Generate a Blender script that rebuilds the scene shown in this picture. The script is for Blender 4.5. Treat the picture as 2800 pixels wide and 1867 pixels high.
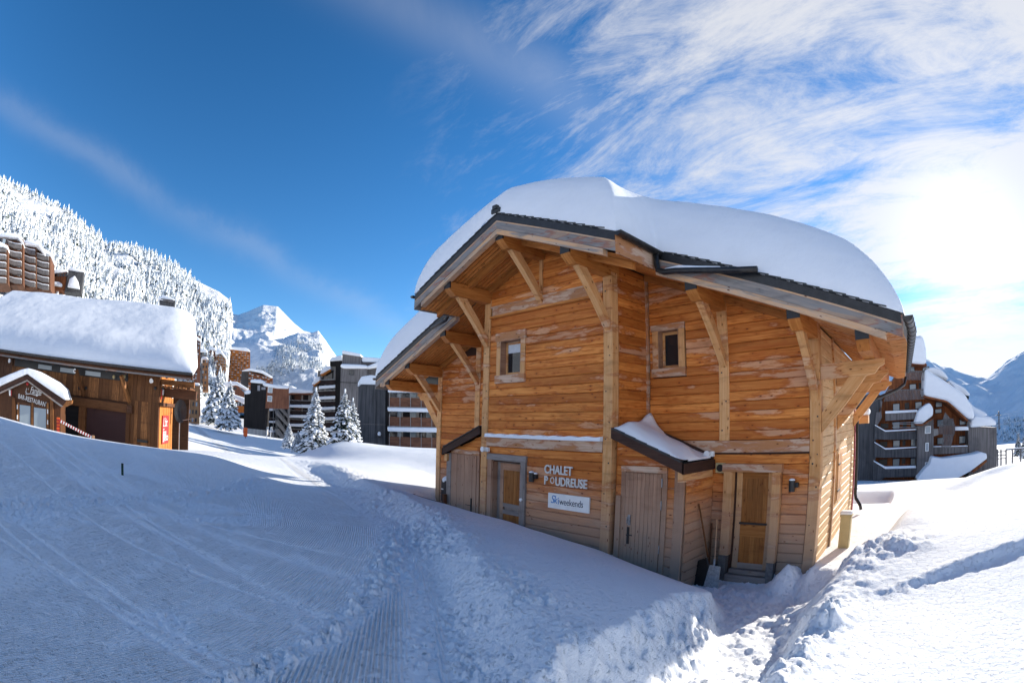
import bpy, math, random
import numpy as np
from mathutils import Vector, Matrix, noise

random.seed(7)
scene = bpy.context.scene
for o in list(bpy.data.objects):
    bpy.data.objects.remove(o, do_unlink=True)
COL = scene.collection
R = math.radians

# ------------------------------------------------------------------ camera
# World: X along the chalet front (to the right), Y into the picture, Z up.
# The lens sits at the origin, about 1.7 m above the groomed piste.
LENS_PX = 1419.13          # equisolid focal length in pixels of the 2800 px wide photograph
CAM_M = np.array([[0.6741, 0.1053, 0.7311],
                  [0.7383, -0.1259, -0.6626],
                  [0.0230, 0.9864, -0.1622]])
def _axes():
    up = np.array([.0233580915, 1, -.164407766]); up /= np.linalg.norm(up); a = -.835064983
    Rt = np.cross([0, 0, -1.], up); Rt /= np.linalg.norm(Rt); Fw = np.cross(up, Rt)
    return np.array([np.cos(a)*Rt+np.sin(a)*Fw, -np.sin(a)*Rt+np.cos(a)*Fw, up])
CAM_M = _axes()
cam = bpy.data.cameras.new('camera')
camo = bpy.data.objects.new('camera', cam); COL.objects.link(camo)
camo.matrix_world = Matrix([[CAM_M[i][j] for j in range(3)] + [0] for i in range(3)] + [[0, 0, 0, 1]])
cam.type = 'PANO'
cam.sensor_width = 36; cam.sensor_fit = 'HORIZONTAL'
for tgt in (cam, getattr(cam, 'cycles', None)):
    try:
        tgt.panorama_type = 'FISHEYE_EQUISOLID'
        tgt.fisheye_lens = LENS_PX/2800*36
        tgt.fisheye_fov = R(200)
    except Exception:
        pass
cam.clip_start = 0.05; cam.clip_end = 20000
scene.camera = camo

# ------------------------------------------------------------------ light
SUN_EL, SUN_AZ = 15.5, 6.0      # azimuth from +Y towards +X
SUN_DIR = (math.sin(R(SUN_AZ))*math.cos(R(SUN_EL)), math.cos(R(SUN_AZ))*math.cos(R(SUN_EL)), math.sin(R(SUN_EL)))
sun = bpy.data.lights.new('sun', 'SUN'); sun.energy = 3.3; sun.angle = R(0.5); sun.color = (1.0, .93, .82)
suno = bpy.data.objects.new('sun', sun); COL.objects.link(suno)
suno.rotation_euler = Vector(SUN_DIR).to_track_quat('Z', 'Y').to_euler()
suno.location = (5, 40, 30)

scene.view_settings.view_transform = 'Standard'
scene.view_settings.look = 'None'
scene.view_settings.gamma = 1.0
scene.view_settings.use_curve_mapping = False
scene.view_settings.exposure = 1.42
scene.render.engine = 'CYCLES'
scene.cycles.use_denoising = True
scene.cycles.max_bounces = 6
scene.cycles.diffuse_bounces = 4
scene.cycles.use_adaptive_sampling = True

# ------------------------------------------------------------------ sky
world = bpy.data.worlds.new('World'); scene.world = world; world.use_nodes = True
def build_world():
    nt = world.node_tree; N = nt.nodes; L = nt.links; N.clear()
    def nd(t, **k):
        n = N.new(t)
        for a, b in k.items(): setattr(n, a, b)
        return n
    def math_(op, a, b=None, c=None, clamp=False):
        n = nd('ShaderNodeMath', operation=op, use_clamp=clamp)
        for i, v in enumerate((a, b, c)):
            if v is None: continue
            if isinstance(v, (int, float)): n.inputs[i].default_value = v
            else: L.new(v, n.inputs[i])
        return n.outputs[0]
    def mixc(f, a, b, mode='MIX'):
        n = nd('ShaderNodeMix', data_type='RGBA', blend_type=mode)
        for i, v in ((0, f), (6, a), (7, b)):
            if isinstance(v, (int, float)): n.inputs[i].default_value = v
            elif isinstance(v, tuple): n.inputs[i].default_value = v
            else: L.new(v, n.inputs[i])
        return n.outputs[2]
    def maprange(v, a, b, c=0, d=1, smooth=True):
        n = nd('ShaderNodeMapRange', interpolation_type='SMOOTHSTEP' if smooth else 'LINEAR')
        L.new(v, n.inputs[0])
        for i, x in enumerate((a, b, c, d)): n.inputs[i+1].default_value = x
        return n.outputs[0]
    out = nd('ShaderNodeOutputWorld'); bg = nd('ShaderNodeBackground'); L.new(bg.outputs[0], out.inputs[0])
    bg.inputs[1].default_value = 0.12
    sky = nd('ShaderNodeTexSky', sky_type='NISHITA', sun_disc=False)
    sky.sun_elevation = R(SUN_EL); sky.sun_rotation = R(SUN_AZ)
    sky.altitude = 1800; sky.air_density = 0.9; sky.dust_density = 0.05; sky.ozone_density = 2.2
    tc = nd('ShaderNodeTexCoord'); sep = nd('ShaderNodeSeparateXYZ'); L.new(tc.outputs['Generated'], sep.inputs[0])
    # deepen the blue the way a polarised mountain sky looks
    hs = nd('ShaderNodeHueSaturation'); hs.inputs['Hue'].default_value = SKY_HUE; hs.inputs['Saturation'].default_value = SKY_SAT; hs.inputs['Value'].default_value = SKY_VAL
    L.new(sky.outputs[0], hs.inputs['Color'])
    # angle to the sun
    dp = nd('ShaderNodeVectorMath', operation='DOT_PRODUCT'); L.new(tc.outputs['Generated'], dp.inputs[0]); dp.inputs[1].default_value = SUN_DIR
    ds = dp.outputs['Value']
    # plane projection for high cloud sheets
    zz = math_('ADD', math_('MAXIMUM', sep.outputs[2], 0.0), 0.22)
    px = math_('DIVIDE', sep.outputs[0], zz); py = math_('DIVIDE', sep.outputs[1], zz)
    cmb = nd('ShaderNodeCombineXYZ'); L.new(px, cmb.inputs[0]); L.new(py, cmb.inputs[1])
    def fbm(scale, rot, stretch, detail=9, rough=.6, dist=.0, off=(0, 0, 0)):
        mp = nd('ShaderNodeMapping'); L.new(cmb.outputs[0], mp.inputs[0])
        mp.inputs['Rotation'].default_value = (0, 0, R(rot)); mp.inputs['Scale'].default_value = (scale*stretch, scale, scale); mp.inputs['Location'].default_value = off
        n = nd('ShaderNodeTexNoise'); n.inputs['Scale'].default_value = 1; n.inputs['Detail'].default_value = detail
        n.inputs['Roughness'].default_value = rough; n.inputs['Distortion'].default_value = dist
        L.new(mp.outputs[0], n.inputs['Vector']); return n.outputs['Fac']
    big = fbm(.50, 24, .55, 4, .5, .5, (2.35, 1.2, 0))
    mid = fbm(1.25, 38, .46, 14, .66, .7, (0.9, 4.6, 0))
    fine = fbm(5.5, 30, .36, 14, .74, .6, (7.3, 2.2, 0))
    f = math_('ADD', math_('MULTIPLY', big, .38), math_('ADD', math_('MULTIPLY', mid, .36), math_('MULTIPLY', fine, .26)))
    f = math_('ADD', f, math_('MULTIPLY', maprange(ds, .35, 1.0), .10))
    lowc = math_('MULTIPLY', maprange(sep.outputs[2], .02, .22, 1.0, 0.0), maprange(ds, .80, .98))
    f = math_('ADD', f, math_('MULTIPLY', lowc, .03)); f = math_('ADD', f, math_('MULTIPLY', maprange(ds, .95, 1.0), .04))
    c = maprange(f, .525, .655)
    c = math_('MULTIPLY', c, maprange(ds, .36, .74))
    # thin contrail-like veil on the left side
    veil = maprange(fbm(.8, -52, .12, 8, .55, .35, (1.2, .4, 0)), .60, .80)
    veil = math_('MULTIPLY', veil, .22)
    c = math_('MAXIMUM', c, veil)
    # two long thin cirrus streaks crossing the clear part of the sky
    def streak(p, q, width, amp, a0, a1):
        n_ = np.cross(np.array(p), np.array(q)); n_ = n_/np.linalg.norm(n_)
        d_ = nd('ShaderNodeVectorMath', operation='DOT_PRODUCT'); L.new(tc.outputs['Generated'], d_.inputs[0]); d_.inputs[1].default_value = tuple(n_)
        w_ = fbm(1.6, 10, .5, 10, .65, .5, (4.4, 8.8, 0)); dd = math_('ADD', d_.outputs['Value'], math_('MULTIPLY', math_('SUBTRACT', w_, .5), .10))
        g_ = math_('EXPONENT', math_('MULTIPLY', math_('MULTIPLY', dd, dd), -1/(width*width)))
        return math_('MULTIPLY', math_('MULTIPLY', g_, maprange(ds, a0, a1)), math_('MULTIPLY', amp, maprange(w_, .35, .65, .45, 1)))
    c = math_('MAXIMUM', c, streak(_ray(0, 290), _ray(700, 690), .026, .15, -.60, -.25))
    c = math_('MAXIMUM', c, streak(_ray(1000, -40), _ray(1800, 430), .06, .28, .05, .5))
    glow = math_('POWER', math_('MAXIMUM', ds, 0.0), 160.0)
    glow2 = math_('POWER', math_('MAXIMUM', ds, 0.0), 12.0)
    # cloud brightness grows towards the sun
    cb = math_('ADD', 2.6, math_('MULTIPLY', glow2, .45))
    cc = nd('ShaderNodeCombineColor'); L.new(math_('MULTIPLY', cb, .98), cc.inputs[0]); L.new(math_('MULTIPLY', cb, .99), cc.inputs[1]); L.new(math_('MULTIPLY', cb, 1.03), cc.inputs[2])
    base = mixc(math_('MULTIPLY', c, .88), hs.outputs[0], cc.outputs[0])
    gc = nd('ShaderNodeCombineColor')
    gl = math_('ADD', math_('MULTIPLY', glow, 1.6), math_('MULTIPLY', glow2, .08))
    for i, k in enumerate((1.0, .97, .90)): L.new(math_('MULTIPLY', gl, k), gc.inputs[i])
    fin = mixc(1.0, base, gc.outputs[0], 'ADD')
    L.new(fin, bg.inputs[0])
def _ray(x, y):
    X = x-1400; Y = -(y-933.5); r = math.hypot(X, Y); th = 2*math.asin(r/2/LENS_PX)
    return CAM_M @ np.array([X*math.sin(th)/r, Y*math.sin(th)/r, -math.cos(th)])
SKY_HUE, SKY_SAT, SKY_VAL = .501, 1.27, .69
CL_D0, CL_D1 = .55, .97
build_world()

# ------------------------------------------------------------------ helpers
def ray(x, y):
    X = x-1400; Y = -(y-933.5); r = math.hypot(X, Y); th = 2*math.asin(r/2/LENS_PX); s = math.sin(th)/max(r, 1e-9)
    return CAM_M @ np.array([X*s, Y*s, -math.cos(th)])
def at(x, y, d):
    """world point seen in direction (x, y) of the photograph at horizontal distance d"""
    v = ray(x, y); v = v*(d/math.hypot(v[0], v[1])); return Vector(v)
def azel(az, d, z=0.0):
    return Vector((math.sin(R(az))*d, math.cos(R(az))*d, z))

def tag(o, label=None, cat=None, group=None, kind=None):
    if label: o['label'] = label
    if cat: o['category'] = cat
    if group: o['group'] = group
    if kind: o['kind'] = kind
    return o
def empty(name, loc, label=None, cat=None, group=None):
    o = bpy.data.objects.new(name, None); COL.objects.link(o); o.location = loc
    o.empty_display_size = .2
    return tag(o, label, cat, group)
ROOTLOC = {}
def root_loc(p):
    v = Vector((0, 0, 0))
    while p is not None:
        v = v + p.location; p = p.parent
    return v
def link(name, me, parent=None, loc=None):
    o = bpy.data.objects.new(name, me); COL.objects.link(o)
    if parent is not None: o.parent = parent
    if loc is not None: o.location = loc
    return o

class MB:
    """collects faces with a grain direction; build() links them as ONE mesh"""
    def __init__(s): s.v = []; s.f = []; s.g = []; s.m = []; s.mi = 0; s.off = (0.0, 0.0)
    def add(s, vs, fs, g=(1, 0, 0), off=None):
        b = len(s.v); s.v += [tuple(p) for p in vs]
        if off is None: off = (random.uniform(0, 40), random.uniform(0, 40))
        for f in fs:
            s.f.append(tuple(i+b for i in f)); s.g.append((g, off)); s.m.append(s.mi)
        return s
    def hexa(s, p, g=(1, 0, 0)):
        return s.add(p, [(0, 3, 2, 1), (4, 5, 6, 7), (0, 1, 5, 4), (1, 2, 6, 5), (2, 3, 7, 6), (3, 0, 4, 7)], g)
    def box(s, a, b, g=None):
        x0, y0, z0 = [min(a[i], b[i]) for i in range(3)]; x1, y1, z1 = [max(a[i], b[i]) for i in range(3)]
        if g is None:
            d = (x1-x0, y1-y0, z1-z0); k = d.index(max(d)); g = tuple(1 if i == k else 0 for i in range(3))
        return s.hexa([(x0, y0, z0), (x1, y0, z0), (x1, y1, z0), (x0, y1, z0), (x0, y0, z1), (x1, y0, z1), (x1, y1, z1), (x0, y1, z1)], g)
    def beam(s, p, q, w, h, up=(0, 0, 1), ch=.012, side=None):
        """rectangular bar with chamfered long edges from p to q, w across, h along up"""
        p = Vector(p); q = Vector(q); d = (q-p).normalized(); up = Vector(up)
        sd = d.cross(up).normalized() if side is None else Vector(side); u = sd.cross(d).normalized()
        a, b, c = w/2, h/2, min(ch, w/4, h/4)
        prof = [(-a+c, -b), (a-c, -b), (a, -b+c), (a, b-c), (a-c, b), (-a+c, b), (-a, b-c), (-a, -b+c)] if c > 0 else [(-a, -b), (a, -b), (a, b), (-a, b)]
        n = len(prof); vs = [p+sd*x+u*y for x, y in prof]+[q+sd*x+u*y for x, y in prof]
        fs = [tuple(range(n-1, -1, -1)), tuple(range(n, 2*n))]+[(i, (i+1) % n, (i+1) % n+n, i+n) for i in range(n)]
        return s.add(vs, fs, tuple(d))
    def prism(s, pts, ext, g=(1, 0, 0)):
        """planar polygon pts extruded by vector ext"""
        n = len(pts); e = Vector(ext); a = [Vector(p) for p in pts]
        return s.add(a+[p+e for p in a], [tuple(range(n-1, -1, -1)), tuple(range(n, 2*n))]+[(i, (i+1) % n, (i+1) % n+n, i+n) for i in range(n)], g)
    def tube(s, pts, r, n=10, cap=True, g=None):
        P = [Vector(p) for p in pts]; rings = []
        rr = r if isinstance(r, (list, tuple)) else [r]*len(P); prev = None
        for i, p in enumerate(P):
            d = (P[min(i+1, len(P)-1)]-P[max(i-1, 0)]).normalized()
            if prev is None:
                a = Vector((0, 0, 1)) if abs(d.z) < .9 else Vector((1, 0, 0)); sd = d.cross(a).normalized()
            else: sd = (prev-d*prev.dot(d)).normalized()
            prev = sd; u = sd.cross(d)
            rings.append([p+(sd*math.cos(t)+u*math.sin(t))*rr[i] for t in [2*math.pi*k/n for k in range(n)]])
        vs = [v for ring in rings for v in ring]; fs = []
        for i in range(len(P)-1):
            for k in range(n): fs.append((i*n+k, i*n+(k+1) % n, (i+1)*n+(k+1) % n, (i+1)*n+k))
        if cap: fs += [tuple(range(n-1, -1, -1)), tuple(range((len(P)-1)*n, len(P)*n))]
        return s.add(vs, fs, g or tuple((P[-1]-P[0]).normalized()))
    def ball(s, c, r, n=10, sq=(1, 1, 1)):
        c = Vector(c); vs = []; fs = []; m = n//2
        for i in range(m+1):
            t = math.pi*i/m
            for k in range(n):
                a = 2*math.pi*k/n; vs.append(c+Vector((math.sin(t)*math.cos(a)*r*sq[0], math.sin(t)*math.sin(a)*r*sq[1], math.cos(t)*r*sq[2])))
        for i in range(m):
            for k in range(n): fs.append((i*n+k, (i+1)*n+k, (i+1)*n+(k+1) % n, i*n+(k+1) % n))
        return s.add(vs, fs)
    def mesh(s, name, mats, origin=(0, 0, 0), smooth=False, uv=True):
        me = bpy.data.meshes.new(name); o = origin
        me.from_pydata([(p[0]-o[0], p[1]-o[1], p[2]-o[2]) for p in s.v], [], s.f)
        if not isinstance(mats, (list, tuple)): mats = [mats]
        for m in mats: me.materials.append(m)
        if len(mats) > 1: me.polygons.foreach_set('material_index', s.m)
        if uv:
            ul = me.uv_layers.new(name='UVMap'); data = np.zeros((len(me.loops), 2), dtype=np.float32)
            co = np.array(s.v, dtype=np.float64); k = 0
            for f, (g, off) in zip(s.f, s.g):
                P = co[list(f)]; n = np.zeros(3)
                for i in range(len(P)): n += np.cross(P[i]-P[0], P[(i+1) % len(P)]-P[0])
                ln = np.linalg.norm(n); n = n/ln if ln > 1e-12 else np.array([0, 0, 1.])
                g = np.asarray(g, float); g = g/np.linalg.norm(g); t = np.cross(n, g); lt = np.linalg.norm(t)
                if lt < .3:
                    a = np.array([0, 0, 1.]) if abs(n[2]) < .8 else np.array([1., 0, 0]); t = np.cross(n, a); t /= np.linalg.norm(t); uu = np.cross(t, n)
                    data[k:k+len(f), 0] = P@uu*.35+off[0]; data[k:k+len(f), 1] = P@t+off[1]
                else:
                    t /= lt; data[k:k+len(f), 0] = P@g+off[0]; data[k:k+len(f), 1] = P@t+off[1]
                k += len(f)
            ul.data.foreach_set('uv', data.ravel())
        if smooth: me.polygons.foreach_set('use_smooth', [True]*len(me.polygons))
        me.update(); return me
    def build(s, name, mats, parent=None, smooth=False, bevel=0, seg=2):
        org = root_loc(parent) if parent is not None else Vector((0, 0, 0))
        me = s.mesh(name, mats, org, smooth)
        if bevel:
            import bmesh
            bm = bmesh.new(); bm.from_mesh(me)
            bmesh.ops.remove_doubles(bm, verts=bm.verts, dist=1e-4)
            bmesh.ops.bevel(bm, geom=list(bm.edges), offset=bevel, segments=seg, profile=.5, affect='EDGES', clamp_overlap=True)
            bm.to_mesh(me); bm.free(); me.update()
        return link(name, me, parent)
def finish_root(o):
    """a thing that is one mesh: move its origin to its base"""
    me = o.data; co = np.zeros(len(me.vertices)*3); me.vertices.foreach_get('co', co); co = co.reshape(-1, 3)
    b = np.array([(co[:, 0].min()+co[:, 0].max())/2, (co[:, 1].min()+co[:, 1].max())/2, co[:, 2].min()])
    me.vertices.foreach_set('co', (co-b).ravel()); me.update(); o.location = b; return o

# ------------------------------------------------------------------ materials
MATS = {}
class NT:
    def __init__(s, name):
        s.m = bpy.data.materials.new(name); s.m.use_nodes = True; s.nt = s.m.node_tree; s.nt.nodes.clear()
        s.out = s.n('ShaderNodeOutputMaterial'); s.b = s.n('ShaderNodeBsdfPrincipled'); s.l(s.b.outputs[0], s.out.inputs[0]); MATS[name] = s.m
    def n(s, t, **k):
        x = s.nt.nodes.new(t)
        for a, b in k.items(): setattr(x, a, b)
        return x
    def l(s, a, b): s.nt.links.new(a, b)
    def setin(s, sock, v):
        if isinstance(v, (int, float)): sock.default_value = v
        elif isinstance(v, (tuple, list)): sock.default_value = v
        else: s.l(v, sock)
    def math(s, op, a, b=None, c=None, clamp=False):
        x = s.n('ShaderNodeMath', operation=op, use_clamp=clamp)
        for i, v in enumerate((a, b, c)):
            if v is not None: s.setin(x.inputs[i], v)
        return x.outputs[0]
    def mix(s, f, a, b, mode='MIX'):
        x = s.n('ShaderNodeMix', data_type='RGBA', blend_type=mode); s.setin(x.inputs[0], f)
        s.setin(x.inputs[6], a if not isinstance(a, tuple) or len(a) == 4 else a+(1,)); s.setin(x.inputs[7], b if not isinstance(b, tuple) or len(b) == 4 else b+(1,))
        return x.outputs[2]
    def rng(s, v, a, b, c=0., d=1., sm=True):
        x = s.n('ShaderNodeMapRange', interpolation_type='SMOOTHSTEP' if sm else 'LINEAR'); s.l(v, x.inputs[0])
        for i, k in enumerate((a, b, c, d)): x.inputs[i+1].default_value = k
        return x.outputs[0]
    def noise(s, vec, scale, detail=3, rough=.5, dist=0., out='Fac'):
        x = s.n('ShaderNodeTexNoise'); x.inputs['Scale'].default_value = scale; x.inputs['Detail'].default_value = detail
        x.inputs['Roughness'].default_value = rough; x.inputs['Distortion'].default_value = dist
        if vec is not None: s.l(vec, x.inputs['Vector'])
        return x.outputs[out]
    def mapping(s, vec, scale=(1, 1, 1), loc=(0, 0, 0), rot=(0, 0, 0)):
        x = s.n('ShaderNodeMapping'); s.l(vec, x.inputs[0]); x.inputs['Scale'].default_value = scale; s.setin(x.inputs['Location'], loc); x.inputs['Rotation'].default_value = rot
        return x.outputs[0]
    def pos(s): return s.n('ShaderNodeNewGeometry').outputs['Position']
    def bump(s, h, strength=.3, dist=.01, prev=None):
        x = s.n('ShaderNodeBump'); x.inputs['Strength'].default_value = strength; x.inputs['Distance'].default_value = dist; s.l(h, x.inputs['Height'])
        if prev is not None: s.l(prev, x.inputs['Normal'])
        return x.outputs[0]
    def base(s, c, rough=.7, spec=.3, metal=0.):
        s.setin(s.b.inputs['Base Color'], c+(1,) if isinstance(c, tuple) and len(c) == 3 else c); s.setin(s.b.inputs['Roughness'], rough)
        s.b.inputs['Specular IOR Level'].default_value = spec; s.b.inputs['Metallic'].default_value = metal
    def normal(s, n): s.l(n, s.b.inputs['Normal'])

def wood(name, c1, c2, knot=(.12, .03, .006), pale=None, pale_amt=0., grey=0., gloss=.62, vary=.25, pale_scale=1.0, lowgrey=0., knots=1.0):
    t = NT(name)
    uv = t.n('ShaderNodeUVMap').outputs[0]; oi = t.n('ShaderNodeObjectInfo'); rnd = oi.outputs['Random']
    sh = t.n('ShaderNodeVectorMath', operation='SCALE'); cmb = t.n('ShaderNodeCombineXYZ')
    t.l(t.math('MULTIPLY', rnd, 37.0), cmb.inputs[0]); t.l(t.math('MULTIPLY', rnd, 91.0), cmb.inputs[1])
    ad = t.n('ShaderNodeVectorMath', operation='ADD'); t.l(uv, ad.inputs[0]); t.l(cmb.outputs[0], ad.inputs[1]); uvr = ad.outputs[0]
    # knots: sparse stretched cells; the grain bends round them
    vk = t.mapping(uvr, (4.2, 11.0, 1)); vo = t.n('ShaderNodeTexVoronoi'); vo.inputs['Scale'].default_value = 1.0; vo.inputs['Randomness'].default_value = 1.0; t.l(vk, vo.inputs['Vector'])
    kd = vo.outputs['Distance']; keep = t.math('GREATER_THAN', t.n_sep(vo.outputs['Color']) if False else kd, -1)
    sp = t.n('ShaderNodeSeparateColor'); t.l(vo.outputs['Color'], sp.inputs[0]); keep = t.math('GREATER_THAN', sp.outputs[0], .45)
    kn = t.math('MULTIPLY', t.math('MULTIPLY', t.rng(kd, .08, .17, 1., 0.), keep), knots)
    ring = t.math('MULTIPLY', t.rng(kd, .1, .55, 1., 0.), keep)
    gr = t.mapping(uvr, (1.4, 34.0, 1)); wv = t.noise(gr, 1.0, 4, .6, .3)
    wv2 = t.noise(t.mapping(uvr, (.8, 11.0, 1)), 1.0, 3, .5, 1.6)
    g = t.math('ADD', t.math('MULTIPLY', wv, .55), t.math('MULTIPLY', wv2, .6)); g = t.math('ADD', g, t.math('MULTIPLY', ring, .12))
    col = t.mix(t.rng(g, .36, .78), c1, c2)
    # per-piece tint
    col = t.mix(t.math('MULTIPLY', t.rng(rnd, 0, 1, 0, 1, False), vary), col, tuple(x*.62 for x in c2))
    pos = t.pos()
    sh2 = t.n('ShaderNodeVectorMath', operation='ADD'); cm2 = t.n('ShaderNodeCombineXYZ'); t.l(t.math('MULTIPLY', rnd, .9), cm2.inputs[0]); t.l(t.math('MULTIPLY', rnd, .25), cm2.inputs[2])
    t.l(t.mapping(pos, (.50, .50, 2.2)), sh2.inputs[0]); t.l(cm2.outputs[0], sh2.inputs[1])
    bl = t.noise(sh2.outputs[0], 1.1*pale_scale, 6, .62, .35)
    if pale:
        m = t.math('MULTIPLY', t.rng(bl, .58-.2*pale_amt, .64-.2*pale_amt), min(1, .35+pale_amt)); rim = t.math('MULTIPLY', t.rng(bl, .545-.2*pale_amt, .585-.2*pale_amt), t.rng(bl, .60-.2*pale_amt, .63-.2*pale_amt, 1, 0))
        col = t.mix(t.math('MULTIPLY', rim, .5), col, (.34, .07, .010)); col = t.mix(m, col, pale)
    st = t.noise(t.mapping(pos, (.35, .35, 1.5)), 2.2, 7, .66, .3)
    col = t.mix(t.rng(st, .5, .72, 0, .55), col, tuple(x*.45 for x in c2))
    if grey:
        gn = t.noise(t.mapping(uvr, (.5, 5., 1)), 1.5, 4, .6, .8); col = t.mix(t.rng(gn, .62-.35*grey, .72-.2*grey, 0, .9), col, (.24, .235, .23))
    if lowgrey:
        sz = t.n('ShaderNodeSeparateXYZ'); t.l(pos, sz.inputs[0]); z = t.math('ADD', sz.outputs[2], t.math('MULTIPLY', st, 1.3))
        col = t.mix(t.rng(z, -1.5, -.3, lowgrey, 0.), col, (.40, .27, .19))
        col = t.mix(t.rng(z, -2.2, -1.3, lowgrey, 0.), col, (.20, .18, .15))
    col = t.mix(kn, col, knot)
    t.base(col, gloss, .25)
    bh = t.math('ADD', t.math('MULTIPLY', wv, .6), t.math('MULTIPLY', kn, -.6)); t.normal(t.bump(bh, .35, .004))
    return t.m
NT.n_sep = lambda s, c: c

def plain(name, c, rough=.6, spec=.3, metal=0., bump=0., nscale=20., var=.25):
    t = NT(name); p = t.pos(); n = t.noise(p, nscale, 5, .6)
    col = t.mix(t.rng(n, .3, .7), tuple(x*(1-var) for x in c), tuple(min(1, x*(1+var)) for x in c))
    t.base(col, rough, spec, metal)
    if bump: t.normal(t.bump(n, bump, .01))
    return t.m

def snow(name, grain=1.0, far=False, tint=(.87, .90, .935)):
    t = NT(name); p = t.pos()
    n1 = t.noise(p, 55., 4, .65); n2 = t.noise(p, 9., 5, .6); n3 = t.noise(t.mapping(p, (.6, 1.6, 1.)), 2.2, 4, .55)
    col = t.mix(t.rng(n3, .3, .7), tuple(x*.97 for x in tint), tint)
    t.base(col, .8, .04)
    if not far:
        b = t.bump(n3, .6*grain, .07); b = t.bump(n2, .7*grain, .025, b); b = t.bump(n1, .8*grain, .008, b); t.normal(b)
    else:
        t.normal(t.bump(n3, .4, .5))
    return t.m

W_MAIN = wood('chalet_plank_wood', (.88, .36, .085), (.54, .14, .020), pale=(.68, .44, .29), pale_amt=.13, vary=.75, lowgrey=.75)
W_SIDE = wood('side_plank_wood', (.80, .55, .30), (.66, .38, .16), vary=.25)  # paler than the front planks: sunlight on this wall put into the colour
W_POST = wood('post_wood', (.76, .44, .205), (.62, .30, .105), vary=.3, pale=(.60, .46, .36), pale_amt=.1, lowgrey=.55)
W_BEAM = wood('beam_wood', (.68, .29, .075), (.44, .145, .028), vary=.5, knots=.7)
W_PALE = wood('bleached_board_wood', (.66, .48, .36), (.52, .33, .21), pale=(.42, .15, .03), pale_amt=.42, vary=.2, pale_scale=2.6)
W_FASC = wood('weathered_fascia_wood', (.36, .31, .27), (.20, .19, .185), vary=.2, grey=.3, knots=.6, pale=(.52, .30, .15), pale_amt=.06)
W_FASC2 = wood('fascia_strip_wood', (.74, .40, .18), (.58, .42, .30), vary=.2, grey=.35)
W_SOFF = wood('soffit_wood', (.80, .34, .09), (.60, .20, .04), vary=.4)
W_DOOR = wood('grey_pink_door_wood', (.50, .29, .18), (.36, .19, .115), vary=.5, lowgrey=.7, knots=.8)
W_DOOR2 = wood('orange_door_wood', (.44, .185, .05), (.25, .088, .018), vary=.5)
W_BROWN = wood('dark_brown_board', (.075, .035, .022), (.045, .02, .014), vary=.3, knots=.2)
W_GREY = wood('grey_board_wood', (.33, .29, .27), (.22, .19, .17), vary=.3, knots=.5)
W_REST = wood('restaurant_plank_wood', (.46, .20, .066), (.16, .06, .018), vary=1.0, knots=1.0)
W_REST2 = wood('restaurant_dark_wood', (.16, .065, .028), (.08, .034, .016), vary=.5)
W_REST3 = wood('restaurant_lit_wood', (.62, .24, .05), (.42, .14, .03), vary=.4)  # brighter copy of the restaurant planks, sunlight put into the colour
M_SLATE = plain('slate_tile', (.030, .034, .036), .55, .4, 0, .2, 30)
M_FLASH = plain('dark_metal_flashing', (.022, .023, .025), .42, .5, .3, .05, 8)
M_GUTTER = plain('dark_gutter_metal', (.035, .033, .033), .35, .5, .5, .02, 10)
M_CAP = plain('black_beam_cap', (.012, .014, .018), .5, .4)
M_BLACK = plain('black_metal', (.014, .014, .015), .45, .5)
M_STEEL = plain('galvanised_steel', (.30, .31, .32), .4, .5, .7)
M_LEAD = plain('grey_post_shoe', (.12, .125, .13), .55, .4, .3)
M_WHITE = plain('white_plastic', (.80, .80, .78), .45, .4, 0, 0, 5, .05)
M_LETTER = plain('white_letter', (.70, .68, .63), .55, .3, 0, 0, 8, .08)
M_BLUE = plain('blue_print', (.02, .19, .50), .5, .3, 0, 0, 3, .05)
M_INK = plain('dark_print', (.02, .03, .06), .5, .3, 0, 0, 3, .05)
M_TAN = plain('tan_cabinet', (.50, .40, .20), .5, .4, 0, 0, 6, .06)
M_RED = plain('red_panel', (.42, .03, .03), .5, .3, 0, 0, 6, .1)
M_ORANGE = plain('orange_marker', (.85, .13, .02), .5, .3, 0, 0, 6, .05)
M_REDEDGE = plain('red_edge_paint', (.38, .05, .07), .5, .3, 0, 0, 6, .1)
M_GREEN = plain('dark_green_paint', (.015, .05, .03), .5, .3, 0, 0, 6, .1)
def glass(name, c=(.015, .018, .022)):
    t = NT(name); t.base(c, .06, .6); return t.m
M_GLASS = glass('window_glass'); M_PANE = glass('pale_pane', (.30, .36, .40))
M_CURTAIN = plain('white_curtain', (.55, .57, .60), .8, .1, 0, 0, 8, .1)
S_ROOF = snow('roof_snow', .55); S_FAR = snow('far_snow', 1, True); S_CAP = snow('snow_cap', .6)

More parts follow.
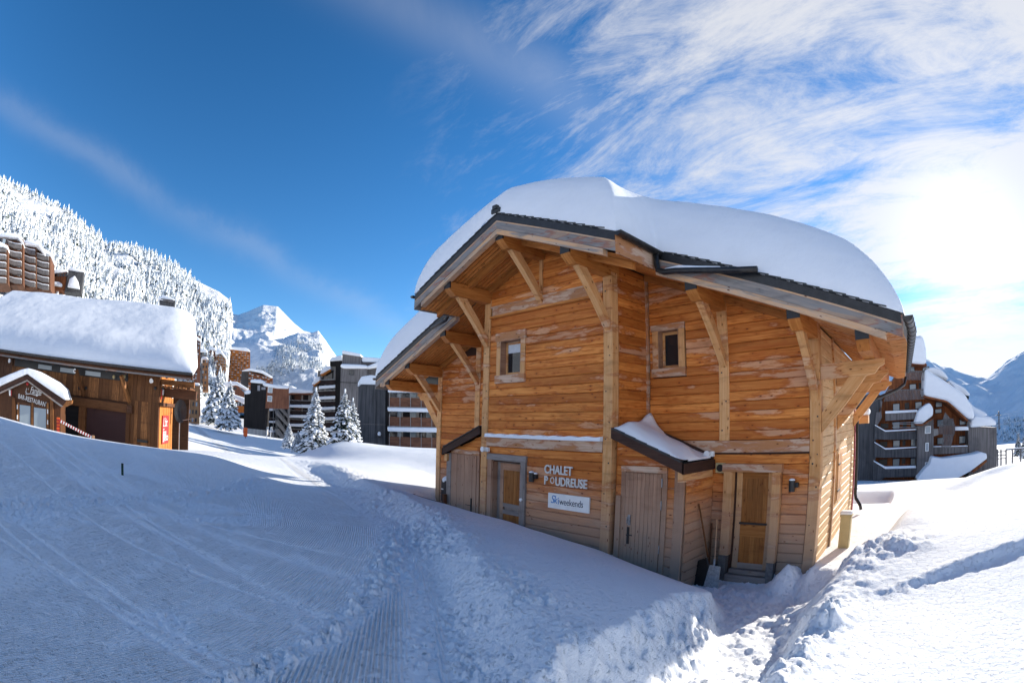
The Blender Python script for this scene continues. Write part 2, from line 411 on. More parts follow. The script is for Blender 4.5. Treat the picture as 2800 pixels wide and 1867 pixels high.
# ------------------------------------------------------------------ snow ground
CP = np.array([
 (0,0,-1.70),(-3,.4,-1.70),(-1.6,1.0,-1.70),(-5,0,-1.74),(-8,2,-1.86),(-12,4,-2.05),(-16,5.2,-2.18),(-20,6.5,-2.2),(-25.8,7.9,-2.18),(-30,9,-2.5),
 (-6,3.2,-1.86),(-9,4.6,-1.98),(-13,5.8,-2.1),
 (-40,13,-3.8),(-55,18,-4.1),(-75,22,-3.5),(-95,25,-2.9),(-60,8,-3.0),(-80,9,-2.2),(-46,4,-2.9),(-26,3.8,-2.1),(-30,4,-2.7),(-36,3,-3.2),(-34,-4,-3.0),(-26,-4,-2.25),(-25,-8,-1.85),(-18.3,-5.4,-1.20),(-18.9,-2.3,-1.47),(-19.4,-.5,-1.57),(-19.5,1.7,-1.68),(-31,-12,-2.1),(-50,-20,-1.2),
 (-45,22,-4.3),(-60,36,-3.8),(-36,10.5,-3.2),(-32.7,14,-1.62),(-29.5,12.2,-1.75),(-28.7,20,-1.68),(-25,14,-1.85),(-22,25,-1.8),(-20,11.5,-2.15),(-18,13,-2.35),(-16,18,-2.35),(-17,9.5,-2.2),
 (-14.8,22,-2.2),(-44,30,-4.3),(-35,34,-4.2),(-20,40,-5),(-12,26,-2.4),(-5,27,-3.4),(0,26,-3.0),(0,31,-5),(-24,18,-1.75),(-30,16,-1.64),(-27,14.8,-1.7),(-31.5,10.3,-2.7),(-28,10.6,-2.35),(6,34,-5.5),(10,60,-8),(-10,60,-7.5),(25,60,-8),
 (-3,20,-2.6),(.8,20,-2.12),(3.9,19.6,-1.97),(8,19,-1.85),(2,13,-1.98),(6,12,-1.8),(12,14,-1.6),(10,5,-1.6),(5,0,-1.55),(1,3,-1.88),(2.5,5,-1.95),(.2,5,-2.08),(-.6,4,-2.05),(-1.0,5.5,-2.25),(3,9,-1.9),(1,9.5,-2.05),
 (0,-8,-1.6),(8,-10,-1.4),(-7,-3,-1.72),(-5,-6,-1.6),(-12,-12,-.9),(-20,-16,-.3),
 (-15.2,-4.4,-1.29),(-13,-7,-1.05),(-16.8,-.8,-1.45),(-17.2,1.4,-1.53),(-18.2,3.0,-1.62),(-22,2.2,-1.98),(-11,-3.5,-1.42),(-12,-1,-1.6),(-13.5,1.2,-1.8),(-14.3,2.6,-1.95),(-18.5,4.6,-2.02),
 (-9.2,-.8,-1.78),(-7.4,-2.6,-1.74),(-10.2,.6,-1.84),(-12.8,3.0,-1.98),(-90,-40,4),(-100,60,-3),(60,20,-2),(60,-40,-1),(-20,-60,2),(40,90,-9),(-40,90,-5)], float)
def _tps(A, B):
    d2 = (A[:, None, 0]-B[None, :, 0])**2+(A[:, None, 1]-B[None, :, 1])**2
    return np.where(d2 > 1e-12, .5*d2*np.log(np.maximum(d2, 1e-12)), 0)
_n = len(CP); _K = _tps(CP, CP)+np.eye(_n)*.02
_P = np.c_[np.ones(_n), CP[:, :2]]; _A = np.block([[_K, _P], [_P.T, np.zeros((3, 3))]])
_W = np.linalg.solve(_A, np.r_[CP[:, 2], 0, 0, 0])
def sstep(a, b, x):
    t = np.clip((x-a)/(b-a), 0, 1); return t*t*(3-2*t)
def base_z(x, y):
    out = np.empty(len(x))
    for i in range(0, len(x), 40000):
        s = slice(i, i+40000); q = np.c_[x[s], y[s]]
        out[s] = _tps(q, CP)@_W[:_n]+_W[_n]+q@_W[_n+1:]
    return out
# --- lattice value noise, vectorised
_rs = np.random.RandomState(3); _T = _rs.rand(256, 256)
def vnoise(x, y):
    xi = np.floor(x).astype(int); yi = np.floor(y).astype(int); fx = x-xi; fy = y-yi
    fx = fx*fx*fx*(fx*(fx*6-15)+10); fy = fy*fy*fy*(fy*(fy*6-15)+10)
    a = _T[xi % 256, yi % 256]; b = _T[(xi+1) % 256, yi % 256]; c = _T[xi % 256, (yi+1) % 256]; d = _T[(xi+1) % 256, (yi+1) % 256]
    return (a*(1-fx)+b*fx)*(1-fy)+(c*(1-fx)+d*fx)*fy-.5
def fbm2(x, y, s, oct=4, rough=.5, ridged=False):
    v = 0; a = 1.; t = 0
    for o in range(oct):
        n = vnoise(x*s+17.3*o, y*s-9.1*o)
        if ridged: n = .5-abs(n)*2
        v = v+n*a; t += a; a *= rough; s *= 2.03
    return v/t*2
def lumps(x, y, s, thr=.15, seed=0):
    """rounded clods of broken snow: one bump per jittered cell"""
    X = x*s; Y = y*s; xi = np.floor(X).astype(int); yi = np.floor(Y).astype(int); h = np.zeros_like(x)
    for dx in (-1, 0, 1):
        for dy in (-1, 0, 1):
            cx = xi+dx; cy = yi+dy
            jx = _T[(cx*7+seed) % 256, (cy*13+5) % 256]; jy = _T[(cx*11+3) % 256, (cy*5+seed) % 256]; r = .22+.42*_T[(cx+31+seed) % 256, (cy+77) % 256]; k = _T[(cx+91) % 256, (cy+12+seed) % 256]
            d2 = ((X-cx-jx)**2+(Y-cy-jy)**2)/(r*r)
            rd = np.sqrt(np.maximum(0, 1-d2))*r
            th_ = k*37.; u = ((X-cx-jx)*np.cos(th_)+(Y-cy-jy)*np.sin(th_))/r; v = (-(X-cx-jx)*np.sin(th_)+(Y-cy-jy)*np.cos(th_))/r
            bl = np.clip((1-np.maximum(abs(u), abs(v)*1.35))*2.6, 0, .85)*r*(.85+.45*u)
            h = np.maximum(h, np.where((k > thr) & (k > .55), bl, np.where((d2 < 1) & (k > thr), rd*.8, 0)))
    return h/s
FX = [-40, -19, -13.4, -9, -6.75, -4.1, -2.49, -1.9, -1.2, 2]; FY = [9.5, 7.3, 6.15, 5.05, 4.1, 2.85, 1.80, 1.3, .9, .5]
CX = [-40, -24, -19.5, -13.9, -11.7, -9.1, -6.75, -3.35, -2.37, -1.5, 2]; CY = [11, 9.4, 8.3, 7.4, 6.95, 6.1, 5.05, 3.15, 2.6, 2.0, 1.2]; CZ = [-2.2, -2.0, -1.95, -1.97, -1.92, -1.84, -1.76, -1.56, -1.52, -1.6, -1.6]
TY = [1.2, 2.4, 3.5, 4.2, 5, 5.7, 7.1, 8.1, 9, 10.5]
TLT = [-1.9, -2.15, -2.38, -2.6, -2.9, -3.1, -3.3, -3.9, -4.9, -5.0]; TLF = [-1.5, -1.85, -1.9, -1.97, -2.0, -2.3, -2.95, -3.4, -4.7, -4.9]
TRF = [-.9, -1.1, -1.2, -1.3, -1.42, -1.6, -2.2, -2.55, -2.6, -2.5]; TRT = [-.6, -.85, -1.0, -1.05, -1.1, -1.15, -1.5, -1.9, -2.25, -2.3]
TZ = [-1.85, -2.0, -2.3, -2.5, -2.75, -2.9, -3.1, -3.2, -3.28, -3.3]
def ground(x, y):
    """height and material masks of the snow cover"""
    z = base_z(x, y); r = np.hypot(x, y)
    # --- right bank of the piste and the drift falling to the chalet wall
    yf = np.interp(x, FX, FY); yc = np.interp(x, CX, CY); zc = np.interp(x, CX, CZ)
    yw = np.interp(x, [-20, -15.2, -14.6, -11.2, -10.8, -6.4, -4.9], [13, 12.5, 10, 9.6, 8.75, 8.75, 8.9])
    zw = np.interp(x, [-20, -15.5, -14.6, -11.2, -10.6, -9, -6.5, -4.5, -3.3], [-2.2, -2.75, -2.9, -2.8, -2.50, -2.50, -2.72, -3.2, -3.4])
    inb = sstep(-26, -19, x)*(1-sstep(-1.9, -1.2, x))
    t = np.clip((y-yf)/np.maximum(yc-yf, .05), 0, 1.0); zp = z
    up = zp+(zc-zp)*(t*t*(3-2*t))
    t2 = np.clip((y-yc)/np.maximum(yw-yc, .3), 0, 1); dn = zc+(zw-zc)*(t2**1.2*(1-.17*np.sin(t2*np.pi)))
    zb = np.where(y < yc, up, dn); zb = np.where(y > yw, zw-.02*(y-yw), zb)
    left = 1-sstep(-17.5, -15.0, x)                               # left of the chalet the drift runs on as open field
    far = sstep(yw, yw+4, y)
    zb = np.where(x < -14.8, zb*(1-far*left)+z*far*left, zb)
    bk = sstep(19.5, 25, y); zb = zb*(1-bk)+z*bk
    bank = inb*sstep(yf-.15, yf+.1, y)
    z = z*(1-bank)+zb*bank
    onbank = bank*(1-sstep(yc-.05, yc+.9, y))
    # --- open field on the right: terrace edge, wind scoop along the side wall
    fld = sstep(-1.9, -1.0, x)*sstep(1.0, 2.0, y)
    ys = 6.5+.62*(x+1.0)+.12*np.sin(x*2.1)+.12*fbm2(x, y*.3, 1.5, 4, .6)
    z = z+fld*(.13*sstep(-1.0, 1.2, x)+.02)*(sstep(ys-.02, ys+.30, y)-1)*(1-sstep(3, 7, x))*.9+fld*.05*fbm2(x, y, 4., 5, .65)*np.exp(-((y-ys-.1)/.35)**2)*(1-sstep(3, 7, x))
    xr = np.interp(y, [8, 10, 12, 14.5, 16.5, 18, 20], [-1.3, -.75, -.65, -.15, 1.2, 2.6, 4.2])
    sc = (1-sstep(xr-.75, xr+.15, x))*sstep(8.4, 10, y)*sstep(-9, -3, x)*(1-sstep(27, 34, y))
    fl = -2.86-.015*(y-10); fl = np.where(y > 19, np.minimum(z, fl), fl); z = z*(1-sc)+fl*sc
    z = z+.13*np.exp(-((x-xr-.35)/.5)**2)*sstep(9.5, 11, y)*(1-sstep(17, 20, y))
    # --- shovelled trench to the door
    lt = np.interp(y, TY, TLT); lf = np.interp(y, TY, TLF); rf = np.interp(y, TY, TRF); rt = np.interp(y, TY, TRT); tz = np.interp(y, TY, TZ)
    jag = .16*fbm2(x, y, 2.3, 4, .6)*np.clip(abs(y-10), 0, 1)
    ty = sstep(1.0, 2.4, y)*(1-sstep(9.9, 10.4, y))
    w = sstep(lt+jag, lf+jag, x)*(1-sstep(rf+jag, rt+jag, x))
    w = np.where(w > 0, w**.75, 0)*ty
    floor = tz+.05*lumps(x, y, 3.1, .35, 4)*4+lumps(x, y, 8., .4, 97)*.5+.05*fbm2(x, y, 2.7, 5, .65)
    zwall = np.minimum(z, floor*w+z*(1-w)); z = np.where(w > 0, zwall, z)
    wallm = np.clip(w*(1-w)*4, 0, 1)
    # --- thrown-up clods beside the trench and at the corner of the chalet
    heap = .8*np.exp(-(((x+1.35)/.8)**2+((y-8.75)/1.25)**2))+.6*np.exp(-(((x+.6)/.7)**2+((y-9.3)/.6)**2))+.55*np.exp(-(((x+1.05)/.35)**2+((y-5.2)/1.7)**2))
    heap = heap*(1-w)
    corner = np.exp(-(((x+2.75)/.32)**2+((y-9.75)/.45)**2))
    rub = lumps(x, y, 2.2, .2, 1)*.9+lumps(x, y, 5.3, .25, 9)*.8+lumps(x, y, 11., .3, 17)*.8
    z = z+heap*(.16+rub*.62+lumps(x, y, 7.5, .3, 61)*.5)+corner*.55
    z = z+(lumps(x, y, 9., .35, 41)*.75+lumps(x, y, 19., .3, 47)*1.0)*np.clip(onbank, 0, 1)*(.35+.65*sstep(-.1, .3, fbm2(x+7, y, 1.1, 3)))+.055*fbm2(x, y, 2.2, 6, .62)*onbank
    z = z+wallm*(.09*fbm2(x, y, 4.2, 6, .7)+.05*fbm2(x, y*.4, 9, 4, .6)+lumps(x, y, 9., .45, 87)*.45)
    edge = np.exp(-((x-rt-.12)/.16)**2)*sstep(1.5, 2.5, y)*(1-sstep(6, 7.5, y)); z = z+edge*(.03+rub*.5)
    near = (1-sstep(2.2, 3.4, y))*sstep(-2.5, -1.9, x)*(1-sstep(-.6, .2, x))*sstep(.6, 1.4, y); z = z+near*lumps(x, y, 9., .3, 83)*.8
    # --- piste: loose clods along the seam between groomer passes, rough left edge
    yseam = np.interp(x, [-30, -12, -8.4, -6.75, -5.6, -4.5, -3.5, -2.94, -2.0], [8, 5.4, 4.55, 3.75, 3.0, 2.25, 1.3, .45, -1.2])
    pist = (1-bank)*(1-sstep(yf-.12, yf+.05, y))
    dse = (y-yseam)*.72
    seam = np.exp(-(dse/.17)**2)*pist*(1-sstep(-5.5, -7.5, x)) if False else np.exp(-(dse/.17)**2)*pist*sstep(-8.2, -5.6, x)
    crumb = lumps(x, y, 10., .45, 21)+lumps(x, y, 22., .35, 33)
    z = z+seam*(crumb*1.35+.015)
    ylb = np.interp(x, [-16, -12.8, -10.2, -9.2, -7.4, -5], [4.2, 2.6, .4, -.9, -2.7, -6])
    lb = np.exp(-((y-ylb)/.55)**2)*sstep(-17, -15, x)*(1-sstep(-6, -4, x)); z = z+lb*(crumb*.9+.05*fbm2(x, y, 3., 5, .6)+.02)
    sc1 = sstep(.18, .5, fbm2(x+40, y, .8, 4))*pist*.5*(1-sstep(9, 16, r)); z = z+sc1*crumb*.8
    foot = pist*np.exp(-((y-yf+.2)/.25)**2); z = z+foot*crumb*.5
    # --- drifts, broad undulation
    und = fbm2(x, y, .16, 4, .5); z = z+und*.06*sstep(10, 25, r)*(1-pist*.7)
    z = z+.012*fbm2(x, y, .9, 3)*(1-pist)
    # old ski marks across the groomed snow
    q = y-.42*x; ski = np.zeros_like(x)
    for k, (c, sl, wd) in enumerate([(1.9, .10, .05), (2.3, .13, .05), (3.3, -.05, .10), (3.55, -.05, .06), (4.6, .2, .05), (5.2, .02, .16), (2.9, .3, .04), (6.3, .12, .08)]):
        dd = (y-(.48+sl)*x-c+.25*np.sin(x*.5+k)); ski = np.maximum(ski, np.exp(-(dd/wd)**2))
    ski = ski*pist*(1-sstep(-3.2, -2.6, x))*sstep(-26, -12, x)*(y < yseam); z = z-.009*ski
    # corduroy: distance across the grooves and strength
    un = sstep(0.1, .25, y-yseam)
    cu1 = (y-yseam)*np.interp(x, [-30, -12, -8, -5, -3], [.95, .93, .86, .72, .6])
    cu2 = x*.505+y*.863
    rough = np.clip(seam*1.6+lb+foot*1.2+sc1*1.8, 0, 1)
    patch = sstep(.38, .60, .5+fbm2(x, y, .35, 3)*.55+.10)
    c1 = pist*(y < yseam-.12)*(1-rough)*np.clip(patch+.25, 0, 1)*(1-ski*.8)*(1-.7*sstep(9, 22, r))
    c2 = pist*(y > yseam+.10)*(1-rough)
    return z, cu1, c1, cu2, c2, np.clip(onbank+heap+wallm+lb+seam+edge+near, 0, 1)
def gz(x, y):
    return float(ground(np.array([float(x)]), np.array([float(y)]))[0][0])

def far_relief(x, y, z):
    """valley floor flattening out far away; unseen slopes behind the viewer are added to bounce light onto the fronts"""
    r = np.hypot(x, y); a = np.degrees(np.arctan2(x, y))            # azimuth from +Y
    flat = -8+3*fbm2(x, y, .01, 3)
    k = sstep(70, 140, r); z = z*(1-k)+np.clip(flat, -14, 6)*k
    rt = sstep(-30, -14, a)*(1-sstep(30, 60, a)); z = z-rt*np.clip(r-62, 0, 900)*.062
    back = sstep(42, 75, a)+sstep(-112, -125, a)*(a < 0)
    back = np.where(a > 0, sstep(45, 90, a), sstep(118, 140, -a))
    z = z+back*np.clip(r-45, 0, 700)*.36*sstep(45, 120, r)  # unseen back slope, its rise set to reflect sunlight onto the chalet
    return z

def make_ground():
    av = np.arange(-116, 17.01, .15); ab = np.arange(19.5, 242.5, 2.5); ang = np.radians(np.r_[av, ab]); na = len(ang)
    r = [.35]
    while r[-1] < 52: r.append(r[-1]*1.0074 if r[-1] > 1.2 else r[-1]*1.04)
    while r[-1] < 6000: r.append(r[-1]*1.06)
    r = np.array(r); nr = len(r)
    A, Rr = np.meshgrid(ang, r); x = (np.sin(A)*Rr).ravel(); y = (np.cos(A)*Rr).ravel()
    z, cu1, c1, cu2, c2, rough = ground(x, y); z = far_relief(x, y, z)
    co = np.c_[x, y, z]; c0 = np.array([[0, 0, z[:na].mean()]]); co = np.r_[co, c0]
    i = np.arange(nr-1)[:, None]*na; j = np.arange(na)[None, :]; j2 = (j+1) % na
    q = np.stack([(i+j), (i+na+j), (i+na+j2), (i+j2)], -1).reshape(-1, 4)
    tri = np.stack([np.full(na, nr*na), np.arange(na), (np.arange(na)+1) % na], -1)
    me = bpy.data.meshes.new('snow_ground')
    me.vertices.add(len(co)); me.vertices.foreach_set('co', co.ravel())
    nl = q.size+tri.size; me.loops.add(nl); me.polygons.add(len(q)+len(tri))
    me.loops.foreach_set('vertex_index', np.r_[q.ravel(), tri[:, ::-1].ravel()].astype(np.int32))
    me.polygons.foreach_set('loop_start', np.r_[np.arange(len(q))*4, q.size+np.arange(len(tri))*3].astype(np.int32))
    me.update(calc_edges=True); me.polygons.foreach_set('use_smooth', np.ones(len(q)+len(tri), dtype=bool))
    for n, v in (('cu1', cu1), ('c1', c1), ('cu2', cu2), ('c2', c2), ('rough', rough)):
        at_ = me.attributes.new(n, 'FLOAT', 'POINT'); at_.data.foreach_set('value', np.r_[v, 0].astype(np.float32))
    me.materials.append(mat_ground()); me.validate(); me.update()
    if me.polygons[100].normal.z < 0: me.flip_normals()
    o = link('snow_ground', me); tag(o, kind='structure'); return o
def mat_ground():
    t = NT('ground_snow'); p = t.pos()
    def attr(n): return t.n('ShaderNodeAttribute', attribute_name=n).outputs['Fac']
    def cord(u, a, wl):
        s = t.math('SINE', t.math('MULTIPLY', attr(u), 2*math.pi/wl)); s = t.math('POWER', t.math('MULTIPLY_ADD', s, .5, .5), .7)
        return t.math('MULTIPLY', s, attr(a))
    brk = t.rng(t.noise(t.mapping(p, (.5, 1, 1)), 3.5, 4, .6), .30, .5, .25, 1)
    h1 = t.math('MULTIPLY', cord('cu1', 'c1', .034), brk); h2 = t.math('MULTIPLY', cord('cu2', 'c2', .040), t.rng(t.noise(p, 5., 3, .6), .3, .45, .45, 1))
    n1 = t.noise(p, 60., 4, .7); n2 = t.noise(p, 8., 6, .7); n3 = t.noise(p, 24., 4, .7)
    rg = attr('rough')
    b = t.bump(h1, 1.0, .014); b = t.bump(h2, 1.0, .032, b)
    cx_ = t.n('ShaderNodeCombineXYZ'); sx = t.n('ShaderNodeSeparateXYZ'); t.l(p, sx.inputs[0]); t.l(t.math('MULTIPLY', attr('cu1'), 9.0), cx_.inputs[0]); t.l(t.math('MULTIPLY', sx.outputs[0], .45), cx_.inputs[1])
    sk = t.noise(cx_.outputs[0], 1.0, 6, .65); b = t.bump(t.math('MULTIPLY', sk, t.math('MINIMUM', t.math('ADD', attr('c1'), .15), 1.0)), .8, .030, b)
    cl = t.rng(t.noise(p, 17., 3, .6), .58, .66); b = t.bump(cl, .8, .022, b)
    b = t.bump(n2, .8, .030, b); b = t.bump(t.math('MULTIPLY', n3, t.math('MULTIPLY_ADD', rg, .9, .45)), .9, .015, b); b = t.bump(n1, .7, .005, b)
    big = t.noise(p, .7, 4, .6)
    col = t.mix(t.rng(big, .3, .7), (.88, .905, .935, 1), (.92, .94, .96, 1))
    t.base(col, .8, .04); t.normal(b); return t.m
GROUND = make_ground()

# ------------------------------------------------------------------ the big chalet
XC = -8.56; SL = .40; APEX = 4.83                  # ridge line, roof slope, height of the roof deck edge at the ridge
YA, YB = 10.0, 8.64                                # recessed fronts and projecting bay
XL, XR = -14.80, -2.32
def T(x): return APEX-SL*abs(x-XC)                 # top of the metal verge flashing
def U(x): return T(x)-.45                          # underside of the roof
def shear(mb):
    mb.v = [(x-(.065 if x > XC else -.03)*max(0, y-10), y, z) for x, y, z in mb.v]; return mb
chalet = empty('chalet', (-8.5, 13, -3.2), 'large orange timber chalet with two fronts, thick snow on its roof and open eave brackets', 'chalet')
def cp(name, mb, mat, parent=None, smooth=False, bevel=0, sh=False, label=None, seg=2):
    if sh: shear(mb)
    o = mb.build(name, mat, parent if parent is not None else chalet, smooth, bevel, seg)
    if label: o['label'] = label
    return o

PLANKS = {}
def plank_rows(parent, org, du, nrm, z0, z1, lim, mat, h=.2, th=.030, holes=(), name='plank', zoff=0., sh=False, jit=.004):
    """horizontal boards on the wall through org along du; lim(z) gives the (u0, u1) reach at height z"""
    du = Vector(du); nrm = Vector(nrm); org = Vector(org); n = int(math.ceil((z1-z0)/h)); cnt = 0
    for k in range(n):
        za = z0+k*h; zb = min(za+h, z1)
        la = lim(za); lb = lim(zb)
        if la is None and lb is None: continue
        if lb is None:
            lo, hi = za, zb
            for _ in range(12):
                m = (lo+hi)/2
                if lim(m) is None: hi = m
                else: lo = m
            zb = lo; lb = lim(zb)
        if zb-za < .03: continue
        us = [la[0], la[1]]; cuts = [(a, b) for a, b, c, d in holes if c < zb-.01 and d > za+.01]
        segs = [(la[0], la[1], lb[0], lb[1])]
        for a, b in cuts:
            new = []
            for s0, s1, t0, t1 in segs:
                if b <= s0 or a >= s1: new.append((s0, s1, t0, t1)); continue
                if a-s0 > .04: new.append((s0, a, t0, a))
                if s1-b > .04: new.append((b, s1, b, t1))
            segs = new
        pcs = [(s0, s1, t0, t1, za, zb) for s0, s1, t0, t1 in segs]
        for a, b, c, d_ in [hh for hh in holes if hh[2] < zb-.01 and hh[3] > za+.01]:
            a = max(a, la[0]); b = min(b, la[1])
            if b-a < .05: continue
            if zb-d_ > .025: pcs.append((a, b, a, b, max(d_, za), zb))
            if c-za > .025: pcs.append((a, b, a, b, za, c))
        for s0, s1, t0, t1, za, zb in pcs:
            if s1-s0 < .04 and t1-t0 < .04: continue
            d = th+random.uniform(-jit, jit); e = .020; g = .003
            def P(u, z, w): return org+du*u+Vector((0, 0, z))+nrm*w
            A = [(s0, za+g), (s1, za+g), (t1, zb-g), (t0, zb-g)]; B = [(s0, za+e), (s1, za+e), (t1, zb-e), (t0, zb-e)]
            M = [(s0, (za+zb)/2), (s1, (za+zb)/2)]
            key = None
            if not sh and abs(s0-t0) < 1e-4 and abs(s1-t1) < 1e-4:
                key = (round(s1-s0, 2), round(zb-za, 3), tuple(du), tuple(nrm), mat.name)
            if key is not None and key in PLANKS and random.random() < .8:
                o = link(name, PLANKS[key], parent, P(s0, za, d-th)-root_loc(parent)); cnt += 1; continue
            mb = MB(); vs = [P(u, z, 0) for u, z in A]+[P(u, z, d*.5) for u, z in A]+[P(u, z, d) for u, z in B]
            fs = [(4, 5, 9, 8), (5, 6, 10, 9), (6, 7, 11, 10), (7, 4, 8, 11), (8, 9, 10, 11), (0, 1, 5, 4), (1, 2, 6, 5), (2, 3, 7, 6), (3, 0, 4, 7)]
            mb.add(vs, fs, tuple(du))
            if sh: shear(mb)
            if key is not None:
                o0 = P(s0, za, d-th); me = mb.mesh(name, mat, o0); PLANKS[key] = me; link(name, me, parent, o0-root_loc(parent))
            else: mb.build(name, mat, parent)
            cnt += 1
    return cnt

# --- wall bodies (thin solid backing; the boards sit on them)
ZB = -4.2
def wall_body(name, x0, x1, y0, y1, zt0, zt1, mid=None, sh=False, holes=None):
    mb = MB(); pts = [(x0, y0, ZB), (x1, y0, ZB), (x1, y0, zt1)]+([mid] if mid else [])+[(x0, y0, zt0)]
    mb.prism(pts, (0, y1-y0, 0)); return cp(name, mb, W_BEAM, sh=sh)
# windows and doors recessed: openings are cut as separate wall pieces
def wall_with_holes(name, x0, x1, y, th, topf, holes, mat=W_BROWN, mid=None):
    xs = sorted({x0, x1, *[h[0] for h in holes], *[h[1] for h in holes], *([XC] if x0 < XC < x1 else [])}); mb = MB()
    for a, b in zip(xs[:-1], xs[1:]):
        hs = sorted([(h[2], h[3]) for h in holes if h[0] <= a+1e-6 and h[1] >= b-1e-6]); zc = ZB
        for c, d in hs:
            if c > zc: mb.box((a, y, zc), (b, y+th, c), (1, 0, 0))
            zc = max(zc, d)
        mb.prism([(a, y, zc), (b, y, zc), (b, y, topf(b)), (a, y, topf(a))], (0, th, 0))
    return cp(name, mb, mat)
BW = (-9.98, -9.22, 1.28, 2.16); BD = (-10.20, -9.12, -4.2, -.92)
RW = (-6.12, -5.58, 1.30, 2.16); RD = (-4.20, -3.34, -4.2, -.95)
f_bay = wall_with_holes('bay_wall', -10.68, -6.44, YB+.06, .10, lambda x: U(x)-.0, [BW, BD])
f_right = wall_with_holes('right_front_wall', -6.42, XR+.0-.04, YA+.06, .10, lambda x: U(x), [RW, RD])
f_left = wall_with_holes('left_front_wall', XL+.04, -10.70, YA+.06, .10, lambda x: U(x), [])
mb = MB(); mb.box((-6.56, YB+.1, ZB), (-6.46, YA+.1, U(-6.46)), (0, 1, 0)); f_ret = cp('bay_return_wall', mb, W_BEAM)
mb = MB(); mb.box((-10.66, YB+.1, ZB), (-10.56, YA+.1, U(-10.66)), (0, 1, 0)); f_retl = cp('bay_return_wall', mb, W_BEAM)
mb = MB(); mb.box((XR-.14, YA+.1, ZB), (XR-.04, 17.4, U(XR)), (0, 1, 0)); f_side = cp('side_wall', mb, W_SIDE, sh=True)
mb = MB(); mb.box((XL+.04, YA+.1, ZB), (XL+.14, 17.4, U(XL)), (0, 1, 0)); f_sidel = cp('side_wall', mb, W_SIDE, sh=True)
mb = MB(); mb.prism([(XL, 17.4, ZB), (XR, 17.4, ZB), (XR, 17.4, U(XR)), (XC, 17.4, U(XC)), (XL, 17.4, U(XL))], (0, -.1, 0)); cp('rear_wall', mb, W_SIDE, sh=True)

# --- boards
def gab(x0, x1):
    def f(z):
        a = (APEX-.45-z)/SL
        if a <= .05: return None
        lo, hi = max(x0, XC-a), min(x1, XC+a)
        return (lo, hi) if hi-lo > .03 else None
    return f
o0 = (0, YB+.06, 0)
plank_rows(f_bay, o0, (1, 0, 0), (0, -1, 0), -3.0, -.53, gab(-10.42, -6.66), W_MAIN, .205, .030, holes=[(-10.36, -8.94, -4, -.725)])
plank_rows(f_bay, o0, (1, 0, 0), (0, -1, 0), -.28, 2.86, gab(-10.42, -6.66), W_MAIN, .205, .030, holes=[(-10.16, -9.08, 1.09, 2.375)])
plank_rows(f_bay, o0, (1, 0, 0), (0, -1, 0), 3.14, 4.4, gab(-10.42, -6.66), W_MAIN, .205, .030, holes=[(-8.62, -8.5, 3.1, 5)])
o0 = (0, YA+.06, 0)
plank_rows(f_right, o0, (1, 0, 0), (0, -1, 0), -3.4, -.57, gab(-6.40, -2.58), W_MAIN, .2, .030, holes=[(-4.42, -3.14, -4, -.795)])
plank_rows(f_right, o0, (1, 0, 0), (0, -1, 0), -.31, 3.4, gab(-6.36, -4.60), W_MAIN, .2, .030, holes=[(-6.28, -5.40, 1.115, 2.295)])
plank_rows(f_right, o0, (1, 0, 0), (0, -1, 0), -.31, 3.0, gab(-4.36, -2.58), W_MAIN, .2, .030)
plank_rows(f_left, o0, (1, 0, 0), (0, -1, 0), -3.1, 3.4, gab(-12.48, -10.70), W_MAIN, .2, .030)
plank_rows(f_left, o0, (1, 0, 0), (0, -1, 0), -3.1, 2.2, gab(-14.54, -12.72), W_MAIN, .2, .030)
def ylim(a, b, zt): return lambda z: (a, b) if z < zt else None
plank_rows(f_ret, (-6.46, 0, 0), (0, 1, 0), (1, 0, 0), -3.2, U(-6.46)-.01, ylim(YB+.26, YA+.02, 9), W_MAIN, .2, .028)
plank_rows(f_retl, (-10.66, 0, 0), (0, 1, 0), (-1, 0, 0), -3.2, U(-10.6)-.01, ylim(YB+.26, YA+.02, 9), W_MAIN, .2, .028)
plank_rows(f_side, (XR-.04, 0, 0), (0, 1, 0), (1, 0, 0), -3.3, U(XR)-.02, ylim(YA+.26, 17.38, 9), W_SIDE, .2, .028, holes=[(12.0, 12.14, -9, 9), (12.42, 13.3, -1.95, -.7)], sh=True)
# --- posts
def post(x, y, z0, z1, w=.24, d=.24, mat=W_POST, name='post', label=None):
    mb = MB(); mb.beam((x, y+d/2, z0), (x, y+d/2, z1), w, d, up=(0, 1, 0), ch=.014); return cp(name, mb, mat, label=label)
for x in (-10.55, -6.54): post(x, YB, -3.6, U(x)-.26)
post(-2.45, YA, -3.7, U(-2.45)-.05); post(-4.48, YA, -.31, U(-4.48)-.05)
post(-12.60, YA, -3.6, U(-12.6)-.05); post(-14.67, YA, -3.6, U(-14.67)-.05)
mb = MB(); mb.box((-6.44, YA-.02, -.2), (-6.38, YA+.06, U(-6.4)), (0, 0, 1)); cp('corner_batten', mb, W_PALE)
mb = MB(); mb.box((-8.61, YB+.0, 3.12), (-8.51, YB+.07, U(XC)-.1), (0, 0, 1)); cp('corner_batten', mb, W_POST)
mb = MB(); mb.box((XR-.04, 12.0, -3.3), (XR+.03, 12.14, U(XR)-.02), (0, 0, 1)); cp('side_batten', mb, W_POST, sh=True)
mb = MB(); mb.box((XR-.05, 17.2, -3.3), (XR+.02, 17.4, 1.2), (0, 0, 1)); cp('side_batten', mb, M_REDEDGE, sh=True, label='dark red painted corner board')
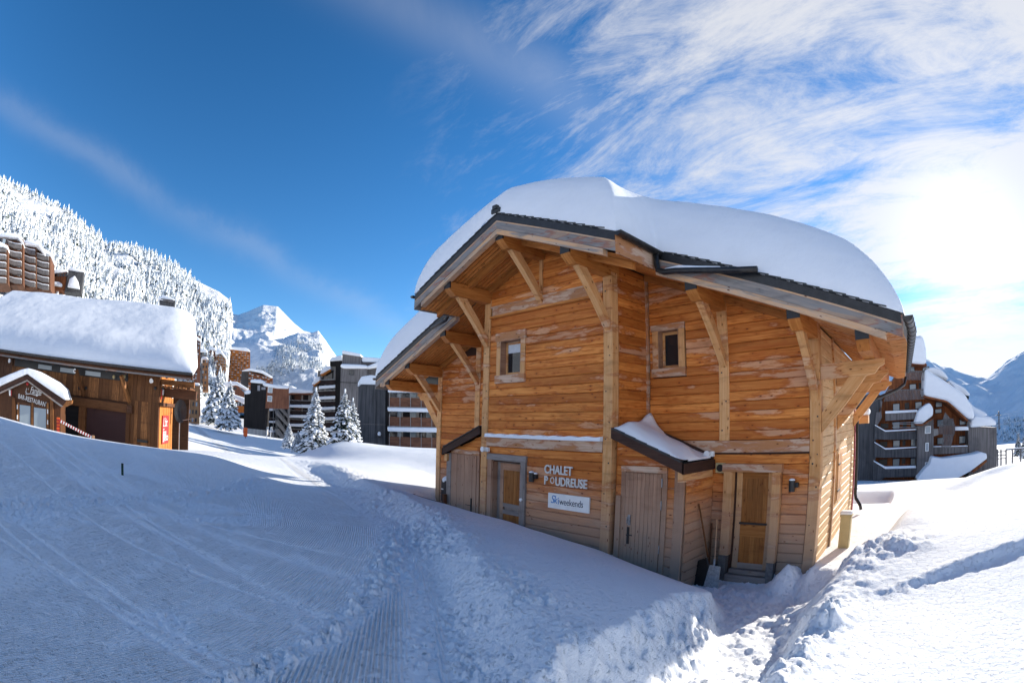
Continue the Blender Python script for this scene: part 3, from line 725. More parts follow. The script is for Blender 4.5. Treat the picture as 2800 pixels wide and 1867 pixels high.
# --- horizontal belts
def board(name, a, b, mat, g=None, label=None, bevel=0):
    mb = MB(); mb.box(a, b, g); return cp(name, mb, mat, label=label, bevel=bevel)
board('belt_beam', (-10.43, YB-.015, -.53), (-6.66, YB+.1, -.295), W_PALE, label='grey bleached belt beam with a line of snow on it')
board('belt_beam', (-6.40, YA-.01, -.56), (-2.57, YA+.07, -.315), W_PALE)
board('belt_beam', (-10.35, YB+.005, 2.87), (-6.67, YB+.07, 3.10), W_PALE)
board('belt_moulding', (-10.43, YB-.02, 2.82), (-6.67, YB+.06, 2.875), W_BEAM)
board('belt_moulding', (-10.43, YB-.01, 3.10), (-6.67, YB+.06, 3.135), W_PALE)
mb = MB(); N_ = 30
for k in range(N_):
    a = -10.42+3.76*k/N_; b = -10.42+3.76*(k+1)/N_; h0 = .085+.012*math.sin(k*1.7); h1 = .085+.012*math.sin((k+1)*1.7)
    mb.hexa([(a, YB-.10, -.295), (b, YB-.10, -.295), (b, YB+.04, -.295), (a, YB+.04, -.295), (a, YB-.085, -.295+h0), (b, YB-.085, -.295+h1), (b, YB+.04, -.29+h1), (a, YB+.04, -.29+h0)])
cp('ledge_snow', mb, S_CAP)

# --- purlins, end caps, knee braces
def purlin(x, yf, yw, brace=True, h=.34, w=.235, zt=None, drop=1.55, foot=None, bx=None):
    zt = U(x)-.005 if zt is None else zt
    mb = MB(); prof = [(yf, zt), (yf, zt-.17), (yf+.05, zt-.23), (yf+.16, zt-h+.03), (yf+.20, zt-h), (yw+.3, zt-h), (yw+.3, zt)]
    pts = [(x-w/2, y, z) for y, z in prof]; mb.prism(pts, (w, 0, 0), (0, 1, 0)); p = cp('purlin', mb, W_BEAM)
    mb = MB(); mb.box((x-w/2-.006, yf-.012, zt-.165), (x+w/2+.006, yf+.03, zt+.004)); cp('purlin_cap', mb, M_CAP, p)
    if brace:
        y0 = yf+.36; z0 = zt-h+.02; y1 = foot or yw-.02; z1 = zt-drop; bw = .15
        mb = MB(); d = Vector((0, y1-y0, z1-z0)).normalized(); n = Vector((0, -d.z, d.y)) if False else Vector((0, d.z, -d.y)); n = -n if n.y > 0 else n   # towards the front
        n = Vector((0, -abs(n.y), -abs(n.z))) if True else n
        pa = Vector((0, y0-.06, z0)); pb = Vector((0, y0+.22, z0)); pc = Vector((0, y1+.03, z1+.22)); pd = Vector((0, y1+.03, z1))
        mid = (pa+pd)/2+Vector((0, .035, .0)); mid2 = (pb+pc)/2+Vector((0, .035, .0)); xx = x if bx is None else bx
        mb.prism([(xx-bw/2, p.y, p.z) for p in (pa, mid, pd, pc, mid2, pb)], (bw, 0, 0), tuple(d)); cp('knee_brace', mb, W_POST, smooth=False)
    return p
purlin(XC, 7.28, YB+.1); purlin(-6.54, 7.28, YB); purlin(-10.55, 7.28, YB)
purlin(-4.48, 8.62, YA); purlin(-2.45, 8.66, YA); purlin(-12.60, 8.62, YA); purlin(-14.67, 8.66, YA)
# outer purlins carried by the side brackets
for x in (-1.20, -15.92):
    zt = U(x)-.005; mb = MB(); prof = [(8.62, zt), (8.62, zt-.17), (8.67, zt-.24), (8.78, zt-.34), (18.6, zt-.34), (18.6, zt)]
    mb.prism([(x-.12, y, z) for y, z in prof], (.24, 0, 0), (0, 1, 0)); p = cp('purlin', mb, W_BEAM, sh=True)
    mb = MB(); mb.box((x-.126, 8.608, zt-.165), (x+.126, 8.65, zt+.004)); cp('purlin_cap', mb, M_CAP, p)
# side brackets: horizontal arm with curved chamfer and long strut
def bracket(y, s=1):
    xw = XR if s > 0 else XL; zt = U(xw+s*1.1)-.36; w = .16
    arm = [(0, 0), (1.36, 0), (1.36, -.10), (1.24, -.15), (1.14, -.26), (.98, -.28), (0, -.28)]
    mb = MB(); mb.prism([(xw+s*a, y-w/2, zt+b) for a, b in arm], (0, w, 0), (1, 0, 0)); br = cp('side_bracket', mb, W_POST, sh=True)
    st = [(.98, -.285), (1.02, -.275), (.62, -.285), (.0, -.98), (.0, -1.32)]
    st = [(.96, -.283), (.60, -.283), (.0, -.92), (.0, -1.30), (.50, -.79)]
    mb = MB(); mb.prism([(xw+s*a, y-w/2+.005, zt+b) for a, b in st], (0, w-.01, 0), (s*.7, 0, .7)); cp('strut', mb, W_POST, br, sh=True)
for y in (10.12, 12.6, 16.8):
    bracket(y)
bracket(10.12, -1); bracket(13.5, -1)
# brace of the side corner post seen edge on
# --- roof deck, verge boards, tiles
xl0, xr0 = -16.66, -.46; xbl, xbr = -11.93, -5.22; YF1, YF2, YBK = 7.18, 8.56, 19.0
def slope_slab(xa, xb, ya, yb, dt, db):
    """slab between verge height minus dt (top) and minus db (bottom)"""
    mb = MB(); mb.hexa([(xa, ya, T(xa)-db), (xb, ya, T(xb)-db), (xb, yb, T(xb)-db), (xa, yb, T(xa)-db), (xa, ya, T(xa)-dt), (xb, ya, T(xb)-dt), (xb, yb, T(xb)-dt), (xa, yb, T(xa)-dt)], (xb-xa, 0, T(xb)-T(xa))); return mb
for xa, xb in ((xl0+.04, XC), (XC, xr0-.04)):
    cp('roof_deck', slope_slab(xa, xb, YF2+.05, YBK-.05, .02, .25), M_SLATE, sh=True)
for xa, xb in ((xbl+.04, XC), (XC, xbr-.04)):
    cp('roof_deck', slope_slab(xa, xb, YF1+.05, YF2+.05, .02, .25), M_SLATE)
def verge(xa, xb, y, ends=0.25):
    s = slope_slab
    cp('verge_flashing', s(xa, xb, y-.012, y+.05, 0, .165), M_FLASH)
    cp('verge_trim', s(xa, xb, y-.004, y+.05, .168, .198), W_FASC2)
    cp('verge_board', s(xa, xb, y, y+.05, .20, .375), W_FASC)
    # lower strip, cut back level near the eave
    xe = xb-(.30 if xb > XC else 0); xs = xa+(.30 if xa < XC-.5 else 0)
    cp('verge_strip', s(xs, xe, y+.012, y+.16, .378, .50), W_FASC2)
verge(XC, xbr, YF1); verge(xbl, XC, YF1); verge(xbr-.02, xr0, YF2); verge(xl0, xbl+.02, YF2)
# tile ends showing above the flashing
tile = MB(); tile.hexa([(0, 0, 0), (.30, 0, -.12), (.30, .34, -.12), (0, .34, 0), (0, 0, .026), (.30, 0, -.094), (.30, .34, -.094), (0, .34, .026)]); TILE_R = tile.mesh('slate_tile', M_SLATE)
tile = MB(); tile.hexa([(0, 0, -.12), (.30, 0, 0), (.30, .34, 0), (0, .34, -.12), (0, 0, -.094), (.30, 0, .026), (.30, .34, .026), (0, .34, -.094)]); TILE_L = tile.mesh('slate_tile', M_SLATE)
def tiles(xa, xb, y, right=True, step=.235):
    n = int(abs(xb-xa)/step)
    for k in range(n):
        x = xa+k*step if right else xb-.30-k*step
        z = (T(x)+.004 if right else T(x+.30)+.004)
        o = link('slate_tile', TILE_R if right else TILE_L, chalet, Vector((x, y-.03+random.uniform(-.006, .006), z+random.uniform(-.004, .004)))-chalet.location)
        o.rotation_euler = (0, (.075 if right else -.075)*-1+random.uniform(-.01, .01), 0)
tiles(XC, xbr-.1, YF1); tiles(xbl+.1, XC, YF1, False); tiles(-5.0, xr0-.1, YF2); tiles(xl0+.1, -12.0, YF2, False)
board('ridge_cap', (XC-.14, YF1-.06, APEX+.02), (XC+.14, YF1+.30, APEX+.13), M_SLATE)
board('ridge_cap', (XC-.07, YF1-.09, APEX+.10), (XC+.07, YF1+.28, APEX+.20), M_SLATE)
# soffits
def soffit(xa, xb, ya, yb, w=.118, sh=False, gap=.024, lit_edges=False):
    y = ya; k = 0
    while y < yb-.02:
        y1 = min(y+w, yb); mb = MB(); e = .012
        segs = [(xa, xb)]
        mb.hexa([(xa, y+gap/2, U(xa)+.03), (xb, y+gap/2, U(xb)+.03), (xb, y1-gap/2, U(xb)+.03), (xa, y1-gap/2, U(xa)+.03), (xa, y+gap/2, U(xa)+.05), (xb, y+gap/2, U(xb)+.05), (xb, y1-gap/2, U(xb)+.05), (xa, y1-gap/2, U(xa)+.05)], (xb-xa, 0, T(xb)-T(xa)))
        cp('soffit_board', mb, W_SOFF, sh=sh)
        if lit_edges:  # added pale strips painting the lit edges of the boards
            mb = MB(); mb.hexa([(xa, y-.009, U(xa)+.012), (xb, y-.009, U(xb)+.012), (xb, y+.009, U(xb)+.012), (xa, y+.009, U(xa)+.012), (xa, y-.009, U(xa)+.05), (xb, y-.009, U(xb)+.05), (xb, y+.009, U(xb)+.05), (xa, y+.009, U(xa)+.05)], (xb-xa, 0, T(xb)-T(xa)))
            cp('lit_edge_strip', mb, W_POST, sh=sh)
        y = y1; k += 1
soffit(XC, xbr-.06, YF1+.16, YB+.05); soffit(xbl+.06, XC, YF1+.16, YB+.05)
soffit(-6.44, -2.6, YF2+.16, YA+.05); soffit(-2.6, -.78, YF2+.16, YA+.05, lit_edges=True); soffit(-16.3, -10.68, YF2+.16, YA+.05)
soffit(XR-.05, -.78, YA+.05, 18.9, sh=True, lit_edges=True)
# level boxed part under the gutter
zlev = U(-.78)+.03
y = YF2+.02
while y < 18.9:
    mb = MB(); mb.box((-.78, y+.006, zlev), (xr0, y+.112, zlev+.02), (1, 0, 0)); cp('soffit_board', mb, W_SOFF, sh=True); mb = MB(); mb.box((-.78, y-.009, zlev-.018), (xr0, y+.009, zlev+.02), (1, 0, 0)); cp('lit_edge_strip', mb, W_POST, sh=True); y += .118  # level boards with the same pale strips for lit edges
mb = MB(); mb.box((xr0-.0, YF2-.01, zlev-.0), (xr0+.03, 18.95, T(xr0)-.03), (0, 1, 0)); cp('eave_board', mb, W_FASC, sh=True)
mb = MB(); mb.box((xl0-.035, YF2-.01, U(xl0)), (xl0, 18.95, T(xl0)-.03), (0, 1, 0)); cp('eave_board', mb, W_FASC, sh=True)
mb = MB(); mb.box((xbr, YF1, T(xbr)-.42), (xbr+.03, YF2+.0, T(xbr)-.04), (0, 1, 0)); cp('eave_board', mb, W_PALE)
mb = MB(); mb.box((xbl-.03, YF1, T(xbl)-.42), (xbl, YF2+.0, T(xbl)-.04), (0, 1, 0)); cp('eave_board', mb, W_FASC)
# sloping frieze rafter against the walls
for xa, xb, y in ((XC, -6.44, YB-.02), (-10.68, XC, YB-.02), (-6.4, -2.35, YA-.03), (-14.75, -10.7, YA-.03), (XC, xbr-.1, 7.9), (xbl+.1, XC, 7.9)):
    mb = MB(); mb.hexa([(xa, y-.04, U(xa)-.13), (xb, y-.04, U(xb)-.13), (xb, y+.06, U(xb)-.13), (xa, y+.06, U(xa)-.13), (xa, y-.04, U(xa)+.02), (xb, y-.04, U(xb)+.02), (xb, y+.06, U(xb)+.02), (xa, y+.06, U(xa)+.02)], (xb-xa, 0, T(xb)-T(xa))); cp('rafter', mb, W_BEAM)

# --- gutters and pipes
def half_pipe(name, p, q, r=.075, rings=0, sh=False, parent=None, mat=None):
    p = Vector(p); q = Vector(q); d = (q-p).normalized(); sd = d.cross(Vector((0, 0, 1))).normalized(); up = sd.cross(d); n = 12
    mb = MB(); L = (q-p).length; m = n+1
    def ring(c, rr): return [c+sd*math.cos(math.pi+math.pi*k/n)*rr+up*math.sin(math.pi+math.pi*k/n)*rr for k in range(n+1)]
    st_ = [p, q] if not (sh and p.y < 10 < q.y) else [p, p+(q-p)*((10-p.y)/(q.y-p.y)), q]
    for u_a, u_b in zip(st_[:-1], st_[1:]):
        vs = ring(u_a, r)+ring(u_b, r)+ring(u_a, r-.012)+ring(u_b, r-.012); fs = []
        for k in range(n): fs += [(k, k+1, m+k+1, m+k), (2*m+k+1, 2*m+k, 3*m+k, 3*m+k+1)]
        fs += [(0, m, 3*m, 2*m), (m-1, 3*m-1, 4*m-1, 2*m-1)]
        if u_a is st_[0]: fs.append(tuple(range(0, m)))
        if u_b is st_[-1]: fs.append(tuple(range(2*m-1, m-1, -1)))
        mb.add(vs, fs, tuple(d))
    o = cp(name, mb, mat or M_GUTTER, parent, sh=sh, smooth=False)
    for k in range(rings):
        c = p+d*(L*(k+.5)/rings); mb = MB(); pts = [c+sd*math.cos(math.pi*1.0+math.pi*j/8)*(r+.003)+up*math.sin(math.pi+math.pi*j/8)*(r+.003) for j in range(9)]
        mb.tube(pts, .007, 5); cp('gutter_bracket', mb, M_BLACK, o, sh=sh)
    return o
half_pipe('eave_gutter', (xr0+.13, YF2-.06, T(xr0)-.06), (xr0+.13, 19.0, T(xr0)-.06), .095, 22, True)
half_pipe('eave_gutter', (xl0-.11, YF2-.06, T(xl0)-.06), (xl0-.11, 19.0, T(xl0)-.06), .08, 6, True)
gb = half_pipe('eave_gutter', (xbr+.10, YF1-.06, T(xbr)-.02), (xbr+.10, YF2+.12, T(xbr)-.06), .085, 3)
gl = half_pipe('eave_gutter', (xbl-.10, YF1-.06, T(xbl)-.02), (xbl-.10, YF2+.12, T(xbl)-.06), .07, 2)
mb = MB(); mb.tube([(xbr+.10, 8.42, T(xbr)-.13), (xbr+.12, 8.40, 3.15), (xbr+.16, 8.38, 3.02), (xbr+.30, 8.38, 2.95), (xbr+.55, 8.38, 2.93), (-3.45, 8.38, 2.72), (-2.98, 8.40, 2.66)], .06, 12); cp('roof_spout', mb, M_GUTTER, smooth=True)
mb = MB(); mb.tube([(xbl-.10, 8.42, T(xbl)-.13), (xbl-.12, 8.40, 3.1), (xbl-.2, 8.38, 2.98), (xbl-.9, 8.36, 2.83)], .05, 12); cp('roof_spout', mb, M_GUTTER, smooth=True)
mb = MB(); mb.tube([(xbr+.30, 8.42, 3.01), (xbr+.6, 8.44, 3.00), (-4.2, 8.46, 2.90), (-3.75, 8.46, 2.84)], [.03, .05, .06, .03], 8); cp('spout_snow', mb, S_CAP, smooth=True)
# downpipe on the side wall
mb = MB(); yw = 17.05; xw = XR+.02
mb.tube([(xr0+.02, 18.2, 1.25), (xr0-.05, 18.1, 1.02), (xr0-.35, 17.8, .85), (xw+.35, yw+.1, .48), (xw+.12, yw, .36), (xw+.09, yw, .2), (xw+.09, yw, -2.35), (xw+.12, yw, -2.5), (xw+.30, yw-.1, -2.72), (xw+.34, yw-.12, -2.86)], .055, 12); dp = cp('downpipe', mb, M_GUTTER, smooth=True, sh=True)
for z in (-.35, -1.3, -2.2):
    mb = MB(); mb.tube([(xw+.09, yw, z-.02), (xw+.09, yw, z+.02)], .066, 12); cp('pipe_clip', mb, M_BLACK, dp, sh=True)

# --- snow on the roof: one continuous sheet following both roof steps
def roof_snow():
    st = .085; off = np.array([0, .004, .010, .018, .028, .042, .060])
    def axis(a, b, ups, dns):
        v = np.concatenate([np.arange(a, b, st)]+[u+off for u in ups]+[d-off for d in dns]); v = np.unique(np.round(v, 4)); v = v[(v >= a-1e-6) & (v <= b+1e-6)]; keep = np.r_[True, np.diff(v) > .0035]; return v[keep]
    xs = axis(xl0-.05, xr0+.06, [xl0-.05, xbl-.03], [xr0+.06, xbr+.05]); ys = axis(YF1-.02, YBK+.02, [YF1-.02, YF2-.02], [YBK+.02])
    X, Y = np.meshgrid(xs, ys); x = X.ravel(); y = Y.ravel()
    d_rear = np.minimum.reduce([x-(xl0-.05), (xr0+.06)-x, y-(YF2-.02), (YBK+.02)-y])
    d_fwd = np.minimum.reduce([x-(xbl-.03), (xbr+.05)-x, y-(YF1-.02), (YBK)-y])
    d = np.maximum(d_rear, d_fwd)
    # soften the inner corner where the two roofs meet
    k = .95; hb = np.clip(.5+.5*(d_rear-d_fwd)/k, 0, 1); mx = np.maximum(d_rear, d_fwd); d = mx+(d_fwd*(1-hb)+d_rear*hb+k*hb*(1-hb)-mx)*sstep(0, .7, mx)
    inside = np.maximum(d_rear, d_fwd) > -1e-4
    w = 1.6; t = np.clip(d/w, 0, 1); prof = (1-(1-t)**2.4)**.56
    tr = np.clip((xr0+.10-x)/3.4, 0, 1); prof = prof*(1-.40*(1-tr)**2.2)
    H = SNOW_H+.22*(1-sstep(XC-4.0, XC+.5, x))+.05*np.exp(-((x-XC)/2.2)**2)+.05*fbm2(x+9, y, .22, 2)
    deck = APEX-SL*abs(x-XC); top = APEX-SL*np.sqrt((x-XC)**2+3.2)+.34
    z = deck+(top-deck)*prof**1.5+.02+H*prof+.035*fbm2(x, y, 1.1, 4)*t+.012*fbm2(x*.6, y, 5., 3)
    nx = len(xs); ny = len(ys); idx = -np.ones(len(x), int); keep = inside
    co = []; me = bpy.data.meshes.new('roof_snow')
    m = keep.reshape(ny, nx); cell = m[:-1, :-1] & m[1:, :-1] & m[:-1, 1:] & m[1:, 1:]
    use = np.zeros((ny, nx), bool); use[:-1, :-1] |= cell; use[1:, :-1] |= cell; use[:-1, 1:] |= cell; use[1:, 1:] |= cell
    ids = -np.ones((ny, nx), int); ids[use] = np.arange(use.sum()); n = use.sum()
    xs_ = x.reshape(ny, nx)[use]; ys_ = y.reshape(ny, nx)[use]; zs_ = z.reshape(ny, nx)[use]; zb_ = (APEX-SL*abs(xs_-XC)+.015)
    F = []
    I, J = np.nonzero(cell)
    F += [tuple(q) for q in np.stack([ids[I, J], ids[I, J+1], ids[I+1, J+1], ids[I+1, J]], -1)]
    F += [tuple(q) for q in (np.stack([ids[I+1, J], ids[I+1, J+1], ids[I, J+1], ids[I, J]], -1)+n)]
    cpad = np.pad(cell, 1)
    for i, j in zip(I, J):
        a, b, c, dd = ids[i, j], ids[i, j+1], ids[i+1, j+1], ids[i+1, j]
        if not cpad[i, j+1]: F.append((b, a, a+n, b+n))
        if not cpad[i+2, j+1]: F.append((dd, c, c+n, dd+n))
        if not cpad[i+1, j]: F.append((a, dd, dd+n, a+n))
        if not cpad[i+1, j+2]: F.append((c, b, b+n, c+n))
    co = np.r_[np.c_[xs_, ys_, zs_], np.c_[xs_, ys_, zb_]]
    co[:, 0] -= np.interp(co[:, 0], [XC-3, XC+3], [-.03, .065])*np.maximum(0, co[:, 1]-10); co -= np.array(chalet.location)
    me.from_pydata(co.tolist(), [], [tuple(int(v) for v in f) for f in F]); me.materials.append(S_ROOF)
    me.polygons.foreach_set('use_smooth', [True]*len(me.polygons)); me.update(); return link('roof_snow', me, chalet)
SNOW_H = 1.42
roof_snow()

# --- windows
def frame_rect(name, x0, x1, z0, z1, y, w, d, mat, parent=None, top=True, bottom=True):
    o = None
    for i, (a, b) in enumerate((((x0, y, z0), (x0+w, y+d, z1)), ((x1-w, y, z0), (x1, y+d, z1)))):
        mb = MB(); mb.box(a, b, (0, 0, 1)); cp(name, mb, mat, parent)
    if top: mb = MB(); mb.box((x0+w, y, z1-w), (x1-w, y+d, z1), (1, 0, 0)); cp(name, mb, mat, parent)
    if bottom: mb = MB(); mb.box((x0+w, y, z0), (x1-w, y+d, z0+w), (1, 0, 0)); cp(name, mb, mat, parent)
def window(hole, y, name='window', curtain=False, depth=.17):
    x0, x1, z0, z1 = hole; mb = MB()
    for a, b in (((x0, y-.02, z0), (x0+.012, y+depth+.06, z1)), ((x1-.012, y-.02, z0), (x1, y+depth+.06, z1)), ((x0+.012, y-.02, z1-.012), (x1-.012, y+depth+.06, z1)), ((x0+.012, y-.02, z0), (x1-.012, y+depth+.06, z0+.012))): mb.box(a, b, (0, 1, 0))
    w = cp(name, mb, W_DOOR)
    for k, (a, b, g) in enumerate((((x0+.013, y+depth, z0+.013), (x0+.075, y+depth+.05, z1-.013), (0, 0, 1)), ((x1-.075, y+depth, z0+.013), (x1-.013, y+depth+.05, z1-.013), (0, 0, 1)), ((x0+.076, y+depth, z1-.08), (x1-.076, y+depth+.05, z1-.013), (1, 0, 0)), ((x0+.076, y+depth, z0+.013), (x1-.076, y+depth+.05, z0+.08), (1, 0, 0)))):
        mb = MB(); mb.box(a, b, g); cp('window_frame', mb, W_POST, w)
    mb = MB(); mb.box((x0+.076, y+depth+.02, z0+.08), (x1-.076, y+depth+.03, z1-.08)); cp('pane', mb, M_GLASS, w)
    mb = MB(); mb.box((x0, y+depth+.4, z0), (x1, y+depth+.45, z1)); cp('room_shade_sheet', mb, M_BLACK, w)  # added black sheet stands in for the darkness inside the room
    if curtain:
        mb = MB(); mb.box((x0+.08, y+depth+.012, z1-.30), (x1-.08, y+depth+.018, z1-.08)); cp('blind', mb, M_CURTAIN, w)
    return w
w1 = window(BW, YB+.02, curtain=True); w2 = window(RW, YA+.02)
for (x0, x1, z0, z1), y, hd, sl in ((BW, YB, .22, .20), (RW, YA, .14, .19)):
    for a, b in (((x0-.15, y, z0), (x0, y+.075, z1+.0)), ((x1, y, z0), (x1+.15, y+.075, z1))): board('window_trim', a, b, W_POST, (0, 0, 1))
    board('window_head', (x0-.19, y-.012, z1), (x1+.17, y+.075, z1+hd), W_PALE, (1, 0, 0)); board('window_sill', (x0-.17, y-.03, z0-sl), (x1+.17, y+.075, z0), W_PALE, (1, 0, 0), label='grey bleached sill board')
# shuttered window in the side wall
mb = MB(); mb.box((XR-.02, 12.42, -1.95), (XR+.025, 13.3, -.7), (0, 0, 1)); shw = cp('shutter', mb, W_SIDE, sh=True)
for y0 in (12.5, 12.9):
    mb = MB(); mb.box((XR+.03, y0, -1.9), (XR+.055, y0+.37, -.78), (0, 0, 1)); cp('shutter_leaf', mb, W_POST, shw, sh=True)
for z in (-1.05, -1.68):
    mb = MB(); mb.box((XR+.056, 12.46, z), (XR+.072, 12.86, z+.04)); cp('hinge', mb, M_BLACK, shw, sh=True)

# --- doors
def planked_leaf(x0, x1, z0, z1, y, n, mat, parent, th=.03):
    w = (x1-x0)/n
    for k in range(n):
        d = random.uniform(0, .004); mb = MB(); mb.box((x0+k*w+.0025, y-d, z0), (x0+(k+1)*w-.0025, y+th, z1), (0, 0, 1)); cp('door_plank', mb, mat, parent)
# bay door (panelled, set deep in its frame)
mb = MB(); mb.box((-10.19, YB+.17, -3.2), (-9.13, YB+.19, -.93)); bd = cp('door', mb, W_GREY)
board('door_jamb', (-10.21, YB+.0, -3.2), (-10.17, YB+.3, -.93), W_DOOR, (0, 0, 1)); board('door_jamb', (-9.15, YB+.0, -3.2), (-9.11, YB+.3, -.93), W_DOOR, (0, 0, 1))
board('door_trim', (-10.36, YB-.02, -3.2), (-10.20, YB+.07, -.88), W_DOOR, (0, 0, 1)); board('door_trim', (-9.12, YB-.02, -3.2), (-8.95, YB+.07, -.88), W_GREY, (0, 0, 1))
board('door_head', (-10.38, YB-.03, -.88), (-8.93, YB+.07, -.72), W_GREY, (1, 0, 0))
lx0, lx1 = -10.00, -9.16
planked_leaf(lx0+.12, lx1-.12, -1.98, -1.12, YB+.135, 5, W_DOOR2, bd); planked_leaf(lx0+.12, lx1-.12, -2.62, -2.26, YB+.135, 5, W_DOOR2, bd)
for a, b, g in (((lx0, YB+.12, -3.1), (lx0+.12, YB+.168, -.95), (0, 0, 1)), ((lx1-.12, YB+.12, -3.1), (lx1, YB+.168, -.95), (0, 0, 1)), ((lx0+.12, YB+.12, -1.12), (lx1-.12, YB+.168, -.95), (1, 0, 0)), ((lx0+.12, YB+.12, -2.08), (lx1-.12, YB+.168, -1.98), (1, 0, 0)), ((lx0+.12, YB+.115, -2.26), (lx1-.12, YB+.168, -2.16), (1, 0, 0)), ((lx0+.12, YB+.12, -3.1), (lx1-.12, YB+.168, -2.62), (1, 0, 0))):
    mb = MB(); mb.box(a, b, g); cp('door_rail', mb, W_GREY if a[2] < -1.9 and g == (1, 0, 0) else W_DOOR, bd)
mb = MB(); mb.tube([(-9.06, YB-.05, -1.79), (-9.06, YB-.02, -1.79)], .042, 14); cp('keypad_knob', mb, M_WHITE, label='white round key safe on the door frame')
# right door with its free-standing frame posts
mb = MB(); mb.box((-4.20, YA+.15, -3.3), (-3.34, YA+.17, -.96)); rd = cp('door', mb, W_DOOR2)
planked_leaf(-4.06, -3.47, -2.02, -1.10, YA+.115, 5, W_DOOR2, rd); planked_leaf(-4.06, -3.47, -2.90, -2.32, YA+.115, 5, W_DOOR2, rd)
for a, b, g, m_ in (((-4.19, YA+.10, -3.02), (-4.06, YA+.148, -.97), (0, 0, 1), W_POST), ((-3.47, YA+.10, -3.02), (-3.35, YA+.148, -.97), (0, 0, 1), W_POST), ((-4.06, YA+.10, -1.10), (-3.47, YA+.148, -.97), (1, 0, 0), W_DOOR2), ((-4.06, YA+.095, -2.32), (-3.47, YA+.148, -2.02), (1, 0, 0), W_DOOR2), ((-4.06, YA+.10, -3.02), (-3.47, YA+.148, -2.90), (1, 0, 0), W_GREY)):
    mb = MB(); mb.box(a, b, g); cp('door_rail', mb, m_, rd)
mb = MB(); mb.box((-4.08, YA+.07, -2.06), (-3.45, YA+.10, -2.02), (1, 0, 0)); cp('weather_strip', mb, M_BLACK, rd)
board('door_trim', (-4.42, YA-.10, -2.72), (-4.22, YA+.08, -.95), W_POST, (0, 0, 1)); board('door_trim', (-3.33, YA-.10, -2.80), (-3.15, YA+.08, -.95), W_POST, (0, 0, 1))
board('post_shoe', (-4.43, YA-.115, -3.6), (-4.26, YA+.06, -2.72), M_LEAD, (0, 0, 1)); board('post_shoe', (-3.32, YA-.115, -3.6), (-3.16, YA+.06, -2.80), M_LEAD, (0, 0, 1))
board('door_head', (-4.45, YA-.11, -.95), (-3.12, YA+.08, -.79), W_PALE, (1, 0, 0))
board('threshold', (-4.20, YA-.02, -3.12), (-3.34, YA+.14, -3.03), W_GREY, (1, 0, 0)); board('threshold', (-4.24, YA-.12, -3.28), (-3.30, YA+.1, -3.13), W_GREY, (1, 0, 0))

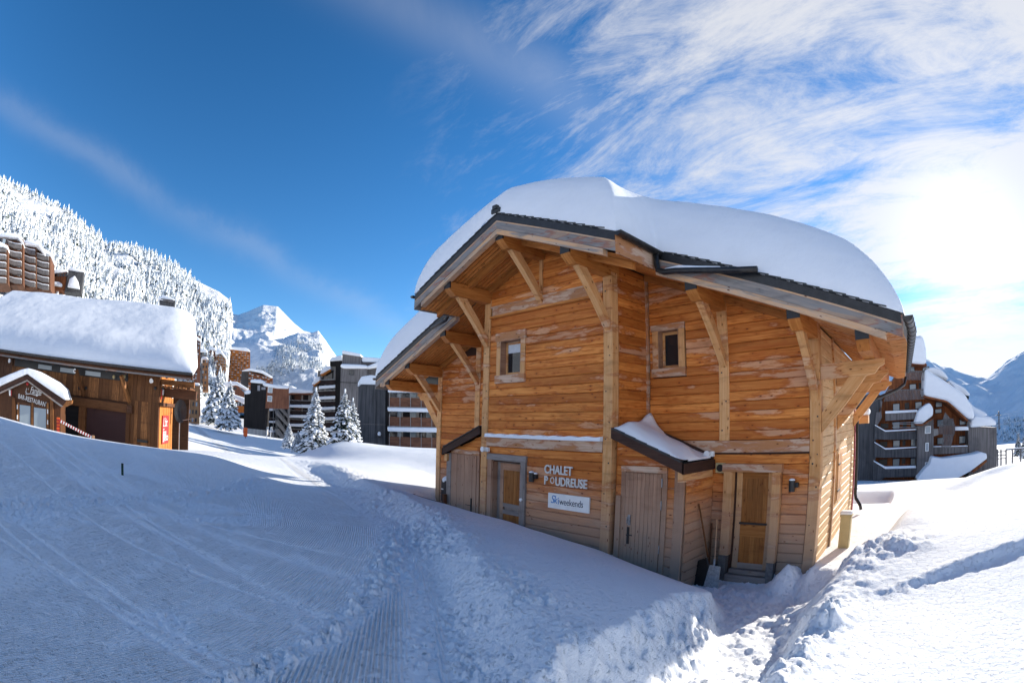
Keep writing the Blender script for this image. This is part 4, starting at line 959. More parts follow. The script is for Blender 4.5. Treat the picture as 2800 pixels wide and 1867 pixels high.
# --- store sheds against the front (right and left)
def shed(s):
    X = (lambda a: a) if s > 0 else (lambda a: 2*XC-a)     # mirror about the ridge
    xi, xo, yf, yk = -6.42, -4.69, YB-.02, YA
    TT = lambda x: -.06-.39*abs(X(x)-X(xi)) if False else (-.06-.39*(x-xi))
    def P(x, y, z): return (X(x), y, z)
    def hx(name, xa, xb, ya, yb, dt, db, mat, g=(1, 0, 0)):
        mb = MB(); p = [P(xa, ya, TT(xa)-db), P(xb, ya, TT(xb)-db), P(xb, yb, TT(xb)-db), P(xa, yb, TT(xa)-db), P(xa, ya, TT(xa)-dt), P(xb, ya, TT(xb)-dt), P(xb, yb, TT(xb)-dt), P(xa, yb, TT(xa)-dt)]
        if s < 0: p = [p[1], p[0], p[3], p[2], p[5], p[4], p[7], p[6]]
        mb.hexa(p, g); return cp(name, mb, mat)
    hx('shed_roof_deck', xi+.02, xo-.03, yf+.04, yk, .0, .06, M_SLATE)
    hx('shed_verge_board', xi, xo, yf-.01, yf+.035, -.03, .17, W_BROWN)
    mb = MB(); mb.box(P(xo-.03, yf-.01, TT(xo)-.17), P(xo+.012, yk, TT(xo)+.035), (0, 1, 0)); cp('shed_eave_board', mb, W_BROWN)
    mb = MB(); mb.box(P(xo-.16, yf+.06, TT(xo)-.33), P(xo-.035, yk, TT(xo)-.13), (0, 1, 0)); cp('shed_eave_beam', mb, W_POST)
    hx('shed_flashing', xi+.02, xo-.02, yk-.05, yk+.0, -.12, .0, W_BROWN)
    n = 6
    for k in range(n):
        xa = xi+.02+k*.27; mb = MB()
        p = [P(xa, yf-.035, TT(xa)+.03), P(xa+.29, yf-.035, TT(xa+.29)+.03), P(xa+.29, yf+.3, TT(xa+.29)+.03), P(xa, yf+.3, TT(xa)+.03)]; q = [(a, b, c+.025+.012*(i in (1, 2))) for i, (a, b, c) in enumerate(p)]
        mb.hexa((p+q) if s > 0 else [p[1], p[0], p[3], p[2], q[1], q[0], q[3], q[2]]); cp('slate_tile', mb, M_SLATE)
    # walls
    yw = YB+.16; xs = -4.74
    mb = MB(); top = lambda x: TT(x)-.17
    hl, hr = (-6.10, -5.24) if s > 0 else (-6.16, -5.12)
    pts = [P(xi+.02, yw, -3.6), P(xs, yw, -3.6), P(xs, yw, top(xs)), P(xi+.02, yw, top(xi+.02))]
    mb.prism(pts, (0, .06, 0)); fw = cp('shed_front_wall', mb, W_MAIN)
    mb = MB(); mb.box(P(xs-.06, yw+.06, -3.6), P(xs, yk+.05, TT(xs)-.1), (0, 1, 0)); sw = cp('shed_side_wall', mb, W_MAIN)
    def lim(z):
        xm = min(xs-.0, xi+(-.06-.17-z)/.39); return (xi+.06, xm) if xm-xi > .12 else None
    if s > 0:
        plank_rows(fw, (0, yw, 0), (1, 0, 0), (0, -1, 0), -3.4, -.25, lim, W_MAIN, .2, .025, holes=[(-6.20, -5.16, -4, -.80), (-4.95, -4.7, -4, 0)])
        plank_rows(sw, (xs, 0, 0), (0, 1, 0), (1, 0, 0), -3.5, TT(xs)-.33, lambda z: (yw+.02, yk+.0), W_MAIN, .2, .025)
    else:
        plank_rows(fw, (0, yw, 0), (1, 0, 0), (0, -1, 0), -3.4, -.25, lambda z: (None if lim(z) is None else (X(lim(z)[1]), X(lim(z)[0]))), W_MAIN, .2, .025, holes=[(X(-5.02), X(-6.14), -4, -.74), (X(-4.74), X(-4.95), -4, 0)])
    mb = MB(); mb.beam(P(xs-.11, yw-.005, -3.6), P(xs-.11, yw-.005, TT(xs-.1)-.16), .22, .09, up=(0, 1, 0), ch=.01); cp('shed_post', mb, W_GREY if s < 0 else W_DOOR)
    # door
    zt = -.93 if s > 0 else -.84; zb = -3.4
    mb = MB(); mb.box(P(hl-.10, yw-.035, zb), P(hr+.10, yw-.0, zt+.10), (0, 0, 1)); d = cp('shed_door', mb, W_DOOR)
    n = 9 if s > 0 else 6; w = (hr-hl)/n
    for k in range(n):
        a = hl+k*w; b = a+w; mb = MB(); mb.box(P(a+.003, yw-.07-random.uniform(0, .006), zb), P(b-.003, yw-.034, zt), (0, 0, 1)); cp('door_plank', mb, W_DOOR, d)
    for a, b in (((hl-.12, -3.5), (hl-.01, zt+.02)), ((hr+.01, -3.5), (hr+.12, zt+.02))):
        mb = MB(); mb.box(P(a[0], yw-.06, a[1]), P(b[0], yw-.03, b[1]), (0, 0, 1)); cp('door_trim', mb, W_DOOR)
    mb = MB(); mb.box(P(hl-.12, yw-.075, zt+.02), P(hr+.12, yw-.02, zt+.14), (1, 0, 0)); cp('door_head', mb, W_PALE)
    if s > 0:
        mb = MB(); mb.box(P(hl-.22, yw-.10, -3.4), P(hl-.10, yw-.03, -1.42), (0, 0, 1)); cp('door_stile', mb, W_DOOR)
        mb = MB(); mb.box(P(hl+.10, yw-.10, -2.02), P(hl+.16, yw-.07, -1.80)); mb.tube([P(hl+.10, yw-.12, -1.98), P(hl+.10, yw-.12, -1.84)], .01, 6); cp('door_latch', mb, M_STEEL, d)
        mb = MB(); mb.box(P(hl+.09, yw-.095, -2.42), P(hl+.14, yw-.07, -2.06)); mb.tube([P(hl+.11, yw-.13, -2.22), P(hl+.24, yw-.13, -2.22)], .011, 6); mb.box(P(hl+.10, yw-.135, -2.235), P(hl+.125, yw-.09, -2.21)); cp('door_handle', mb, M_BLACK, d)
        for z in (-1.1, -1.55, -2.45):
            mb = MB(); mb.box(P(hr+.005, yw-.085, z-.09), P(hr+.025, yw-.07, z+.09)); cp('hinge', mb, M_STEEL, d)
    else:
        mb = MB(); mb.box(P(hl+.16, yw-.095, -2.44), P(hl+.20, yw-.07, -2.02)); mb.tube([P(hl+.18, yw-.12, -2.22), P(hl+.38, yw-.12, -2.22)], .01, 6); cp('door_handle', mb, M_BLACK, d)
    # snow lying on the shed roof
    nx, ny = 22, 18; vs = []; fs = []
    for j in range(ny+1):
        for i in range(nx+1):
            u = i/nx; v = j/ny; x = xi+.03+(xo-xi-.10)*u; y = yf+.05+(yk-yf-.06)*v
            e = min(1, u/.12)**.5 if u < .12 else 1; e *= min(1, (1-u)/.22)**.5; e2 = min(1, v/.22)**.5
            if s > 0:
                h = (.22*e*e2)*(1-.55*u)+.26*math.exp(-((u-.0)/.10)**2-((v-1)/.28)**2)*1.2*e2-.16*sstep(.45, 1., v)*min(1, u*3)*(1-.3*u)
            else: h = .10*e*e2*(1-.3*u)
            h = max(h, .012)*(.0 if False else 1); vs.append(P(x, y, TT(x)+.055+h+.01*math.sin(x*9+y*7)))
    for j in range(ny+1):
        for i in range(nx+1):
            u = i/nx; v = j/ny; x = xi+.03+(xo-xi-.10)*u; y = yf+.05+(yk-yf-.06)*v; vs.append(P(x, y, TT(x)+.035))
    W = nx+1; Nn = W*(ny+1); q = lambda a, b, c, d: fs.append((a, b, c, d) if s > 0 else (d, c, b, a))
    for j in range(ny):
        for i in range(nx): a = j*W+i; q(a, a+1, a+W+1, a+W)
    for i in range(nx): a = i; q(a+Nn, a+1+Nn, a+1, a); a = ny*W+i; q(a, a+1, a+1+Nn, a+Nn)
    for j in range(ny): a = j*W; q(a, a+W, a+W+Nn, a+Nn); a = j*W+nx; q(a+Nn, a+W+Nn, a+W, a)
    mb = MB(); mb.add(vs, fs); cp('shed_snow', mb, S_ROOF, smooth=True)
shed(1); shed(-1)

# --- lamps, vent, lettering and board on the front
def barrel_lamp(x, y, z, capsnow=True):
    mb = MB(); mb.tube([(x, y-.10, z-.11), (x, y-.10, z+.11)], .065, 14); mb.box((x+.02, y-.09, z-.03), (x+.13, y-.0, z+.06)); o = cp('wall_lamp', mb, M_BLACK, smooth=False)
    if capsnow:
        mb = MB(); mb.ball((x, y-.10, z+.115), .066, 12, (1, 1, .5)); cp('lamp_snow', mb, S_CAP, o, smooth=True)
barrel_lamp(-8.68, YB+.03, -1.20); barrel_lamp(-2.90, YA+.03, -1.22)
mb = MB(); mb.ball((-8.54, YB-.07, -1.10), .05, 10, (1, 1, .45)); cp('lamp_snow', mb, S_CAP, smooth=True)
def flood(x, y, z):
    mb = MB(); mb.tube([(x, y-.16, z), (x, y-.06, z)], [.07, .055], 14); mb.box((x+.02, y-.06, z-.06), (x+.12, y, z+.05)); cp('flood_lamp', mb, M_WHITE, smooth=False)
flood(-10.40, YB-.02, -.62); flood(-4.80, YA-.02, -.58)
mb = MB(); mb.box((-4.645, YA-.03, -.985), (-4.435, YA+.03, -.775)); v_ = cp('vent_plate', mb, M_TAN, label='cream square vent plate with a black round opening')
mb = MB(); mb.tube([(-4.54, YA-.045, -.88), (-4.54, YA-.028, -.88)], .078, 20); cp('vent_opening', mb, M_BLACK, v_)
def text_mesh(body, size, ext, mat, name, org, du, up, parent, shearv=0, spacing=1., label=None, xscale=1.0, offset=0.0):
    cu = bpy.data.curves.new(name, 'FONT'); cu.body = body; cu.size = size; cu.extrude = ext; cu.space_character = spacing; cu.shear = shearv; cu.resolution_u = 4; cu.offset = offset
    o = bpy.data.objects.new(name, cu); COL.objects.link(o); dg = bpy.context.evaluated_depsgraph_get(); me = bpy.data.meshes.new_from_object(o.evaluated_get(dg)); bpy.data.objects.remove(o); bpy.data.curves.remove(cu)
    me.name = name; me.materials.clear(); me.materials.append(mat); du = Vector(du).normalized(); up = Vector(up).normalized(); n = du.cross(up)
    m = Matrix((du*xscale, up, n)).transposed().to_4x4(); me.transform(m); me.update()
    oo = link(name, me, parent, Vector(org)-root_loc(parent))
    if label: oo['label'] = label
    return oo
text_mesh('CHALET', .275, .012, M_LETTER, 'lettering', (-8.31, YB-.02, -1.07), (1, 0, -.004), (0, 0, 1), chalet, label='raised white letters reading CHALET', xscale=.84, offset=.006)
text_mesh('P', .275, .012, M_LETTER, 'lettering', (-8.31, YB-.02, -1.33), (1, 0, 0), (0, 0, 1), chalet, xscale=.84, offset=.006)
text_mesh('UDREUSE', .275, .012, M_LETTER, 'lettering', (-7.96, YB-.02, -1.33), (1, 0, 0), (0, 0, 1), chalet, label='raised white letters reading POUDREUSE', xscale=.80, offset=.006)
text_mesh('O', .215, .006, M_LETTER, 'lettering', (-8.13, YB-.015, -1.30), (1, 0, 0), (0, 0, 1), chalet, xscale=.8)
mb = MB(); mb.box((-8.17, YB-.02, -1.87), (-6.96, YB+.02, -1.52)); sg = cp('sign_board', mb, M_WHITE, label='white rectangular advertising board with blue and dark lettering')
text_mesh('Sk', .27, .001, M_BLUE, 'sign_text', (-8.09, YB-.0225, -1.75), (1, 0, 0), (0, 0, 1), sg, shearv=.3, xscale=.85, spacing=.85, label='blue brush letters')
text_mesh('i', .24, .001, M_BLUE, 'sign_text', (-7.875, YB-.0225, -1.76), (1, 0, 0), (0, 0, 1), sg)
text_mesh('weekends', .215, .001, M_INK, 'sign_text', (-7.82, YB-.0225, -1.76), (1, 0, 0), (0, 0, 1), sg, xscale=.84, spacing=.96)
# small canopy box near the back of the side wall
mb = MB(); mb.box((XR+.05, 16.9+.8, -.15), (XR+.55, 18.3, .12), (1, 0, 0)); mb.v = [(x-.1, y, z) for x, y, z in mb.v]; cn = cp('side_canopy', mb, W_POST, sh=True)
mb = MB(); mb.box((XR-.05, 17.65, .12), (XR+.50, 18.35, .34)); cp('canopy_snow', mb, S_CAP, cn, bevel=.09, seg=3, sh=True, smooth=True)

# ------------------------------------------------------------------ things by the chalet
t = empty('snow_shovel', (-4.45, 9.55, -3.25), 'snow shovel with pale wooden handle and grey metal blade beside the door', 'shovel', 'snow shovels leaning in the corner by the door')
mb = MB(); mb.tube([(-4.52, 9.88, -1.95), (-4.33, 9.50, -2.86)], .016, 8); mb.build('handle', W_POST, t)
mb = MB(); mb.hexa([(-4.46, 9.36, -3.32), (-4.10, 9.30, -3.32), (-4.16, 9.46, -2.86), (-4.42, 9.50, -2.86), (-4.46, 9.33, -3.31), (-4.10, 9.27, -3.31), (-4.16, 9.43, -2.84), (-4.42, 9.47, -2.84)]); mb.build('blade', plain('snowy_grey_metal', (.36, .36, .36), .5, .4, .2), t)
mb = MB(); mb.tube([(-4.36, 9.56, -2.74), (-4.31, 9.44, -2.98)], .026, 8); mb.build('socket', M_STEEL, t)
t = empty('snow_shovel', (-4.6, 9.6, -3.25), 'black scoop shovel with thin dark brown handle against the shed side', 'shovel', 'snow shovels leaning in the corner by the door')
mb = MB(); mb.tube([(-4.68, 9.30, -1.55), (-4.55, 9.62, -2.72)], .018, 8); mb.build('handle', W_REST, t)
mb = MB(); mb.prism([(-4.72, 9.50, -2.80), (-4.50, 9.46, -2.70), (-4.42, 9.44, -2.86), (-4.46, 9.36, -3.34), (-4.80, 9.42, -3.34), (-4.82, 9.48, -3.0)], (0, .05, .01)); mb.build('blade', M_BLACK, t, bevel=.012)
t = empty('wooden_pole', (-4.72, 9.86, -3.2), 'dark wooden pole standing in the corner left of the right door', 'pole')
mb = MB(); mb.tube([(-4.64, 9.90, -3.2), (-4.66, 9.93, -2.05)], .022, 8); mb.build('shaft', W_REST2, t)
# post with cap beside the side wall
t = empty('utility_cabinet', (-1.75, 11.7, -2.9), 'tan utility cabinet with snow on its lid beside the sunlit side wall', 'cabinet')
cx_, cy_ = -2.05, 11.95
mb = MB(); mb.box((cx_-.13, cy_-.10, -3.2), (cx_+.13, cy_+.10, -2.16)); mb.build('cabinet_body', M_TAN, t, bevel=.01)
mb = MB(); mb.box((cx_-.15, cy_-.12, -2.16), (cx_+.15, cy_+.12, -2.12)); mb.build('lid', M_TAN, t)
mb = MB(); mb.box((cx_-.15, cy_-.12, -2.12), (cx_+.15, cy_+.12, -2.04)); mb.build('lid_snow', S_CAP, t, bevel=.03, smooth=True)
# black letter box and rails at the left end
mb = MB()
t = empty('letter_box', (-12.85, 9.2, -3.0), 'black letter box with a round cap of snow at the left corner of the chalet', 'letter box')
x_, y_ = -13.85, 9.9
bx_ = onp = None
def ploc(px, py, Y):
    v = ray(px, py); v = v*(Y/v[1]); return Vector(v)
a = ploc(1206, 1312, 9.0); b = ploc(1221, 1372, 9.0); t.location = (a.x, 9.0, -3.0)
mb = MB(); mb.box((a.x, 9.0, b.z), (a.x+.26, 9.22, a.z)); mb.build('box', M_BLACK, t, bevel=.015)
mb = MB(); mb.box((a.x+.03, 8.99, a.z-.28), (a.x+.13, 9.0, a.z-.25)); mb.build('slot', M_WHITE, t)
mb = MB(); mb.box((a.x+.10, 9.08, -3.3), (a.x+.16, 9.14, b.z)); mb.build('stand', M_BLACK, t)
mb = MB(); mb.ball((a.x+.13, 9.11, a.z), .155, 14, (1, .8, .85)); mb.build('cap_snow', S_CAP, t, smooth=True)
t = empty('rail_fence', (-14.5, 8.6, -3.0), 'low dark timber rail fence half buried in snow left of the chalet', 'fence')
def rail(px0, py0, px1, py1, Y0, Y1, nm='rail', r=.045):
    p = ploc(px0, py0, Y0); q = ploc(px1, py1, Y1); mb = MB(); mb.beam(p, q, .05, .11); mb.build(nm, W_REST2, t)
rail(1140, 1334, 1200, 1338, 10.6, 10.4); rail(1150, 1347, 1200, 1352, 10.6, 10.4); rail(1126, 1354, 1218, 1381, 8.9, 8.6)
for px, Y in ((1130, 8.95), (1162, 10.6), (1216, 8.65)):
    p = ploc(px, 1340, Y); mb = MB(); mb.box((p.x-.05, Y-.05, -3.6), (p.x+.05, Y+.05, ploc(px, 1328 if Y > 10 else 1350, Y).z)); mb.build('rail_post', W_REST2, t)
t = empty('marker_pole', tuple(ploc(335, 1306, -.35)), 'short dark green marker pole standing alone in the left snow bank', 'marker pole')
p = t.location; gzz = gz(p.x, p.y); sc_ = (gzz-.05)/p.z
q0 = Vector(ray(335, 1305)); q0 = q0*(gzz/q0.z) if q0.z < 0 else q0; g2 = gz(q0.x, q0.y); q0 = q0*(g2/q0.z); t.location = (q0.x, q0.y, g2)
dq = math.hypot(q0.x, q0.y); top = at(335, 1270, dq)
mb = MB(); mb.tube([(q0.x, q0.y, g2-.1), (q0.x, q0.y, top.z)], .030, 10); mb.build('shaft', M_GREEN, t)
mb = MB(); mb.tube([(q0.x, q0.y, top.z), (q0.x, q0.y, top.z+.03)], .032, 10); mb.build('cap', M_BLACK, t)

# dark timber pegs and bolts on the posts
def peg(x, y, z, n=(0, -1, 0), r=.017):
    p = Vector((x, y, z)); mb = MB(); mb.tube([p, p+Vector(n)*.006], r*random.uniform(.8, 1.2), 8); cp('peg', mb, M_BLACK)
for x, y, zs in ((-6.54, YB, (2.9, 1.5, .75, .1, -.25, -.75, -1.4, -2.1)), (-10.55, YB, (1.9, .9, .2, -.8, -1.5)), (-2.45, YA, (.6, .1, -.35, -.62, -.8, -1.25, -2.0, -2.5)), (-4.48, YA, (1.1, .5, -.1))):
    for i, z in enumerate(zs): peg(x+(.05 if i % 2 else -.045), y-.001, z)

# ------------------------------------------------------------------ facades seen at a distance
class Facade:
    """upright plane through two ground directions; turns directions of the photograph into points on it"""
    def __init__(s, x0, d0, x1, d1, yref=1165):
        s.a = at(x0, yref, d0); s.b = at(x1, yref, d1); s.a.z = s.b.z = 0
        s.u = (s.b-s.a).normalized(); s.n = Vector((s.u.y, -s.u.x, 0))
        if s.n.dot(-s.a) < 0: s.n = -s.n
    def pt(s, x, y, off=0.0):
        r = Vector(ray(x, y)); k = (s.a.dot(s.n)+off)/r.dot(s.n); return r*k
    def uz(s, x, y, off=0.0):
        p = s.pt(x, y, off); return (p-s.a).dot(s.u), p.z
    def w(s, u, z, off=0.0): return s.a+s.u*u+s.n*off+Vector((0, 0, z))
    def poly(s, name, mat, parent, pts, off=0.0, depth=.3, bevel=0, smooth=False, label=None, g=None, seg=2):
        """pts are directions in the photograph, traced on the plane at off and given depth behind it"""
        P = [s.pt(x, y, off) for x, y in pts]; mb = MB(); mb.prism(P, -s.n*depth, (0, 0, 1) if g is None else g)
        o = mb.build(name, mat, parent, smooth, bevel, seg)
        if label: o['label'] = label
        return o
    def boxuz(s, name, mat, parent, u0, u1, z0, z1, off=0.0, depth=.3, g=None, bevel=0):
        mb = MB(); a = [s.w(u0, z0, off), s.w(u1, z0, off), s.w(u1, z1, off), s.w(u0, z1, off)]; mb.prism(a, -s.n*depth, g or (tuple(s.u) if u1-u0 > z1-z0 else (0, 0, 1)))
        return mb.build(name, mat, parent, bevel=bevel)
    def boxpx(s, name, mat, parent, x0, y0, x1, y1, off=0.0, depth=.3, g=None, bevel=0):
        u0, z1 = s.uz(x0, y0, off); u1, z0 = s.uz(x1, y1, off); return s.boxuz(name, mat, parent, min(u0, u1), max(u0, u1), min(z0, z1), max(z0, z1), off, depth, g, bevel)
def root_at(name, F, x, y, label, cat, group=None, off=0):
    p = F.pt(x, y, off); return empty(name, tuple(p), label, cat, group)

def clad(name, c1, c2, sc=6., rough=.75):
    """vertical board cladding seen far away"""
    t = NT(name); uv = t.n('ShaderNodeUVMap').outputs[0]
    v = t.mapping(uv, (.15, sc, 1)); n = t.noise(v, 1., 3, .6); st = t.noise(t.pos(), .35, 5, .65, .6)
    col = t.mix(t.rng(n, .38, .62), c1, c2); col = t.mix(t.rng(st, .45, .7, 0, .5), col, tuple(x*.6 for x in c2)); t.base(col, rough, .2)
    t.normal(t.bump(n, .4, .03)); return t.m
C_GREYCLAD = clad('grey_cladding', (.21, .195, .19), (.12, .11, .108)); C_DARKCLAD = clad('dark_blue_grey_cladding', (.10, .10, .105), (.055, .056, .06), 4)
C_REDCLAD = clad('reddish_cladding', (.26, .11, .06), (.16, .065, .04)); C_BLACKCLAD = clad('black_cladding', (.020, .018, .018), (.012, .011, .011))
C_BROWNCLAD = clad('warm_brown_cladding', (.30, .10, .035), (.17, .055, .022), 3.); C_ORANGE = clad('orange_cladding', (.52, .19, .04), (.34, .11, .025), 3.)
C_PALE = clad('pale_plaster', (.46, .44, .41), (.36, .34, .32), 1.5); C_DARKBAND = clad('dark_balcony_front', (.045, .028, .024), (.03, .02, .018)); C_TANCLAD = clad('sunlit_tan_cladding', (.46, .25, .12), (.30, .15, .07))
C_BALC = clad('balcony_slat_wood', (.24, .11, .065), (.15, .07, .045), 1.0)
def snowcap(F, parent, pts, off=.6, depth=4, bevel=.25, name='roof_snow'):
    return F.poly(name, S_CAP, parent, pts, off, depth, bevel=bevel, smooth=True, seg=3)
WIN_CACHE = {}
def win(F, parent, u, z, w, h, off=.0, mat=None, name='window', trim=None, back=.12):
    key = (round(w, 2), round(h, 2), id(F), (mat or M_GLASS).name, trim.name if trim else '', name)
    o0 = F.w(u, z, off)
    if key not in WIN_CACHE:
        mb = MB(); a = [F.w(u, z, off), F.w(u+w, z, off), F.w(u+w, z+h, off), F.w(u, z+h, off)]
        mb.prism(a, -F.n*back)
        if trim:
            mb.mi = 1; e = .09
            for (ua, ub, za, zb) in ((u-e, u, z-e, z+h+e), (u+w, u+w+e, z-e, z+h+e), (u, u+w, z-e, z), (u, u+w, z+h, z+h+e)):
                mb.prism([F.w(ua, za, off+.03), F.w(ub, za, off+.03), F.w(ub, zb, off+.03), F.w(ua, zb, off+.03)], -F.n*.1)
            nmi = len(mb.f)-6
        mats = [mat or M_GLASS]+([trim] if trim else [])
        if trim: mb.m = [0]*6+[1]*(len(mb.f)-6)
        WIN_CACHE[key] = mb.mesh(name, mats, o0)
    return link(name, WIN_CACHE[key], parent, o0-root_loc(parent))

# ------------------------------------------------------------------ bar-restaurant on the left
RC = Vector((-30.0, 1.4, 0)); RU = Vector((-.3100, -.9507, 0)); RW_ = Vector((-.9507, .3100, 0)); RN = -RW_
class RF(Facade):
    def __init__(s): s.a = RC; s.u = RU; s.n = RN
RFc = RF()
rest = empty('restaurant', (-32, -6, -3.2), 'dark brown timber bar restaurant with deep smooth snow on its long roof', 'restaurant')
def rw(u, w, z): return RC+RU*u+RW_*w+Vector((0, 0, z))
def rbox(name, mat, u0, u1, w0, w1, z0, z1, parent=None, g=None, bevel=0):
    mb = MB(); mb.hexa([rw(u0, w0, z0), rw(u1, w0, z0), rw(u1, w1, z0), rw(u0, w1, z0), rw(u0, w0, z1), rw(u1, w0, z1), rw(u1, w1, z1), rw(u0, w1, z1)], g or tuple(RU))
    return mb.build(name, mat, parent or rest, bevel=bevel)
ZT = 1.45
u_ = lambda x, y=1120: RFc.uz(x, y)[0]
uz_ = lambda x, y: RFc.uz(x, y)
wallr = rbox('front_wall', W_REST2, 0, 17, .06, .2, -4.5, 2.0)
sidew = rbox('gable_wall', W_REST2, .0, .14, .2, 3.6, -4.5, ZT+1.4)
rbox('rear_wall', W_REST2, 0, 16, 9, 9.2, -4.5, ZT)
# vertical boards of the front: full height right part, parapet row and others
def vboards(parent, u0, u1, z0, z1, off=.0, w=.24, mat=None, name='plank', gap=.0):
    u = u0; n = 0
    while u < u1-.05:
        ww = min(random.uniform(.85, 1.15)*w, u1-u); d = random.uniform(.018, .05)
        a = [RFc.w(u+.006, z0+random.uniform(-.03, .0), off+d), RFc.w(u+ww-.006, z0, off+d), RFc.w(u+ww-.006, z1, off+d), RFc.w(u+.006, z1, off+d)]
        mb = MB(); mb.prism(a, -RN*d, (0, 0, 1)); mb.build(name, mat or W_REST, parent); u += ww
mats_r = [W_REST]
uR0 = 0.0; uR1 = u_(345)           # solid board section right of the big opening
zb_top = uz_(345, 1124)[1]         # top of openings
zbelt = uz_(360, 1120)[1]
vboards(wallr, 0.0, uR1, -4.3, -.05, off=-.06); vboards(wallr, 0, uR1, -.03, 1.92, off=-.04)
# upper parapet boards between the window strip and the big beam
z_par1 = uz_(345, 1043)[1]; z_par0 = uz_(345, 1098)[1]
vboards(wallr, uR1, u_(30, 1050), z_par0, z_par1, off=.0)
vboards(wallr, u_(30, 1050), 16, -1.2, 1.92, off=-.02, mat=W_REST2)
# recessed dark strip of windows under the eave
rbox('window_strip', M_BLACK, uR1, u_(40, 1000), -.03, .04, z_par1+.02, 1.9)
for px in (142, 205, 277):
    uu = u_(px, 1010); win(RFc, rest, uu-.0, z_par1+.08, 1.1, .24, .06, M_PANE, 'pane', back=.05)
rbox('window_mullion', W_REST2, u_(222, 1020), u_(215, 1020)+.1, .0, .1, z_par1-.1, ZT-.1); rbox('window_mullion', W_REST2, u_(176, 1010), u_(160, 1010), .0, .1, z_par1-.1, ZT-.1)
# heavy beam and posts of the ground floor
zb1 = uz_(345, 1104)[1]; zb0 = uz_(345, 1128)[1]
rbox('front_beam', W_REST, uR1-.1, u_(180, 1095), -.22, .0, zb0, zb1, bevel=.02)
rbox('front_beam', W_REST2, uR1-.45, uR1-.12, -.26, .0, zb0, zb1-.05)
rbox('shutter', clad('maroon_shutter', (.060, .030, .028), (.045, .022, .022), .8), uR1, u_(238), .0, .05, -4.3, zb0); rbox('shutter', C_BLACKCLAD, u_(218), u_(168), .02, .07, -4.3, zb0)
rbox('post', W_REST, u_(236), u_(218), -.15, .05, -4.3, zb0, g=(0, 0, 1)); rbox('post', W_REST, uR1-.28, uR1-.02, -.06, .05, -4.3, zb0, g=(0, 0, 1))
for px in (228, 352):                                # slanting props under the eave
    a = rw(u_(px, 1100), .0, zb1+.05); b = rw(u_(px, 1040)+.25, -.75, ZT-.25); mb = MB(); mb.beam(a+Vector((0, 0, .1)), b, .22, .2); mb.build('eave_prop', W_REST, rest)
rbox('iron_bracket', M_BLACK, u_(404, 1204), u_(376, 1204), -.10, .0, uz_(390, 1209)[1], uz_(390, 1202)[1])
# gable wall boards (sunlight put into their brighter wood colour)
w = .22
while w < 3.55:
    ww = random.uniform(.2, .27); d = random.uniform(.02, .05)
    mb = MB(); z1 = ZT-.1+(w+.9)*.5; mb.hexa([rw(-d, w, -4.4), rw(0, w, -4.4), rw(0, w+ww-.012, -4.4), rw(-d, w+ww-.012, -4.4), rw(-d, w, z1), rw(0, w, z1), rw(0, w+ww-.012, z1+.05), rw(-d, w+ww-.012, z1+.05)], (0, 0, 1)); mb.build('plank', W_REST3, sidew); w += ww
rbox('gable_ledge', W_REST2, -.28, 0, .1, 3.9, -.18, .02)
class GF(Facade):
    def __init__(s): s.a = rw(0, 0, 0); s.u = RW_; s.n = -RU
GFc = GF()
ub0, zb_0 = GFc.uz(451, 1212, .06); ub1, zb_1 = GFc.uz(466, 1136, .06)
sgn = GFc.boxuz('menu_board', M_RED, rest, .75, 2.35, zb_0, zb_1, .10, .04); sgn['label'] = 'red board with white painted words on the gable wall'
for s_, zz_, sz in (("L'tit", zb_1-.62, .72), ('Fou', zb_1-1.15, .6), ('du', zb_1-1.5, .4), ('Resto', zb_0+.18, .62)):
    text_mesh(s_, sz, .002, M_WHITE, 'board_text', GFc.w(.86, zz_, .105), RW_, (0, 0, 1), sgn, shearv=.2, xscale=.9)
for w0, z0 in ((.35, .9), (.42, .45), (2.9, .85), (2.95, .35)):
    GFc.boxuz('pennant', M_WHITE, rest, w0, w0+.38, z0, z0+.30, .08, .02)
GFc.boxuz('pennant', M_RED, rest, .25, .4, .2, 1.2, .07, .02)
# roof: eave beam, deck, snow
rbox('eave_board', W_REST2, -2.2, 17, -1.0, -.86, 1.36, 1.62); rbox('eave_gutter', M_GUTTER, -2.2, 17, -1.12, -1.0, 1.60, 1.74); rbox('eave_strip', W_FASC, -2.1, 17, -1.02, -.96, 1.36, 1.44)
mb = MB(); e0, e1 = -2.2, 17.0
mb.hexa([rw(e0, -1.0, 1.5), rw(e1, -1.0, 1.5), rw(e1, 8, 5.8), rw(-.1, 8, 5.8), rw(e0, -1.0, 1.68), rw(e1, -1.0, 1.68), rw(e1, 8, 5.98), rw(-.1, 8, 5.98)], tuple(RU)); mb.build('roof_deck', W_REST2, rest)
for k in range(14):                                  # rafters under the overhang
    uu = -1.9+k*1.3; mb = MB(); mb.beam(rw(uu, -.85, 1.40), rw(uu, .3, 1.95), .12, .2); mb.build('rafter', W_REST2, rest)
rbox('porch_beam', W_REST2, -2.1, -.05, .9, 1.3, .35, .85, g=tuple(RU)); rbox('porch_beam', W_REST, -2.1, -.05, .1, .35, 1.0, 1.3)
for k in range(5): rbox('porch_slat', W_REST, -1.95+k*.4, -1.75+k*.4, -.3, 1.3, .86, .96, g=tuple(RW_))
